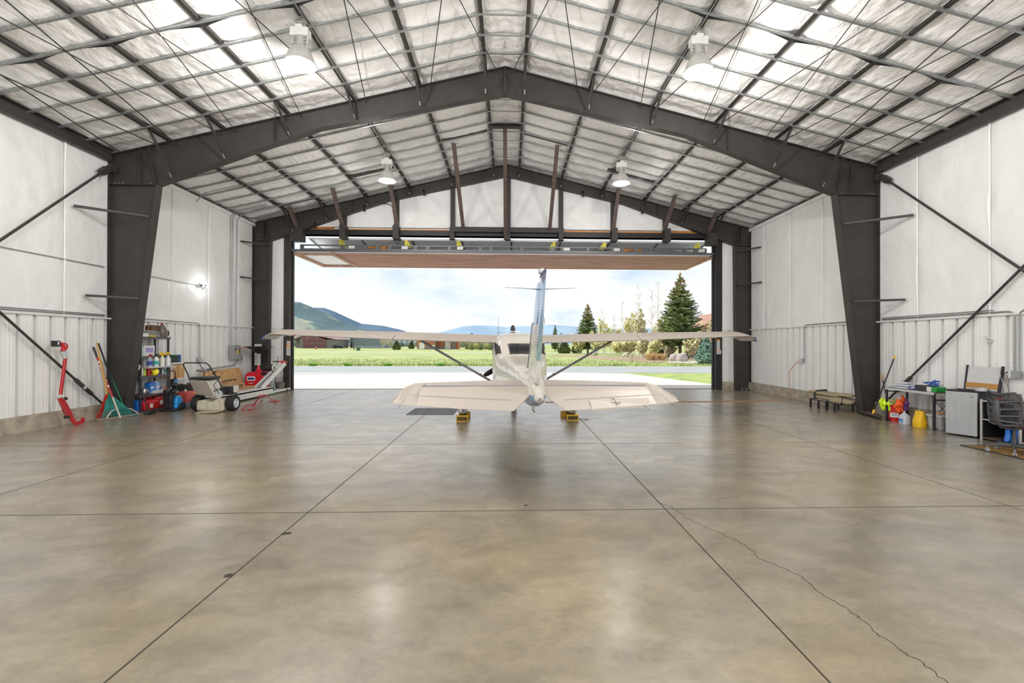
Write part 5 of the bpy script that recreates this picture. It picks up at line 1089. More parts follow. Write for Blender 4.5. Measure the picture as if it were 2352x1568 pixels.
# broom in front of the shelf
b = atZ(350, 950); tp = atX(304, 832, -9.0); tp.y = min(tp.y, 11.1); t = thing('floor_broom', 'black broom leaning across the left end of the black shelf', 'broom', (b.x, b.y, 0))
b0 = atZ(342, 946, .05); MB().tube([b0, atY(304, 832, 11.12)], .015, 8).build('handle', BLACKM, t, smooth=True, world=True)
m = MB(); m.box(b0+Vector((.02, 0, .01)), (.12, .30, .05), .3); m.build('head', BLACK, t, world=True, bevel=.01); m = MB()
for k in range(14): m.box(b0+Vector((.02+.03*(k % 2), -.14+.02*k, -.025)), (.05, .016, .05), .3)
m.build('bristles', RUBBER, t, world=True)
# ---- black plastic shelf unit
SX0, SX1, SY0, SY1 = -9.27, -8.87, 11.27, 12.22; TZ = (.06, .44, .90, 1.38, 1.86)
BSH = mat('dark_grey_shelf', (.09, .085, .09), .5, var=.3, vscale=20)
t = thing('plastic_shelf_unit', 'black plastic five tier shelf crowded with bottles behind the near left column', 'shelf', (-9.07, 11.75, 0), 0, 'shelf units')
for z in TZ:
    m = MB(); m.bb((SX0, SY0, z-.05), (SX1, SY1, z)); m.bb((SX1-.012, SY0-.006, z-.06), (SX1+.006, SY1+.006, z+.005)); m.bb((SX0, SY0-.008, z-.06), (SX1, SY0+.006, z+.005)); m.build('shelf', BSH, t, world=True, bevel=.003)
for x in (SX0+.03, SX1-.03):
    for y in (SY0+.03, SY1-.03): MB().cyl((x, y, 0), (x, y, 1.86), .026, 10).build('post', BLACK, t, smooth=True, world=True)
WS = (-9.27, -8.98, 12.42, 12.98)
t = thing('plastic_shelf_unit', 'white plastic shelf holding two cardboard boxes, right of the black shelf', 'shelf', (-9.1, 12.7, 0), 0, 'shelf units')
for z in (.05, .40, .75, 1.18): m = MB(); m.bb((WS[0], WS[2], z-.04), (WS[1], WS[3], z)); m.build('shelf', WHITEP, t, world=True, bevel=.004)
for x in (WS[0]+.025, WS[1]-.025):
    for y in (WS[2]+.025, WS[3]-.025): MB().cyl((x, y, 0), (x, y, 1.18), .02, 10).build('post', WHITEP, t, smooth=True, world=True)
def carton(c, d, label, mt=CARD, name='cardboard_box', rz_=0, group=None, tape=True):
    t = thing(name, label, 'box', c, rz_, group); B(((0, 0, d[2]/2), d)).build('carton', mt, t, bevel=.004)
    if tape: m = MB(); m.box((0, 0, d[2]+.001), (.03, d[1], .002)); m.box((d[0]/2+.001, 0, d[2]*.8), (.002, d[1]*.25, .03)); m.build('printed_tape', CREAM, t)
    return t
carton((-9.12, 12.56, .75), (.24, .24, .38), 'left cardboard box on the white shelf', group='boxes on the white shelf'); carton((-9.12, 12.83, .75), (.24, .24, .38), 'right cardboard box on the white shelf', group='boxes on the white shelf')
for k in range(4):
    t = thing('oil_can', ['dark can with blue lid, leftmost of four on the white shelf', 'dark green striped can, second of four on the white shelf', 'dark can with green stripe, third of four on the white shelf', 'dark blue can, rightmost of four on the white shelf'][k], 'can', (-9.08, 12.48+.115*k, 1.18), 0, 'cans on the white shelf')
    MB().cyl((0, 0, 0), (0, 0, .19), .05, 14).build('can', [BLACK, BLACK, BLACK, mat('navy_can', (.02, .05, .2), .4)][k], t, smooth=True); MB().cyl((0, 0, .19), (0, 0, .21), .045, 14).build('lid', BLUE if k % 3 == 0 else GREENP, t, smooth=True); MB().lathe([(.0505, .04), (.0505, .15)], n=10, arc=1.2).build('stripe', GREENP, t)
# bottles
def bottle(loc, r, h, body, cap, label, kind='plain', band=None, rz_=0, group=None, tilt=0):
    t = thing('spray_bottle' if kind == 'spray' else ('plastic_jug' if kind == 'jug' else 'bottle'), label, 'bottle', loc, rz_, group)
    if tilt: t.rotation_euler = (tilt, 0, rz_)
    prof = [(.001, 0), (r, .002), (r, h*.62), (r*.92, h*.7), (r*.35, h*.86), (r*.32, h*.92)] if kind != 'can' else [(.001, 0), (r, 0), (r, h*.88), (r*.6, h*.95), (.001, h*.95)]
    MB().lathe(prof, n=16).build('body', body, t, smooth=True)
    if kind == 'spray':
        m = MB(); m.cyl((0, 0, h*.9), (0, 0, h*1.0), r*.36, 10); m.beam((-.02, 0, h*1.03), (.06, 0, h*1.05), .022, .03); m.beam((.03, 0, h*1.02), (.02, 0, h*.9), .012, .012); m.build('trigger', cap, t)
    else: MB().cyl((0, 0, h*.9), (0, 0, h*1.0), r*.4, 12).build('cap', cap, t, smooth=True)
    if band: MB().lathe([(r*1.012, h*.15), (r*1.012, h*.5)], n=16).build('label_band', band, t, smooth=True)
    return t
WB = mat('translucent_white_bottle', (.72, .74, .72), .35); TEALL = mat('teal_label', (.05, .42, .35), .5); CYL_ = mat('pale_cyan_bottle', (.45, .68, .72), .3); LIME = mat('lime_bottle', (.50, .62, .08), .4); AMB = mat('silver_can', (.5, .5, .52), .3, .6); BRN = mat('brown_leather', (.12, .06, .04), .6, var=.3); NAVY = mat('dark_blue_label', (.03, .07, .35), .4)
z = TZ[3]; G4 = 'bottles on the second highest black shelf'; G3 = 'bottles on the middle black shelf'
bottle((-8.95, 11.34, z), .07, .32, CYL_, BLACK, 'pale cyan bottle with black pump at the left of the second highest shelf', 'spray', group=G4)
t = carton((-9.06, 11.66, z), (.18, .34, .26), 'white box with violet picture on the second highest shelf', WHITEP, 'white_box', tape=False); m = MB(); m.box((.092, 0, .15), (.003, .24, .12)); m.build('printed_picture', mat('violet_print', (.35, .32, .62), .5), t)
# a tier of bottles standing on the middle shelf (front row hung with sprayers above)
z = TZ[2]
mid_ = [(.035, .22, WHITEP, WHITEP, 'plain', None, 'white bottle at the left end of the middle shelf'), (.04, .20, LIME, WHITEP, 'plain', None, 'lime green bottle on the middle shelf'), (.05, .24, RED, REDM, 'plain', None, 'red bottle behind the yellow funnel'), (.03, .22, AMB, BLUE, 'can', NAVY, 'silver spray can with blue cap on the middle shelf'), (.05, .17, ORANGE, WHITEP, 'plain', WHITEP, 'squat orange bottle with white label'), (.032, .25, NAVY, RED, 'can', None, 'dark blue spray can with red cap'), (.032, .22, AMB, GREENP, 'can', None, 'silver spray can with green cap'), (.036, .24, WHITEP, TEALL, 'plain', TEALL, 'white bottle with teal cap at the right end of the middle shelf')]
for k, (r, h, bd, cp_, kd, bn, lb) in enumerate(mid_): bottle((-8.94-.02*(k % 2), 11.38+.112*k, z), r, h*1.1, bd, cp_, lb, kd, bn, group=G3)
for k, (bd, cp_, bn, lb) in enumerate(((CLEAR, RED, NAVY, 'clear spray bottle with red trigger, first of the row on the third shelf'), (WB, BLACK, TEALL, 'white spray bottle with black trigger and green diamond label'), (CREAM, YEL, None, 'cream spray bottle with yellow trigger'), (WB, WHITEP, None, 'plain white squeeze bottle at the right end of the spray bottle row'))):
    bottle((-8.835, 11.50+.20*k, 1.12), .055, .28, bd, cp_, lb, 'spray' if k < 3 else 'plain', bn, group='spray bottles hung on the front rail of the shelf')
m = MB(); m.bb((-8.90, 11.40, 1.085), (-8.76, 12.22, 1.12)); m.bb((-8.90, 11.40, 1.085), (-8.885, 11.42, 1.36)); m.bb((-8.90, 12.20, 1.085), (-8.885, 12.22, 1.36)); tag(m.build('hanging_tray', LGREY), 'grey tray hung in front of the black shelf under the spray bottles', 'tray')
for k in range(2):
    t = thing('yellow_clamp', ['yellow spring clamp above the spray bottles, left one', 'yellow spring clamp above the spray bottles, right one'][k], 'clamp', (-8.86, 11.92+.2*k, 1.40), 0, 'yellow clamps'); MB().tube([(0, -.07, 0), (0, -.03, .05), (0, .03, .05), (0, .06, .01)], .022, 8).build('jaw', YEL, t, smooth=True); MB().tube([(0, .05, .0), (0, .1, -.02)], .018, 8).build('grip', BLACK, t, smooth=True)
t = thing('yellow_funnel', 'yellow funnel lying at the front of the middle shelf', 'funnel', (-8.84, 11.68, .98)); MB().lathe([(.09, 0), (.085, .01), (.02, .07), (.012, .14)], n=18, R=Matrix.Rotation(radians(70), 3, 'X')).build('cone', mat('bright_yellow', (.92, .78, .02), .4), t, smooth=True)
t = thing('tape_roll', 'roll of pale tape hanging at the left end of the middle shelf', 'tape', (-8.88, 11.17, 1.13)); MB().lathe([(.04, -.02), (.075, -.02), (.075, .02), (.04, .02), (.04, -.02)], n=20, R=Matrix.Rotation(pi/2, 3, 'Y')).build('roll', CREAM, t, smooth=True)
bottle((-9.0, 11.30, z), .05, .2, BRN, RED, 'dark red bottle partly behind the column at the middle shelf', group=G3)
# top shelf
z = TZ[4]
t = thing('grey_storage_bin', 'upturned grey green bin lid on the top shelf', 'bin', (-9.02, 11.55, z)); m = MB(); m.loft([[Vector((x, y, zz)) for x, y, zz in ((-.16, yy, 0), (.16, yy, 0), (.16, yy, hh_), (-.16, yy, hh_))] for yy, hh_ in ((-.32, .15), (.0, .145), (.2, .12), (.27, .02))]); m.build('lid', mat('grey_green_plastic', (.20, .22, .19), .5), t, bevel=.02); MB().tube([(.17, -.30, .15), (.17, .12, .145), (.17, .24, .12), (.17, .28, .0)], .008, 6).build('white_edge', LGREY, t)
t = thing('toy_plane_model', 'small white and violet packet at the left end of the top shelf', 'packet', (-8.90, 11.38, z)) if 0 else carton((-8.88, 11.38, z), (.08, .18, .08), 'small crumpled white packet at the left end of the top shelf', WHITEP, 'white_packet', tape=False)
tag(MB().box((-8.85, 11.60, z+.015), (.05, .16, .03)).build('yellow_case', YEL, bevel=.006), 'small flat yellow case on the top shelf', 'case')
t = thing('brown_bag', 'brown patterned bag with handle on the top shelf', 'bag', (-9.05, 11.86, z)); m = MB(); m.box((0, 0, .15), (.16, .30, .30)); m.build('body', BRN, t, bevel=.03); MB().tube([(.03, -.10, .28), (.03, -.17, .27), (.03, -.19, .18), (.03, -.15, .10)], .02, 8).build('handle', mat('tan_leather', (.30, .15, .09), .6), t, smooth=True)
t = thing('coffee_pot', 'glass coffee pot with red knob at the right end of the top shelf', 'coffee pot', (-8.98, 12.08, z)); MB().lathe([(.001, 0), (.10, .0), (.125, .06), (.12, .15), (.09, .21), (.08, .25), (.05, .30), (.03, .33)], n=20).build('jug', mat('smoked_glass', (.16, .13, .12), .15, alpha=.85), t, smooth=True); MB().sph((0, 0, .35), .03, 10).build('red_knob', RED, t, smooth=True); MB().tube([(.03, .11, .17), (.03, .19, .16), (.03, .19, .05), (.03, .12, .03)], .014, 8).build('handle', BLACK, t, smooth=True)
# lower shelf
z = TZ[1]
for y, w, lb, bd in ((11.72, .19, 'blue metal can on the lower black shelf', BLUE), (11.90, .13, 'blue and white box beside the blue can', mat('blue_white_print', (.25, .40, .72), .4))):
    t = thing('solvent_can', lb, 'can', (-9.0, y, z), 0, 'blue cans on the lower shelf'); B(((0, 0, .14), (.12, w*.9, .27))).build('can', bd, t, bevel=.006); MB().cyl((0, 0, .27), (0, 0, .30), .025, 10).build('spout', WHITEP if bd is not BLUE else BLACK, t); B(((.062, 0, .15), (.002, w*.5, .05))).build('label', WHITEP, t)
bottle((-8.95, 12.03, z), .035, .16, BLUE, BLUE, 'small blue bottle beside the blue cans')
t = thing('paint_tray', 'stack of white trays at the front of the lower black shelf', 'tray', (-8.88, 11.85, z)); m = MB(); [m.box((0, .01*k, .015+.025*k), (.16, .42-.03*k, .018)) for k in range(3)]; m.build('trays', WHITEP, t, bevel=.003)
t = carton((-9.02, 12.1, z+.0), (.2, .2, .12), 'orange brown box at the right of the lower black shelf', mat('orange_box', (.55, .18, .06), .6), 'orange_box', tape=False)
t = thing('chrome_filter', 'round chrome vent part on the lower black shelf', 'vent', (-8.86, 11.42, z+.08)); MB().lathe([(.001, -.03), (.07, -.03), (.08, 0), (.05, .03), (.001, .035)], n=16, R=Matrix.Rotation(pi/2, 3, 'Y')).build('housing', ALU, t, smooth=True); MB().lathe([(.055, .034), (.06, .04), (.065, .034)], n=16, R=Matrix.Rotation(pi/2, 3, 'Y')).build('ring', BLACK, t, smooth=True)
# bottom shelf : fuel cans
def fuel_can(loc, d, label, rz_=0):
    t = thing('fuel_can', label, 'fuel can', loc, rz_, 'red fuel cans'); x, y, h = d
    m = MB(); m.loft([[Vector((a*x/2*s_, b*y/2*s2, zz)) for a, b in ((-1, -1), (1, -1), (1, 1), (-1, 1))] for zz, s_, s2 in ((0, .94, .96), (.03, 1, 1), (h*.66, 1, 1), (h*.82, .85, .9), (h*.9, .5, .6))]); m.build('body', RED, t, bevel=.02)
    MB().tube([(0, -y*.3, h*.78), (0, -y*.2, h*1.02), (0, y*.2, h*1.02), (0, y*.34, h*.78)], .022, 8).build('handle', RED, t, smooth=True); MB().cyl((0, y*.38, h*.75), (0, y*.44, h*.98), .028, 10).build('cap', BLACK, t, smooth=True)
    m = MB(); m.box((x/2+.001, -.02, h*.36), (.003, .10, .11)); m.build('white_sticker', CREAM, t)
fuel_can((-8.97, 11.60, .06), (.24, .46, .27), 'red fuel can with white sticker at the front under the black shelf')
fuel_can((-9.05, 12.0, .06), (.28, .42, .36), 'larger rounded red fuel can behind, under the black shelf')
t = thing('blue_oil_jug', 'blue jug with round pale label at the left foot of the black shelf', 'jug', (-8.98, 11.33, .06)); m = MB(); m.loft([[Vector((a*.06, b*.08*s_, zz)) for a, b in ((-1, -1), (1, -1), (1, 1), (-1, 1))] for zz, s_ in ((0, 1), (.2, 1), (.27, .8))]); m.build('body', BLUE, t, bevel=.012); MB().cyl((.061, -.01, .14), (.063, -.01, .14), .035, 14).build('round_label', LGREY, t)
# pressure washer
o = Vector((-8.52, 11.78, 0)); t = thing('pressure_washer', 'blue and black pressure washer with upright handle and coiled hose', 'pressure washer', o)
m = MB(); m.box((0, .0, .035), (.34, .38, .06)); m.box((-.02, -.02, .30), (.20, .20, .48)); m.build('body', BLACK, t, bevel=.02)
m = MB(); m.loft([[Vector((x, y*s_+.09, zz)) for x, y in ((-.12, -.11), (.15, -.11), (.15, .13), (-.12, .13))] for zz, s_ in ((.05, 1), (.2, 1), (.3, .8), (.37, .5))]); m.build('blue_cover', mat('bright_blue', (.02, .30, .75), .35), t, bevel=.03)
for x in (-.17, .18):
    w = MB().lathe([(.03, -.03), (.085, -.03), (.10, 0), (.085, .03), (.03, .03)], (x, .14, .10), 18, Matrix.Rotation(pi/2, 3, 'Y')).build('wheel', RUBBER, t, smooth=True); m = MB(); [m.beam((x+.02*(1 if x > 0 else -1), .14, .10), (x+.02*(1 if x > 0 else -1), .14+.08*cos(a), .10+.08*sin(a)), .02, .03) for a in [2*pi*k/5 for k in range(5)]]; m.build('blue_hubcap', bpy.data.materials['bright_blue'], w)
MB().tube([(-.02, -.09, .5), (-.02, -.09, .97), (-.02, -.05, 1.0), (-.02, .12, 1.0), (-.02, .16, .97), (-.02, .16, .5)], .014, 8).build('handle', BLACKM, t, smooth=True)
m = MB(); [m.tube([(.03+.02*k, -.08+.115*cos(a)+.0*k, .50+.115*sin(a)+.01*k) for a in [2*pi*i/22 for i in range(22)]], .011, 6, closed=True) for k in range(5)]; m.tube([(.1, .02, .45), (.16, -.2, .50), (.15, -.28, .36), (.12, -.2, .22), (.1, .0, .18), (.14, .1, .1), (.16, -.1, .03)], .009, 6); m.build('hose', BLACK, t, smooth=True)
m = MB(); m.cyl((.02, -.06, .5), (.12, -.06, .5), .06, 14); m.box((.04, .02, .70), (.10, .13, .20)); m.tube([(.08, .0, .8), (.06, .05, .85), (.04, .1, .82)], .02, 8); m.build('reel_and_gun', BLACK, t, bevel=.008); MB().box((.095, .04, .74), (.01, .10, .05)).build('blue_stripe', bpy.data.materials['bright_blue'], t); MB().box((.13, .13, .34), (.04, .05, .04)).build('yellow_nozzle', YEL, t)
# small red generator, yellow case, tarp
t = thing('red_compressor', 'small faded red engine unit on a grey base right of the pressure washer', 'compressor', (-8.6, 12.45, 0)); m = MB(); m.box((0, 0, .28), (.26, .34, .28)); m.build('housing', mat('faded_red', (.60, .10, .09), .5), t, bevel=.02); B(((0, 0, .07), (.32, .46, .14))).build('base', GREY, t, bevel=.02); m = MB(); [m.box((.132, 0, .22+.04*k), (.004, .2, .012)) for k in range(4)]; m.build('vent_slats', mat('pale_red', (.7, .25, .22), .5), t); B(((.133, .09, .38), (.004, .08, .05))).build('yellow_label', YEL, t); MB().cyl((0, -.05, .42), (0, -.05, .48), .03, 10).build('cap', LGREY, t)
t = thing('yellow_storage_box', 'yellow box under a crumpled black tarp', 'box', (-8.98, 13.05, 0)); B(((0, 0, .20), (.34, .60, .40))).build('case', mat('ochre_yellow', (.70, .40, .02), .5), t, bevel=.01); B(((.172, .0, .30), (.003, .34, .06))).build('dark_print', INK, t)
m = MB(); n = 18
for j in range(n+1):
    for i in range(n+1):
        x = -9.25+.62*i/n; y = 12.68+.95*j/n; e = min(i, n-i, j, n-j)/n; m.v.append(Vector((x, y, .42+.12*min(1, e*6)+.05*noise.noise((x*9, y*9, 1))-.05*(e < .06))))
for j in range(n):
    for i in range(n): a = j*(n+1)+i; m.f.append([a, a+1, a+n+2, a+n+1]); m.m.append(0)
tag(m.build('black_tarp', mat('black_tarp_plastic', (.03, .03, .03), .4), smooth=True, solid=.02), 'crumpled black tarp draped on the yellow box', 'tarp')
# ---- walk-behind machine with silver hopper
o = Vector((-7.42, 11.78, 0)); t = thing('walk_behind_spreader', 'walk behind machine with silver hopper, two fat tyres and black push handle', 'lawn machine', o)
for x, nm in ((-.42, 0), (.42, 1)):
    m = MB(); R_ = Matrix.Rotation(pi/2, 3, 'Y'); m.lathe([(.12, -.09), (.15, -.095), (.185, -.085), (.195, -.05), (.195, .05), (.185, .085), (.15, .095), (.12, .09)], (x, 0, .195), 28, R_); w = m.build('tyre', RUBBER, t, smooth=True)
    MB().lathe([(.125, .085), (.115, .08), (.10, .05), (.055, .06), (.04, .085), (.001, .09)] if x > 0 else [(.125, -.085), (.115, -.08), (.10, -.05), (.055, -.06), (.001, -.09)], (x, 0, .195), 20, R_).build('wheel_rim', mat('pale_rim', (.60, .66, .68), .35), w, smooth=True)
    m = MB(); [m.tube([(x-.045+.015*k, .197*cos(a), .195+.197*sin(a)) for a in [2*pi*i/24 for i in range(24)]], .004, 4, closed=True) for k in range(7)]; m.build('tread', RUBBER, w)
m = MB(); m.prism([(-.33, .03), (.33, .03), (.33, .30), (.20, .34), (.02, .24), (-.20, .30), (-.33, .27)], .50, R90, (0, .27, 0)); m.build('deck', mat('dusty_cream_paint', (.52, .48, .38), .5, var=.25, vscale=9), t, bevel=.03)
m = MB(); m.prism([(-.2, 0), (.32, .02), (.30, .04), (-.1, .05)], .3, R90, (0, -.2, 0)); m.tube([(-.1, -.33, .03), (.05, -.38, .03), (.2, -.33, .03)], .02, 6); m.build('lower_guard', mat('muddy_metal', (.42, .36, .26), .5), t)
m = MB(); m.loft([[Vector((x, y, z)) for x, y, z in ((-.50, -.25, .78), (-.05, -.25, .78), (-.05, .25, .78), (-.50, .25, .78))], [Vector((x, y, z)) for x, y, z in ((-.36, -.20, .42), (.12, -.20, .38), (.12, .2, .38), (-.36, .2, .42))]]); m.build('hopper', mat('dull_silver', (.50, .46, .40), .3, .6, bump=.01, bscale=5), t, bevel=.015)
m = MB(); m.box((-.25, 0, .83), (.46, .5, .07)); m.build('black_lid', BLACK, t, bevel=.03)
m = MB(); m.tube([(.30, -.10, .42), (.18, -.2, .80), (.02, -.30, 1.16), (-.04, -.32, 1.22), (-.56, -.32, 1.22), (-.60, -.30, 1.17), (-.50, -.27, .92), (-.46, -.26, .78)], .016, 8); m.build('push_handle', BLACKM, t, smooth=True)
m = MB(); m.tube([(.14, -.24, .92), (.10, -.28, .96), (.18, -.28, 1.0)], .018, 6); m.tube([(.06, -.29, 1.06), (.0, -.34, 1.06)], .016, 6); m.tube([(.18, -.22, .80), (.12, -.28, .66), (.20, -.2, .45)], .008, 6); m.build('control_cable', BLACK, t)
m = MB(); m.box((.25, .12, .50), (.28, .26, .2)); m.cyl((.1, .1, .52), (.42, .1, .52), .09, 12); e = m.build('engine', BLACKM, t, bevel=.01); MB().box((.44, .1, .54), (.06, .16, .18)).build('silver_cover', ALU, e, bevel=.01); MB().cyl((.16, -.16, .43), (.16, -.12, .43), .10, 16).build('flywheel', LGREY, t)
# stool-like seat behind
t = thing('round_stool', 'grey round seat on a thin post behind the silver hopper', 'stool', (-8.35, 12.75, 0)); MB().lathe([(.001, .93), (.15, .93), (.18, .96), (.16, .99), (.001, 1.0)], n=20).build('seat', GREY, t, smooth=True); MB().cyl((0, 0, .03), (0, 0, .93), .02, 8).build('post', STEELL, t); MB().cyl((0, 0, 0), (0, 0, .03), .18, 16).build('foot', BLACK, t)
# OSB sheet, pallets, boards
OSB = mat('particle_board', (.62, .34, .12), .75, var=.35, vscale=16, col2=(.80, .52, .24), detail=8)
t = thing('particle_board_sheet', 'orange particle board sheet leaning on the far left wall behind the pallets', 'board', (-9.1, 14.85, 0)); m = MB(); m.loft([[Vector((x, y, z)) for x, y, z in ((-.0+.08, -.98, 0), (.025+.08, -.98, 0), (.025-.08, -.98, .86), (-.08, -.98, .86))], [Vector((x, y, z)) for x, y, z in ((.08, .98, 0), (.105, .98, 0), (-.055, .98, .88), (-.08, .98, .88))]]); m.build('panel', OSB, t)
m = MB(); y = -.75
while y < .6: l_ = random.uniform(.03, .10); m.box((.038-.0*y, y+l_/2, .50+.02*y), (.006, l_, random.choice((.02, .035)))); y += l_+.015
m.build('stamped_print', INK, t)
def pallet(loc, L_, Wd, label, rz_=0, tilt=0):
    t = thing('wooden_pallet', label, 'pallet', loc, rz_, 'wooden pallets'); t.rotation_euler = (tilt, 0, rz_)
    for y in (-1, 0, 1): B(((0, y*(L_/2-.03), .06), (Wd, .06, .09))).build('stringer', WOOD, t)
    for k in range(5): B(((-Wd/2+.05+k*(Wd-.1)/4, 0, .113), (.09, L_, .016))).build('deck_board', WOOD, t)
    for k in range(3): B(((-Wd/2+.05+k*(Wd-.1)/2, 0, .008), (.09, L_, .016))).build('deck_board', WOOD, t)
WOOD2 = mat('reddish_board', (.45, .18, .09), .6, var=.25, vscale=5)
for k in range(6):
    L_ = 2.3-.12*k; y = 14.15+.04*k; mt = [WOOD, WOOD2, WOOD, WOOD, WOOD2, WOOD][k]
    tag(B(((-8.55+.03*(k % 3), y, .045+.052*k), (.62-.05*(k % 2), L_, .045), .02*(k % 3-1))).build('timber_board', mt, bevel=.003), ['lowest pale board of the stack on the floor', 'lowest reddish board of the stack, second from the floor', 'pale board third from the floor in the stack', 'pale board fourth from the floor in the stack', 'upper reddish board of the stack', 'top pale board under the pallet'][k], 'board', 'stacked boards by the left wall')
pallet((-8.62, 13.75, .345), 1.5, .8, 'wooden pallet lying on the stack of boards', .03)
for k in range(3): tag(MB().beam((-8.7+.1*k, 13.1+.1*k, .50+.012*k), (-8.85+.07*k, 14.4, .56+.03*k), .06, .015).build('wood_lath', WOOD), ['lowest loose lath on the pallet', 'middle loose lath on the pallet', 'upper loose lath on the pallet'][k], 'lath', 'loose laths')
# ---- white low platform jack with slanted post
o = Vector((-7.95, 14.3, 0)); t = thing('white_tow_platform', 'long white steel platform on the floor with a slanted post and red handlebar', 'tow platform', o)
m = MB(); m.bb((-.12, -1.9, .05), (.14, 1.05, .26)); m.bb((-.34, -1.9, .20), (.14, 1.05, .27)); m.bb((-.3, -1.85, 0), (-.2, 1.0, .2)); m.build('chassis', WHITEP, t, bevel=.01)
m = MB(); m.bb((.02, 1.05, .06), (.12, 2.3, .12)); m.bb((-.36, 1.05, .06), (-.28, 2.1, .12)); m.bb((-.36, 2.0, .06), (.12, 2.1, .1)); m.build('fork', WHITEP, t)
A = Vector((-.10, .62, .26)); Bq = Vector((.12, 1.72, 1.02)); m = MB(); d = (Bq-A).normalized(); m.beam(A+Vector((.10, 0, 0)), Bq+Vector((.09, 0, 0)), .03, .14); m.beam(A+Vector((-.10, 0, 0)), Bq+Vector((-.05, 0, 0)), .03, .14); m.build('slanted_post', WHITEP, t); m = MB(); m.beam(A+Vector((0, -.02, 0)), A.lerp(Bq, .75), .12, .05); m.build('dark_channel', GREY, t)
m = MB(); c = Bq-d*.30+Vector((-.18, -.15, .03)); m.cyl(c+Vector((-.1, 0, 0)), c+Vector((.12, 0, 0)), .12, 18); m.build('motor', BLACK, t, smooth=True, bevel=.01); MB().lathe([(.07, 0), (.12, 0), (.12, .03), (.07, .03), (.07, 0)], c+Vector((.12, 0, 0)), 22, Matrix.Rotation(pi/2, 3, 'Y')).build('white_ring', WHITEP, t, smooth=True); MB().box(c+Vector((-.16, -.03, -.2)), (.2, .08, .1)).build('winch', BLACKM, t, bevel=.01)
m = MB(); m.box(Bq+Vector((0, .02, .04)), (.26, .12, .08)); hb_ = m.build('handle_block', RED, t, bevel=.015); MB().cyl(Bq+Vector((-.34, .02, .06)), Bq+Vector((.34, .02, .06)), .018, 10).build('handlebar', BLACK, hb_)
tag(B(((-7.98, 12.85, .30), (.14, .30, .05), .5)).build('battery_charger', BLACK, bevel=.01), 'small black and blue box on the near end of the white platform', 'box')
# red tow bar stand
t = thing('red_tow_bar', 'red tubular aircraft tow bar standing on the floor before the white platform', 'tow bar', (-6.95, 12.6, 0))
q = lambda px, py, z: atZ(px, py, z)
m = MB(); f1 = q(555, 941, .02); f2 = q(569, 941, .02); k1 = q(565, 931, .14) if 0 else atZ(566, 931, .12); k2 = atZ(586, 929, .12); tp1 = atZ(597, 911, .36); tp2 = atZ(608, 908, .38); ft = atZ(634, 921, .02)
m.tube([f1+Vector((.07, 0, 0)), f1, k1, k2.lerp(k1, .2), tp1, tp2], .014, 8); m.tube([f2+Vector((0, 0, 0)), f2+Vector((.1, 0, 0)), k2, k2+Vector((-.05, .02, .02))], .014, 8); m.tube([tp2, ft.lerp(tp2, .25), ft], .013, 8)
m.tube([tp1, atZ(593, 909, .40), atZ(598, 907, .42), tp2+Vector((0, .02, .02)), tp2], .012, 6); m.tube([ft+Vector((-.18, 0, 0)), ft+Vector((-.05, .08, 0)), ft+Vector((.12, 0, 0)), ft+Vector((0, -.05, 0)), ft+Vector((-.18, 0, 0))], .012, 6); m.tube([k2, atZ(600, 920, .02)+Vector((0, 0, .02))], .013, 8)
m.build('tubes', REDM, t, smooth=True, world=True); MB().cyl(atZ(598, 920.5, .03), atZ(602, 919, .03), .018, 8).build('rubber_tip', BLACK, t, world=True)
# red oil drain tank with black funnel
o = Vector((-8.72, 16.15, 0)); t = thing('oil_drain_tank', 'red oil drain tank with a tall white pole and wide black funnel pan', 'oil drain', o)
m = MB(); m.loft([[Vector((a*.32*s_, b*.28*s_, z)) for a, b in ((-1, -1), (1, -1), (1, 1), (-1, 1))] for z, s_ in ((.05, .96), (.1, 1.0), (.62, .98), (.70, .80), (.72, .62))]); m.lathe([(.16, .7), (.10, .74), (.05, .82), (.04, .92)], n=14); m.build('tank', mat('bright_red_tank', (.70, .01, .03), .35), t, bevel=.03)
MB().cyl((0, 0, .9), (0, 0, 1.38), .024, 10).build('pole', LGREY, t, smooth=True)
m = MB(); m.lathe([(.44, 1.60), (.45, 1.585), (.20, 1.48), (.06, 1.36), (.02, 1.34)], n=28); m.lathe([(.44, 1.60), (.43, 1.59), (.20, 1.50), (.001, 1.44)], n=28); m.build('funnel_pan', BLACK, t, smooth=True)
m = MB(); m.box((-.1, -.283, .50), (.28, .01, .15)); lb_ = m.build('badge_frame', WHITEP, t, bevel=.01); MB().box((-.1, -.29, .50), (.22, .005, .07)).build('badge_text', NAVY, lb_); MB().box((-.1, -.285, .34), (.16, .005, .03)).build('lower_badge', LGREY, t)
for x in (-.2, .2): MB().cyl((x-.02, -.2, .05), (x+.02, -.2, .05), .05, 10).build('caster', BLACK, t)
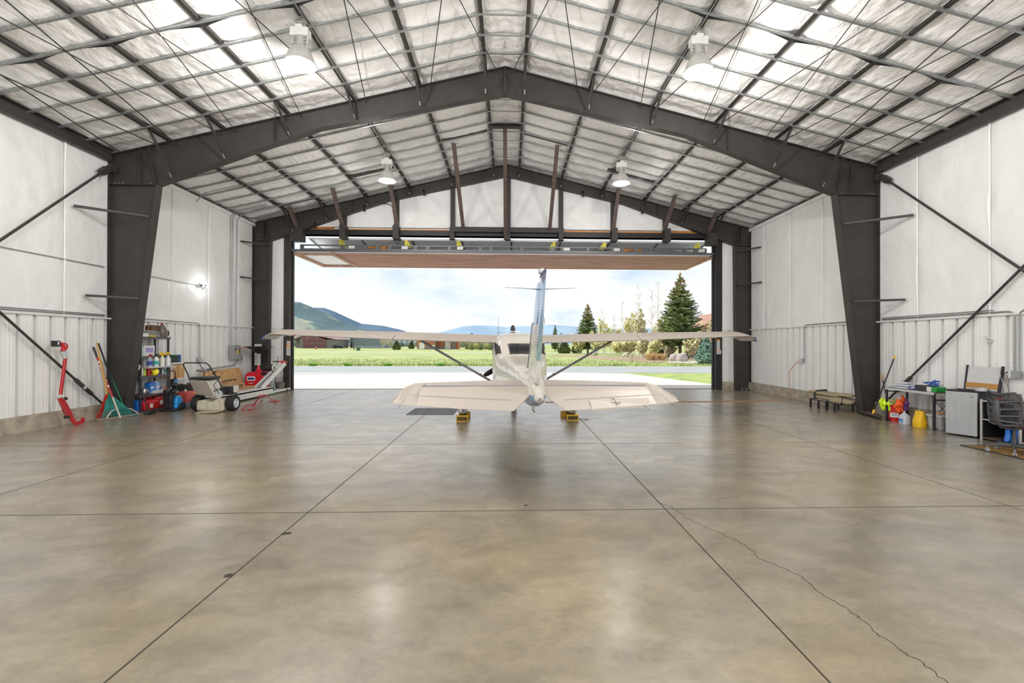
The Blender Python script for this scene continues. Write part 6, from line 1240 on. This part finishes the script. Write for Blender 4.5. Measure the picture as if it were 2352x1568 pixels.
# bucket, sack, green handle
p = Vector((-8.55, 16.6, 0)); p.x = atY(644, 890, 16.6).x; t = thing('dull_bucket', 'dull tan bucket standing by the left door jamb', 'bucket', p); MB().lathe([(.11, 0), (.15, .30), (.155, .31), (.14, .30), (.10, .02), (.001, .02)], n=20).build('pail', mat('tan_grey_plastic', (.22, .20, .17), .7), t, smooth=True)
p = Vector((atY(622, 890, 16.3).x, 16.3, 0)); t = thing('white_sack', 'white sack with blue lettering behind the white platform', 'sack', p); m = MB(); m.loft([[Vector((.13*s_*cos(a), .10*s_*sin(a), z)) for a in [2*pi*k/14 for k in range(14)]] for z, s_ in ((0, .9), (.05, 1.1), (.3, 1.05), (.5, .95), (.58, .4))]); m.build('bag', mat('pale_grey_sack', (.55, .60, .64), .6), t, smooth=True); m = MB(); [m.box((-.06+.03*k, -.108, .36), (.018, .008, .06), .4) for k in range(5)]; m.build('blue_lettering', NAVY, t); MB().box((0, -.108, .24), (.16, .008, .02)).build('red_line', REDM, t)
p = Vector((atY(628, 897, 16.0).x, 16.0, 0)); t = thing('green_scoop', 'green long handled tool leaning behind the white platform', 'tool', p); MB().tube([p+Vector((0, 0, .1)), atY(638.5, 818, 16.3)], .012, 8).build('handle', mat('dark_green_paint', (.02, .18, .08), .4), t, smooth=True, world=True); MB().box((0, 0, .07), (.10, .04, .14)).build('blade', mat('vivid_green', (.01, .45, .12), .4), t)
# floor grate
t = thing('floor_grate', 'dark grey grate mat on the floor left of the left wheel', 'floor grate', (-1.9, 11.55, 0)); B(((0, 0, .006), (1.14, 1.02, .01))).build('frame', mat('grate_grey', (.17, .20, .20), .5, .3), t)
m = MB(); [m.box((-.54+.036*k, 0, .013), (.008, .98, .006)) for k in range(31)]; [m.box((0, -.48+.08*k, .013), (1.1, .008, .006)) for k in range(13)]; m.build('grid', mat('grate_bars', (.26, .29, .29), .5, .3), t)
for (px, py, s_) in ((654, 1225, .03), (663, 1224, .025), (525, 1321, .03), (1208, 1160, .02)):
    p = atZ(px, py, .001); m = MB(); m.lathe([(.001, .0015), (s_, .001)], p, 9); trim(m, DARKLINE)
# ================================================================== RIGHT WALL CLUTTER
random.seed(33)
# orange cord : wall socket to floor and under the aeroplane
s0 = wr(1838, 829); pts = [s0+Vector((-.06, 0, 0)), wr(1830, 842)+Vector((-.12, 0, 0)), wr(1826, 857)+Vector((-.18, 0, 0)), atZ(1814, 884, .62) if 0 else s0.lerp(Vector((8.35, 13.35, 0)), .62)+Vector((-.1, 0, -.05)), Vector((8.45, 13.5, .10)), Vector((8.1, 13.62, .012)), Vector((7.5, 13.5, .012))]
xx = 7.0
while xx > .8: pts.append(Vector((xx, 13.42+.05*sin(xx*3.1)+.03*sin(xx*7)-.06*(7-xx)*.3, .012))); xx -= .3
q = [];
for i in range(len(pts)-1):
    for k in range(4):
        u = k/4; a, b, c, d = pts[max(i-1, 0)], pts[i], pts[i+1], pts[min(i+2, len(pts)-1)]; q.append(.5*((2*b)+(c-a)*u+(2*a-5*b+4*c-d)*u*u+(3*b-a-3*c+d)*u**3))
tag(MB().tube(q, .011, 6).build('extension_cord', mat('tan_orange_cord', (.50, .26, .12), .6), smooth=True), 'tan orange extension cord from the far right wall socket across the floor', 'cord')
# folded padded cot
o = Vector((8.42, 11.75, 0)); t = thing('folded_camp_bed', 'folded tan padded camp bed on short dark legs by the right wall', 'camp bed', o)
TAN = mat('tan_padding', (.38, .31, .20), .7, var=.15, vscale=4)
def pad(c, d, rz_=0, tilt=0):
    m = MB(); n = 16; rings = []
    for i in range(11):
        u = -1+2*i/10; r = (1-abs(u)**4)**.5+.02; rings.append([Vector((d[0]/2*math.copysign(abs(cos(a))**.6, cos(a))*r, d[1]/2*u, d[2]/2*math.copysign(abs(sin(a))**.8, sin(a))*r)) for a in [2*pi*k/n for k in range(n)]])
    R_ = Matrix.Rotation(rz_, 3, 'Z') @ Matrix.Rotation(tilt, 3, 'X'); rings = [[Vector(c)+R_ @ v for v in r] for r in rings]; return m.loft(rings)
a1 = .12
pad((.12, .0, .30), (.46, 1.15, .12), a1).build('lower_pad', TAN, t, smooth=True); pad((.12, -.35, .26), (.44, .65, .14), a1).build('front_pad', TAN, t, smooth=True); pad((.12, .10, .40), (.44, .90, .10), a1, .02).build('upper_pad', TAN, t, smooth=True); pad((.2, -.35, .42), (.34, .5, .08), a1).build('top_pad', TAN, t, smooth=True); pad((.06, .50, .42), (.40, .35, .08), a1).build('pillow', TAN, t, smooth=True)
m = MB()
for x in (-.12, .34): m.tube([(x, .58, .22), (x, -.62, .21)], .014, 6)
for y in (-.6, .58): m.tube([(-.12, y, .22), (.34, y, .22)], .014, 6)
m.tube([(-.12, -.6, .2), (-.13, -.68, .28), (-.10, -.66, .40)], .012, 6); m.build('frame', BLACKM, t)
for k, y in enumerate((.50, .18, -.12, -.42)): MB().bb((-.15, y-.02, 0), (-.11, y+.02, .21)).build('leg', BLACKM, t)
for y in (.50, .1, -.42): MB().bb((.33, y-.02, 0), (.36, y+.02, .21)).build('leg', BLACKM, t)
MB().tube([(-.12, .30, .26), (-.14, .32, .38), (-.04, .34, .45), (.2, .33, .47)], .035, 8).build('strap', BLACK, t, smooth=True)
# push broom
t = thing('push_broom', 'wide push broom with black and yellow handle leaning at the near right column', 'broom', (8.6, 10.6, 0)); a = atZ(1977, 947, .05); b = atZ(2023, 960, .05); m = MB(); m.beam(a+Vector((0, 0, .03)), b+Vector((0, 0, .03)), .07, .05); hd_ = m.build('head', mat('dark_wood_block', (.07, .04, .035), .7), t, world=True, bevel=.006)
m = MB(); d = b-a; [m.tube([a+d*(k/22)+Vector((0, 0, .02)), a+d*(k/22)+Vector((random.uniform(-.02, .02), 0, -.045))], .014, 4) for k in range(23)]; m.build('bristles', RUBBER, hd_, world=True)
c = a.lerp(b, .62)+Vector((0, 0, .05)); tp = atX(2056, 816, 9.0); dv = tp-c; MB().tube([c+dv*.05, c+dv*.95], .014, 8).build('handle', BLACKM, t, smooth=True, world=True); MB().tube([c, c+dv*.07], .024, 8).build('yellow_socket', YEL, t, world=True); MB().tube([c+dv*.94, tp], .018, 8).build('yellow_grip', YEL, t, world=True)
t = thing('wooden_tool_handle', 'short wooden handled tool standing behind the table at the near right column', 'tool', (8.95, 10.4, 0)); MB().tube([(8.95, 10.4, .02), atX(2028, 873, 9.0)], .012, 8).build('shaft', BLACKM, t, world=True); MB().tube([atX(2028, 873, 9.0), atX(2026, 858, 9.0)], .017, 8).build('wooden_grip', WOOD, t, world=True)
# table
TX0, TX1, TY0, TY1, TH = 8.47, 8.98, 8.80, 9.98, .76
BR = mat('dark_brown_table_top', (.14, .09, .07), .5, var=.2); LG = mat('table_leg_metal', (.05, .045, .055), .35, .5)
t = thing('folding_work_table', 'narrow brown topped table with black metal legs along the near right wall', 'table', (8.72, 9.4, 0)); m = MB(); m.bb((TX0, TY0, TH-.025), (TX1, TY1, TH)); tt = m.build('tabletop', BR, t, world=True); m = MB(); m.bb((TX0-.004, TY0, TH-.05), (TX0+.01, TY1, TH-.005)); m.build('front_edge', LGREY, tt, world=True)
for x in (TX0+.02, TX1-.02):
    for y in (TY0+.02, TY1-.02): m = MB(); m.bb((x-.018, y-.018, 0), (x+.018, y+.018, TH-.025)); m.build('leg', LG, t, world=True)
m = MB()
for y in (TY0+.02, TY1-.02): m.bb((TX0, y-.012, TH-.17), (TX1, y+.012, TH-.145)) if y < 9 else m.bb((TX0, y-.012, TH-.10), (TX1, y+.012, TH-.08)); m.bb((TX0, y-.012, .02), (TX1, y+.012, .04))
m.tube([(TX1-.02, TY0+.02, .68), (TX1-.02, 9.4, .12)], .006, 6); m.tube([(TX1-.02, 9.45, .68), (TX1-.02, TY0+.02, .12)], .006, 6); m.build('cross_brace', LG, t, world=True)
# things on the table
CL2 = mat('clear_film', (.70, .74, .80), .12, alpha=.75)
for k, (x, y, z, w, l_) in enumerate(((8.62, 9.84, 0, .22, .24), (8.62, 9.84, .045, .2, .22), (8.60, 9.60, 0, .22, .26), (8.60, 9.60, .05, .22, .24), (8.60, 9.62, .10, .18, .2), (8.72, 9.40, .0, .26, .22))):
    t = thing('clear_packet', ['lowest clear wrapped packet at the left end of the table', 'upper clear wrapped packet at the left end of the table', 'lowest clear wrapped packet in the middle pile', 'second clear wrapped packet in the middle pile', 'topmost clear wrapped packet in the middle pile', 'flat clear wrapped packet towards the middle of the table'][k], 'packet', (x, y, TH+z), .1*k, 'clear wrapped packets on the table'); B(((0, 0, .022), (w, l_, .04))).build('wrapper', CL2, t, bevel=.012); m = MB(); [m.box((-.0, -l_*.3+l_*.2*j, .022), (w*.8, l_*.1, .03)) for j in range(4)]; m.build('contents', WHITEP if k % 2 else GREY, t)
def blob(n, c, R_, mt, name, label, cat, spread=(1, 1, .5), group=None):
    m = MB()
    for k in range(n):
        p = Vector(c)+Vector([random.uniform(-1, 1)*R_*s_ for s_ in spread]); p.z = max(p.z, c[2]-R_*spread[2]*.5); a = random.uniform(0, 6.3); m.tube([p, p+Vector((cos(a)*R_*.5, sin(a)*R_*.5, random.uniform(-.2, .4)*R_)), p+Vector((cos(a+1)*R_*.7, sin(a+1)*R_*.7, 0))], [R_*.14, R_*.17, R_*.10], 6)
    return tag(m.build(name, mt, smooth=True), label, cat, group)
GLB = mat('blue_nitrile', (.03, .10, .42), .5)
blob(14, (8.66, 9.32, TH+.04), .10, GLB, 'blue_gloves', 'crumpled blue gloves left of the black box on the table', 'gloves')
t = thing('black_box', 'black patterned box on the table', 'box', (8.60, 9.13, TH)); m = MB(); m.box((0, 0, .055), (.14, .34, .11)); m.build('carton', BLACK, t, bevel=.004); m = MB(); [m.sph((-.071, -.14+.04*k, .035+.04*(k % 2)), .008, 6) for k in range(8)]; m.build('dot_pattern', GREY, t)
t = thing('green_white_box', 'green and white box heaped with blue gloves at the right end of the table', 'box', (8.62, 8.90, TH)); m = MB(); m.box((0, .0, .05), (.20, .2, .10)); m.build('carton', mat('green_print', (.02, .26, .05), .4, var=.3, vscale=20), t, bevel=.003); MB().box((-.101, .06, .05), (.003, .1, .095)).build('white_side', WHITEP, t)
blob(12, (8.66, 8.95, TH+.15), .11, GLB, 'blue_gloves', 'blue gloves heaped in the green and white box', 'gloves')
tag(B(((8.80, 9.12, TH+.07), (.18, .2, .14), .3)).build('grey_paper_stack', LGREY, bevel=.004), 'grey folded papers behind the black box', 'papers')
# red tub with bright gloves
c = Vector((8.64, 9.93, 0)); c = atZ(2048, 961); c.z = 0; c.x += .0; c = Vector((8.72, 10.02, 0)); t = thing('red_tub', 'red tub with white labels filled with bright gloves, under the table end', 'tub', c); MB().lathe([(.001, 0), (.155, 0), (.175, .37), (.185, .38), (.165, .37), (.15, .02)], n=28).build('tub', RED, t, smooth=True)
def onlab(cc, r, ang, z, w, h, mt, name, par, off=.004): m = MB(); m.box((cc[0]+(r+off)*cos(ang), cc[1]+(r+off)*sin(ang), z), (.006, w, h), ang); return m.build(name, mt, par)
lb_ = onlab((0, 0), .160, radians(228), .14, .15, .10, WHITEP, 'white_label', t); [onlab((0, 0), .162, radians(228), .17-.022*k, .11-.02*(k % 2), .008, INK, 'label_print', lb_, .006) for k in range(3)]
m = MB(); m.sph((.165*cos(radians(250)), .165*sin(radians(250)), .24), .028, 14, (.3, 1, 1)); m.build('round_badge', LGREY, t); onlab((0, 0), .165, radians(275), .22, .06, .02, LGREY, 'small_print', t)
NY = mat('neon_yellow', (.66, .95, .02), .6, emit=None); NO = mat('neon_orange', (1.0, .13, .02), .6); PU = mat('purple_cloth', (.22, .08, .32), .6)
def cloth(c, w, h, mt, label, rot=0, name='work_glove'):
    m = MB(); R_ = Matrix.Rotation(rot, 3, 'Z'); n = 14; k_ = c[0]*7+c[1]*3
    q = lambda x, y, z: Vector(c)+R_ @ Vector((x, y, z))
    rings = []
    for u, ww, tt in ((-.45, .30, .02), (-.15, .42, .032), (.15, .50, .035), (.45, .52, .03), (.6, .46, .022)):
        rings.append([q(-.02-.05*sin(pi*(u+.45))+tt*sin(a), w*ww*cos(a)+.01*noise.noise((u*5, a, k_)), -h*u+.008*noise.noise((a*2, u*4, k_))) for a in [2*pi*i/n for i in range(n)]])
    m.loft(rings)
    for f in range(4):
        y = w*(-.38+.25*f); L = h*(.42, .52, .50, .38)[f]; b = random.uniform(-.02, .02); m.tube([q(-.03, y*.9, -h*.5), q(-.04, y+b*.5, -h*.5-L*.5), q(-.03, y+b, -h*.5-L)], [w*.13, w*.13, w*.08], 8)
    m.tube([q(-.03, w*.40, -h*.1), q(-.05, w*.62, -h*.32), q(-.05, w*.62, -h*.5)], [w*.12, w*.12, w*.08], 8)
    return tag(m.build(name, mt, smooth=True), label, 'gloves', 'bright gloves in the red tub')
cloth(c+Vector((-.08, .19, .40)), .12, .20, NY, 'neon yellow glove hanging over the left side of the red tub', -.3)
cloth(c+Vector((-.18, -.0, .40)), .15, .19, NY, 'neon yellow glove hanging over the front of the red tub', .6)
cloth(c+Vector((-.07, -.18, .41)), .14, .20, NO, 'neon orange glove hanging over the right front of the red tub', 1.2); cloth(c+Vector((.03, -.14, .50)), .08, .18, NO, 'upright neon orange glove at the right of the red tub', 1.4); cloth(c+Vector((.10, -.16, .44)), .11, .20, PU, 'purple cloth behind the orange gloves', 1.3)
blob(12, c+Vector((0, 0, .40)), .12, mat('pale_yellow_cloth', (.62, .62, .20), .7), 'yellow_cloth', 'pale yellow cloth stuffed in the red tub', 'cloth')
# water jug
p = Vector((8.49, 9.50, 0)); t = thing('water_jug', 'clear plastic water jug with blue label on the floor before the table', 'jug', p)
m = MB(); m.loft([[Vector((.075*s_*math.copysign(abs(cos(a))**.5, cos(a)), .085*s_*math.copysign(abs(sin(a))**.5, sin(a)), z)) for a in [2*pi*k/24 for k in range(24)]] for z, s_ in ((0, .9), (.01, 1), (.16, 1), (.19, .92), (.23, .5), (.25, .22), (.27, .22))]); m.build('bottle', mat('jug_plastic', (.80, .86, .90), .2, alpha=.6), t, smooth=True); MB().box((-.077, 0, .085), (.004, .09, .07)).build('blue_label', mat('blue_white_label', (.04, .18, .55), .4), t); MB().box((-.080, 0, .07), (.003, .09, .02)).build('label_wave', mat('cyan_wave', (.2, .6, .85), .4), t); MB().cyl((0, 0, .27), (0, 0, .285), .02, 12).build('cap', WHITEP, t)
# yellow bag
p = Vector((8.50, 9.15, 0)); t = thing('yellow_bag', 'yellow crinkled bag on the floor between water jug and plastic tote', 'bag', p); m = MB(); n = 14
m.loft([[Vector((.10*s_*math.copysign(abs(cos(a))**.6, cos(a))+.008*noise.noise((a*2, z*20, 1)), .105*s2*math.copysign(abs(sin(a))**.6, sin(a)), z)) for a in [2*pi*k/n for k in range(n)]] for z, s_, s2 in ((0, .9, .95), (.02, 1, 1), (.12, .95, 1.0), (.22, .7, .9), (.30, .45, .85), (.34, .35, .85))]); m.build('sack', mat('yellow_plastic_bag', (.85, .50, .01), .5, bump=.01, bscale=18), t, smooth=True); MB().tube([(0, .0, .33), (0, .01, .39), (0, -.02, .41), (0, -.05, .38)], .004, 5).build('handle_loop', CREAM, t)
# totes
def tote(loc, d, label, body, lid, rz_=0):
    t = thing('plastic_tote', label, 'storage tote', loc, rz_, 'plastic totes under the table'); x, y, h = d; m = MB(); m.loft([[Vector((a*x/2*s_, b*y/2*s_, z)) for a, b in ((-1, -1), (1, -1), (1, 1), (-1, 1))] for z, s_ in ((0, .88), (h, 1.0))]); m.build('tub', body, t, bevel=.01); B(((0, 0, h+.015), (x+.04, y+.04, .03))).build('lid', lid, t, bevel=.008)
    m = MB(); [m.box((random.uniform(-.3, .3)*x, random.uniform(-.3, .3)*y, h*random.uniform(.12, .4)), (x*.22, y*.2, h*.25), k) for k in range(8)]; m.build('contents', mat('mixed_contents', (.22, .14, .16), .7, var=.6, vscale=14, col2=(.5, .42, .5)) if 'mixed_contents' not in bpy.data.materials else bpy.data.materials['mixed_contents'], t)
tote((8.72, 8.87, 0), (.36, .30, .27), 'clear plastic tote with white lid at the right foot of the table', CLEAR, LGREY)
tote((8.80, 8.50, 0), (.36, .24, .24), 'second clear tote squeezed beside the small fridge', CLEAR, LGREY)
t = carton((8.78, 8.98, .302), (.22, .16, .03), 'thin cardboard piece lying on the clear tote lid', name='cardboard_piece')
# fridge
p = Vector((8.68, 8.27, 0)); RZF = radians(-64) ; t = thing('mini_fridge', 'small fridge with silver door and black body beside the table', 'fridge', p)
cF = [atZ(2170, 997), atZ(2236, 1006)]; A = Vector((8.37, 8.46, 0)); Bv = Vector((8.55, 8.04, 0)); dx = (Bv-A); dx.z = 0; L_ = dx.length; dx.normalize(); nv = Vector((-dx.y, dx.x, 0));
if nv.x < 0: nv = -nv
def fb(m, u0, u1, v0, v1, z0_, z1_): m.add([A+dx*u+nv*v+Vector((0, 0, z)) for z in (z0_, z1_) for v in (v0, v1) for u in (u0, u1)], [(0, 2, 3, 1), (4, 5, 7, 6), (0, 1, 5, 4), (2, 6, 7, 3), (0, 4, 6, 2), (1, 3, 7, 5)])
m = MB(); fb(m, 0, L_, .05, .42, .03, .84); m.build('body', BLACK, t, world=True, bevel=.008); m = MB(); fb(m, 0, L_, 0, .045, .03, .83); dr_ = m.build('door', mat('brushed_silver', (.46, .48, .50), .35, .25, var=.06, vscale=6, stretch=(4, 4, .5)), t, world=True, bevel=.006); m = MB(); fb(m, L_*.83, L_*.90, -.003, 0, .74, .77); m.build('badge', GREY, dr_, world=True); m = MB(); fb(m, 0, L_, 0, .43, .84, .86); m.build('top_panel', BLACK, t, world=True); m = MB(); [fb(m, u, u+.03, v, v+.03, 0, .03) for u in (.02, L_-.05) for v in (.03, .36)]; m.build('foot', BLACK, t, world=True)
t = thing('round_tin', 'round grey tin on top of the small fridge', 'tin', (8.72, 8.12, .86)); MB().cyl((0, 0, 0), (0, 0, .055), .085, 24).build('tin', LGREY, t, smooth=True); MB().cyl((0, 0, .055), (0, 0, .06), .087, 24).build('lid', ALU, t, smooth=True)
tag(B(((8.58, 8.28, .873), (.08, .22, .022), .45)).build('black_tray', BLACK, bevel=.004), 'flat black item lying on the small fridge', 'tray')
# whiteboard leaning at the wall
def quad3(m, pp, th_): n_ = (pp[1]-pp[0]).cross(pp[3]-pp[0]).normalized()*th_; m.add(pp+[v+n_ for v in pp], [(0, 1, 2, 3), (7, 6, 5, 4), (0, 4, 5, 1), (1, 5, 6, 2), (2, 6, 7, 3), (3, 7, 4, 0)])
b0 = atX(2216, 892, 8.96); b1 = atX(2295, 899, 8.96); t0 = atX(2223, 840, 9.03); t1 = atX(2304, 844, 9.03); zb = (b0.z+b1.z)/2; b0.z = b1.z = zb; zt = (t0.z+t1.z)/2; t0.z = t1.z = zt
t = thing('whiteboard', 'whiteboard with a tan lower band and dark side rails leaning on the near right wall', 'whiteboard', (8.98, b0.lerp(b1, .5).y, zb)); m = MB(); quad3(m, [b0, b1, t1, t0], -.02); m.build('panel', mat('pale_grey_board', (.60, .60, .60), .25, var=.04), t, world=True)
of = Vector((-.006, 0, 0)); m = MB(); quad3(m, [b0.lerp(t0, .07)+of, b1.lerp(t1, .07)+of, b1.lerp(t1, .30)+of, b0.lerp(t0, .30)+of], -.004); m.build('tan_band', mat('tan_band', (.48, .25, .06), .6), t, world=True)
for a_, b_ in ((b0, t0), (b1, t1)): MB().beam(a_-Vector((0, 0, .05)), b_+Vector((0, 0, .02)), .03, .03).build('side_rail', LG, t, world=True)
m = MB(); m.bb((8.84, 7.72, 0), (9.06, 8.02, zb-.045)); 
tag(MB().tube([atX(2311, 899, 8.93), atX(2287, 832, 9.0)], .005, 6).build('thin_rod', ALU), 'thin metal rod leaning across the whiteboard', 'rod')
# desk with open black cabinet
t = thing('desk_cabinet', 'black open desk cabinet with silver edge right of the small fridge', 'cabinet', (8.75, 7.6, 0)); X0, X1, Ya, Yb = 8.56, 9.02, 7.32, 7.98
m = MB(); m.bb((X0, Yb-.03, 0), (X1, Yb, .72)); m.build('side_panel', BLACK, t, world=True); m = MB(); m.bb((X0, Ya, 0), (X1, Ya+.03, .72)); m.build('side_panel', BLACK, t, world=True); m = MB(); m.bb((X1-.02, Ya, 0), (X1, Yb, .72)); m.build('back_panel', BLACK, t, world=True)
for z in (.045, .38, .70): m = MB(); m.bb((X0, Ya+.03, z-.02), (X1, Yb-.03, z)); m.build('shelf', BR if z < .1 else BLACK, t, world=True)
m = MB(); m.bb((X0-.02, Yb-.04, 0), (X0, Yb+.0, .73)); m.bb((X0-.015, Ya, .69), (X0, Yb, .715)); m.bb((X0-.01, Ya, .36), (X0, Yb, .38)); m.build('silver_trim', ALU, t, world=True)
t = thing('black_receiver', 'dark electronic unit on the middle shelf of the desk cabinet', 'device', (8.72, 7.78, .38)); B(((0, 0, .035), (.22, .24, .07))).build('case', GREY, t, bevel=.004); m = MB(); m.box((-.02, .03, .075), (.1, .08, .01)); m.build('top_cover', LGREY, t)
tag(MB().box((8.70, 7.80, .74), (.10, .09, .05)).build('orange_cloth', NO, bevel=.02, sub=1), 'small crumpled orange cloth on top of the desk cabinet', 'cloth')
# boots in the cabinet
t = thing('blue_boots', 'blue pump unit with two hoses standing before the desk cabinet', 'pump', (8.45, 7.34, 0)) if 0 else thing('blue_pump', 'blue plastic pump with two fat legs under the desk beside the chair', 'pump', (8.50, 7.42, 0))
BB_ = mat('vivid_blue', (.01, .16, .62), .3); MB().box((0, 0, .30), (.13, .20, .04)).build('top_plate', BB_, t, bevel=.01); m = MB(); [m.tube([(0, dy, .28), (0, dy, .18), (-.02, dy-.01, .10), (-.06, dy-.01, .06)], [.04, .045, .05, .03], 10) for dy in (-.06, .05)]; m.build('legs', BB_, t, smooth=True); MB().box((-.04, .13, .06), (.10, .10, .07)).build('black_motor', BLACK, t, bevel=.01)
# desk top
t = thing('office_desk', 'pale wood desk top on metal legs at the right edge, behind the chair', 'desk', (8.75, 6.7, 0)); m = MB(); m.bb((8.40, 6.0, .66), (9.03, 7.30, .69)); m.build('desktop', mat('pale_wood_veneer', (.62, .47, .32), .45), t, world=True); m = MB(); m.bb((8.40, 6.0, .63), (8.42, 7.30, .66)); m.bb((9.0, 6.0, .63), (9.02, 7.30, .66)); m.build('frame_rail', LGREY, t, world=True)
for x, y in ((8.44, 7.24), (8.98, 7.24), (8.44, 6.05), (8.98, 6.05)): MB().cyl((x, y, 0), (x, y, .65), .022, 12).build('leg', ALU, t, smooth=True, world=True)
t = thing('wipes_box', 'yellow and blue cardboard packet standing on the desk', 'packet', (8.80, 7.14, .69)); B(((0, 0, .11), (.06, .20, .22))).build('carton', mat('yellow_print', (.85, .58, .04), .5), t); MB().box((-.032, 0, .20), (.003, .20, .035)).build('blue_band', BB_, t); MB().box((-.032, 0, .11), (.003, .12, .06)).build('picture', mat('sand_picture', (.62, .60, .50), .6), t)
tag(B(((8.70, 6.86, .70), (.20, .28, .02), .1)).build('silver_keyboard', GREY, bevel=.003), 'flat grey device lying on the desk right of the yellow packet', 'device')
m = MB(); p = wr(2334, 857); m.tube([p+Vector((-.06, .09, .03)), p+Vector((-.12, .16, -.1)), p+Vector((-.12, .2, -.35)), p+Vector((-.15, .18, -.55))], .007, 6); tag(m.build('electrical_lead', BLACK, smooth=True), 'black cord dropping from the socket box above the desk', 'cord', 'cords above the desk')
m = MB(); m.tube([p+Vector((-.06, .09, -.03)), p+Vector((-.10, .08, -.15)), p+Vector((-.10, .03, -.30)), p+Vector((-.14, .0, -.5))], .006, 6); tag(m.build('electrical_lead', mat('brown_cord', (.2, .12, .1), .5), smooth=True), 'thin brown cord dropping from the socket box above the desk', 'cord', 'cords above the desk')
m = MB()
for k in range(6): c0 = Vector((8.75+random.uniform(-.1, .15), 7.0+random.uniform(-.3, .15), .02)); m.tube([c0+Vector((random.uniform(-.15, .15), random.uniform(-.15, .15), random.uniform(0, .08))) for _ in range(6)], .008, 6)
tag(m.build('cable_tangle', BLACK, smooth=True), 'tangle of dark cables on the floor under the desk', 'cables')
tag(B(((8.62, 6.98, .03), (.09, .12, .06), .4)).build('power_adapter', CREAM, bevel=.008), 'small cream adapter among the cables under the desk', 'adapter')
tag(MB().tube([(8.50, 7.28, .04), (8.55, 7.2, .14), (8.62, 7.05, .26), (8.66, 6.8, .30)], .022, 8).build('grey_pipe', LGREY, smooth=True), 'bent pale grey tube under the desk behind the chair', 'tube')
# rug
RUG = mat('patterned_rug', (.10, .065, .03), .95, var=.6, vscale=7, col2=(.46, .24, .05), detail=8)
t = thing('patterned_rug', 'dark green and ochre patterned rug under the office chair', 'rug', (8.1, 6.6, 0)); B(((.18, .0, .006), (1.2, 1.74, .011), 0)).build('pile', RUG, t); m = MB(); m.bb((-.44, -.88, .0), (-.415, .88, .013)); m.bb((-.44, .86, 0), (.78, .885, .013)); m.build('border', BLACK, t)
# office chair
GM = mat('graphite_frame', (.07, .07, .075), .4); MESH = mat('dark_chair_mesh', (.03, .03, .032), .8, alpha=.86); SEAT = mat('brown_seat_fabric', (.06, .035, .028), .8)
o = Vector((7.92, 6.88, .012)); t = thing('office_chair', 'grey mesh backed office chair with brown seat at the right edge', 'office chair', o)
for k in range(5):
    a = radians(150+72*k); e_ = Vector((cos(a)*.31, sin(a)*.31, .10)); lg = MB().tube([(cos(a)*.03, sin(a)*.03, .115), (cos(a)*.16, sin(a)*.16, .115), e_], [.028, .024, .018], 8).build('base_leg', GM, t, smooth=True)
    m = MB(); [m.cyl(e_+Vector((-sin(a)*dd-.0, cos(a)*dd, -.072)), e_+Vector((-sin(a)*(dd+.016), cos(a)*(dd+.016), -.072)), .028, 14) for dd in (-.022, .006)]; m.cyl(e_-Vector((0, 0, .07)), e_, .01, 6); m.build('caster', GREY, lg, smooth=True)
m = MB(); m.tube([(0, 0, .1), (0, 0, .26)], .032, 14); m.tube([(0, 0, .26), (0, 0, .40)], .022, 14); m.box((0, 0, .41), (.18, .2, .05)); m.build('gas_column', GM, t, smooth=True)
m = MB(); rings = []
for u in (-1, -.8, -.3, .3, .8, 1): r = (1-abs(u)**5)**.4+.05; rings.append([Vector((.02+.25*u, .25*r*math.copysign(abs(cos(a))**.7, cos(a)), .46+.035*math.copysign(abs(sin(a))**.8, sin(a))+(-.03 if u > .9 else 0))) for a in [2*pi*k/20 for k in range(20)]])
m.loft(rings); m.build('seat', SEAT, t, smooth=True)
# back : faces +x (towards the desk), centre spine with curved ribs like a leaf
cx = -.24
def bk(y, z): return Vector((cx-.06*(z-.45)+.10*(abs(y)/.24)**2, y, z))
zs_ = [.42, .55, .70, .85, .95]
m = MB(); m.tube([(-.02, 0, .40), (-.2, 0, .42), bk(0, .50)+Vector((-.03, 0, 0)), bk(0, .70)+Vector((-.03, 0, 0)), bk(0, .84)+Vector((-.02, 0, 0))], [.03, .035, .045, .05, .035], 10)
for z1_, z2_ in ((.52, .50), (.58, .61), (.68, .72), (.79, .84)):
    for s_ in (-1, 1): m.tube([bk(0, z1_)+Vector((-.03, 0, 0)), bk(s_*.10, (z1_+z2_)/2-.0)+Vector((-.015, 0, 0)), bk(s_*.24, z2_)], [.026, .016, .012], 8)
m.build('spine', GM, t, smooth=True)
rim_ = [bk(-.20, .47), bk(-.245, .60), bk(-.25, .75), bk(-.24, .90), bk(-.19, .965), bk(-.08, .94), bk(0, .925), bk(.08, .94), bk(.19, .965), bk(.24, .90), bk(.25, .75), bk(.245, .60), bk(.20, .47), bk(.1, .45), bk(0, .45), bk(-.1, .45)]
MB().tube(rim_, .017, 8, closed=True).build('back_rim', GM, t, smooth=True)
m = MB()
for i in range(13):
    for j in range(11): y = -.24+.48*i/12; z = .47+(.45+.035*abs(y)/.24)*j/10; m.v.append(bk(y*(.85+.15*min(1, j/4)), z)+Vector((.012, 0, 0)))
for i in range(12):
    for j in range(10): a = i*11+j; m.f.append([a, a+1, a+12, a+11]); m.m.append(0)
m.build('mesh_back', MESH, t, smooth=True)
m = MB(); m.box(bk(-.02, .88)+Vector((.03, 0, 0)), (.01, .08, .018)); m.build('violet_tag', mat('violet_tag', (.12, .10, .62), .4), t)
m = MB(); m.tube([(-.02, .22, .42), (-.02, .28, .5), (-.02, .28, .63), (.05, .28, .65)], .018, 8); m.box((.06, .28, .665), (.22, .07, .03)); m.tube([(-.02, -.22, .42), (-.02, -.28, .5), (-.02, -.28, .63), (.05, -.28, .65)], .018, 8); m.box((.06, -.28, .665), (.22, .07, .03)); m.build('armrests', GM, t, smooth=True)
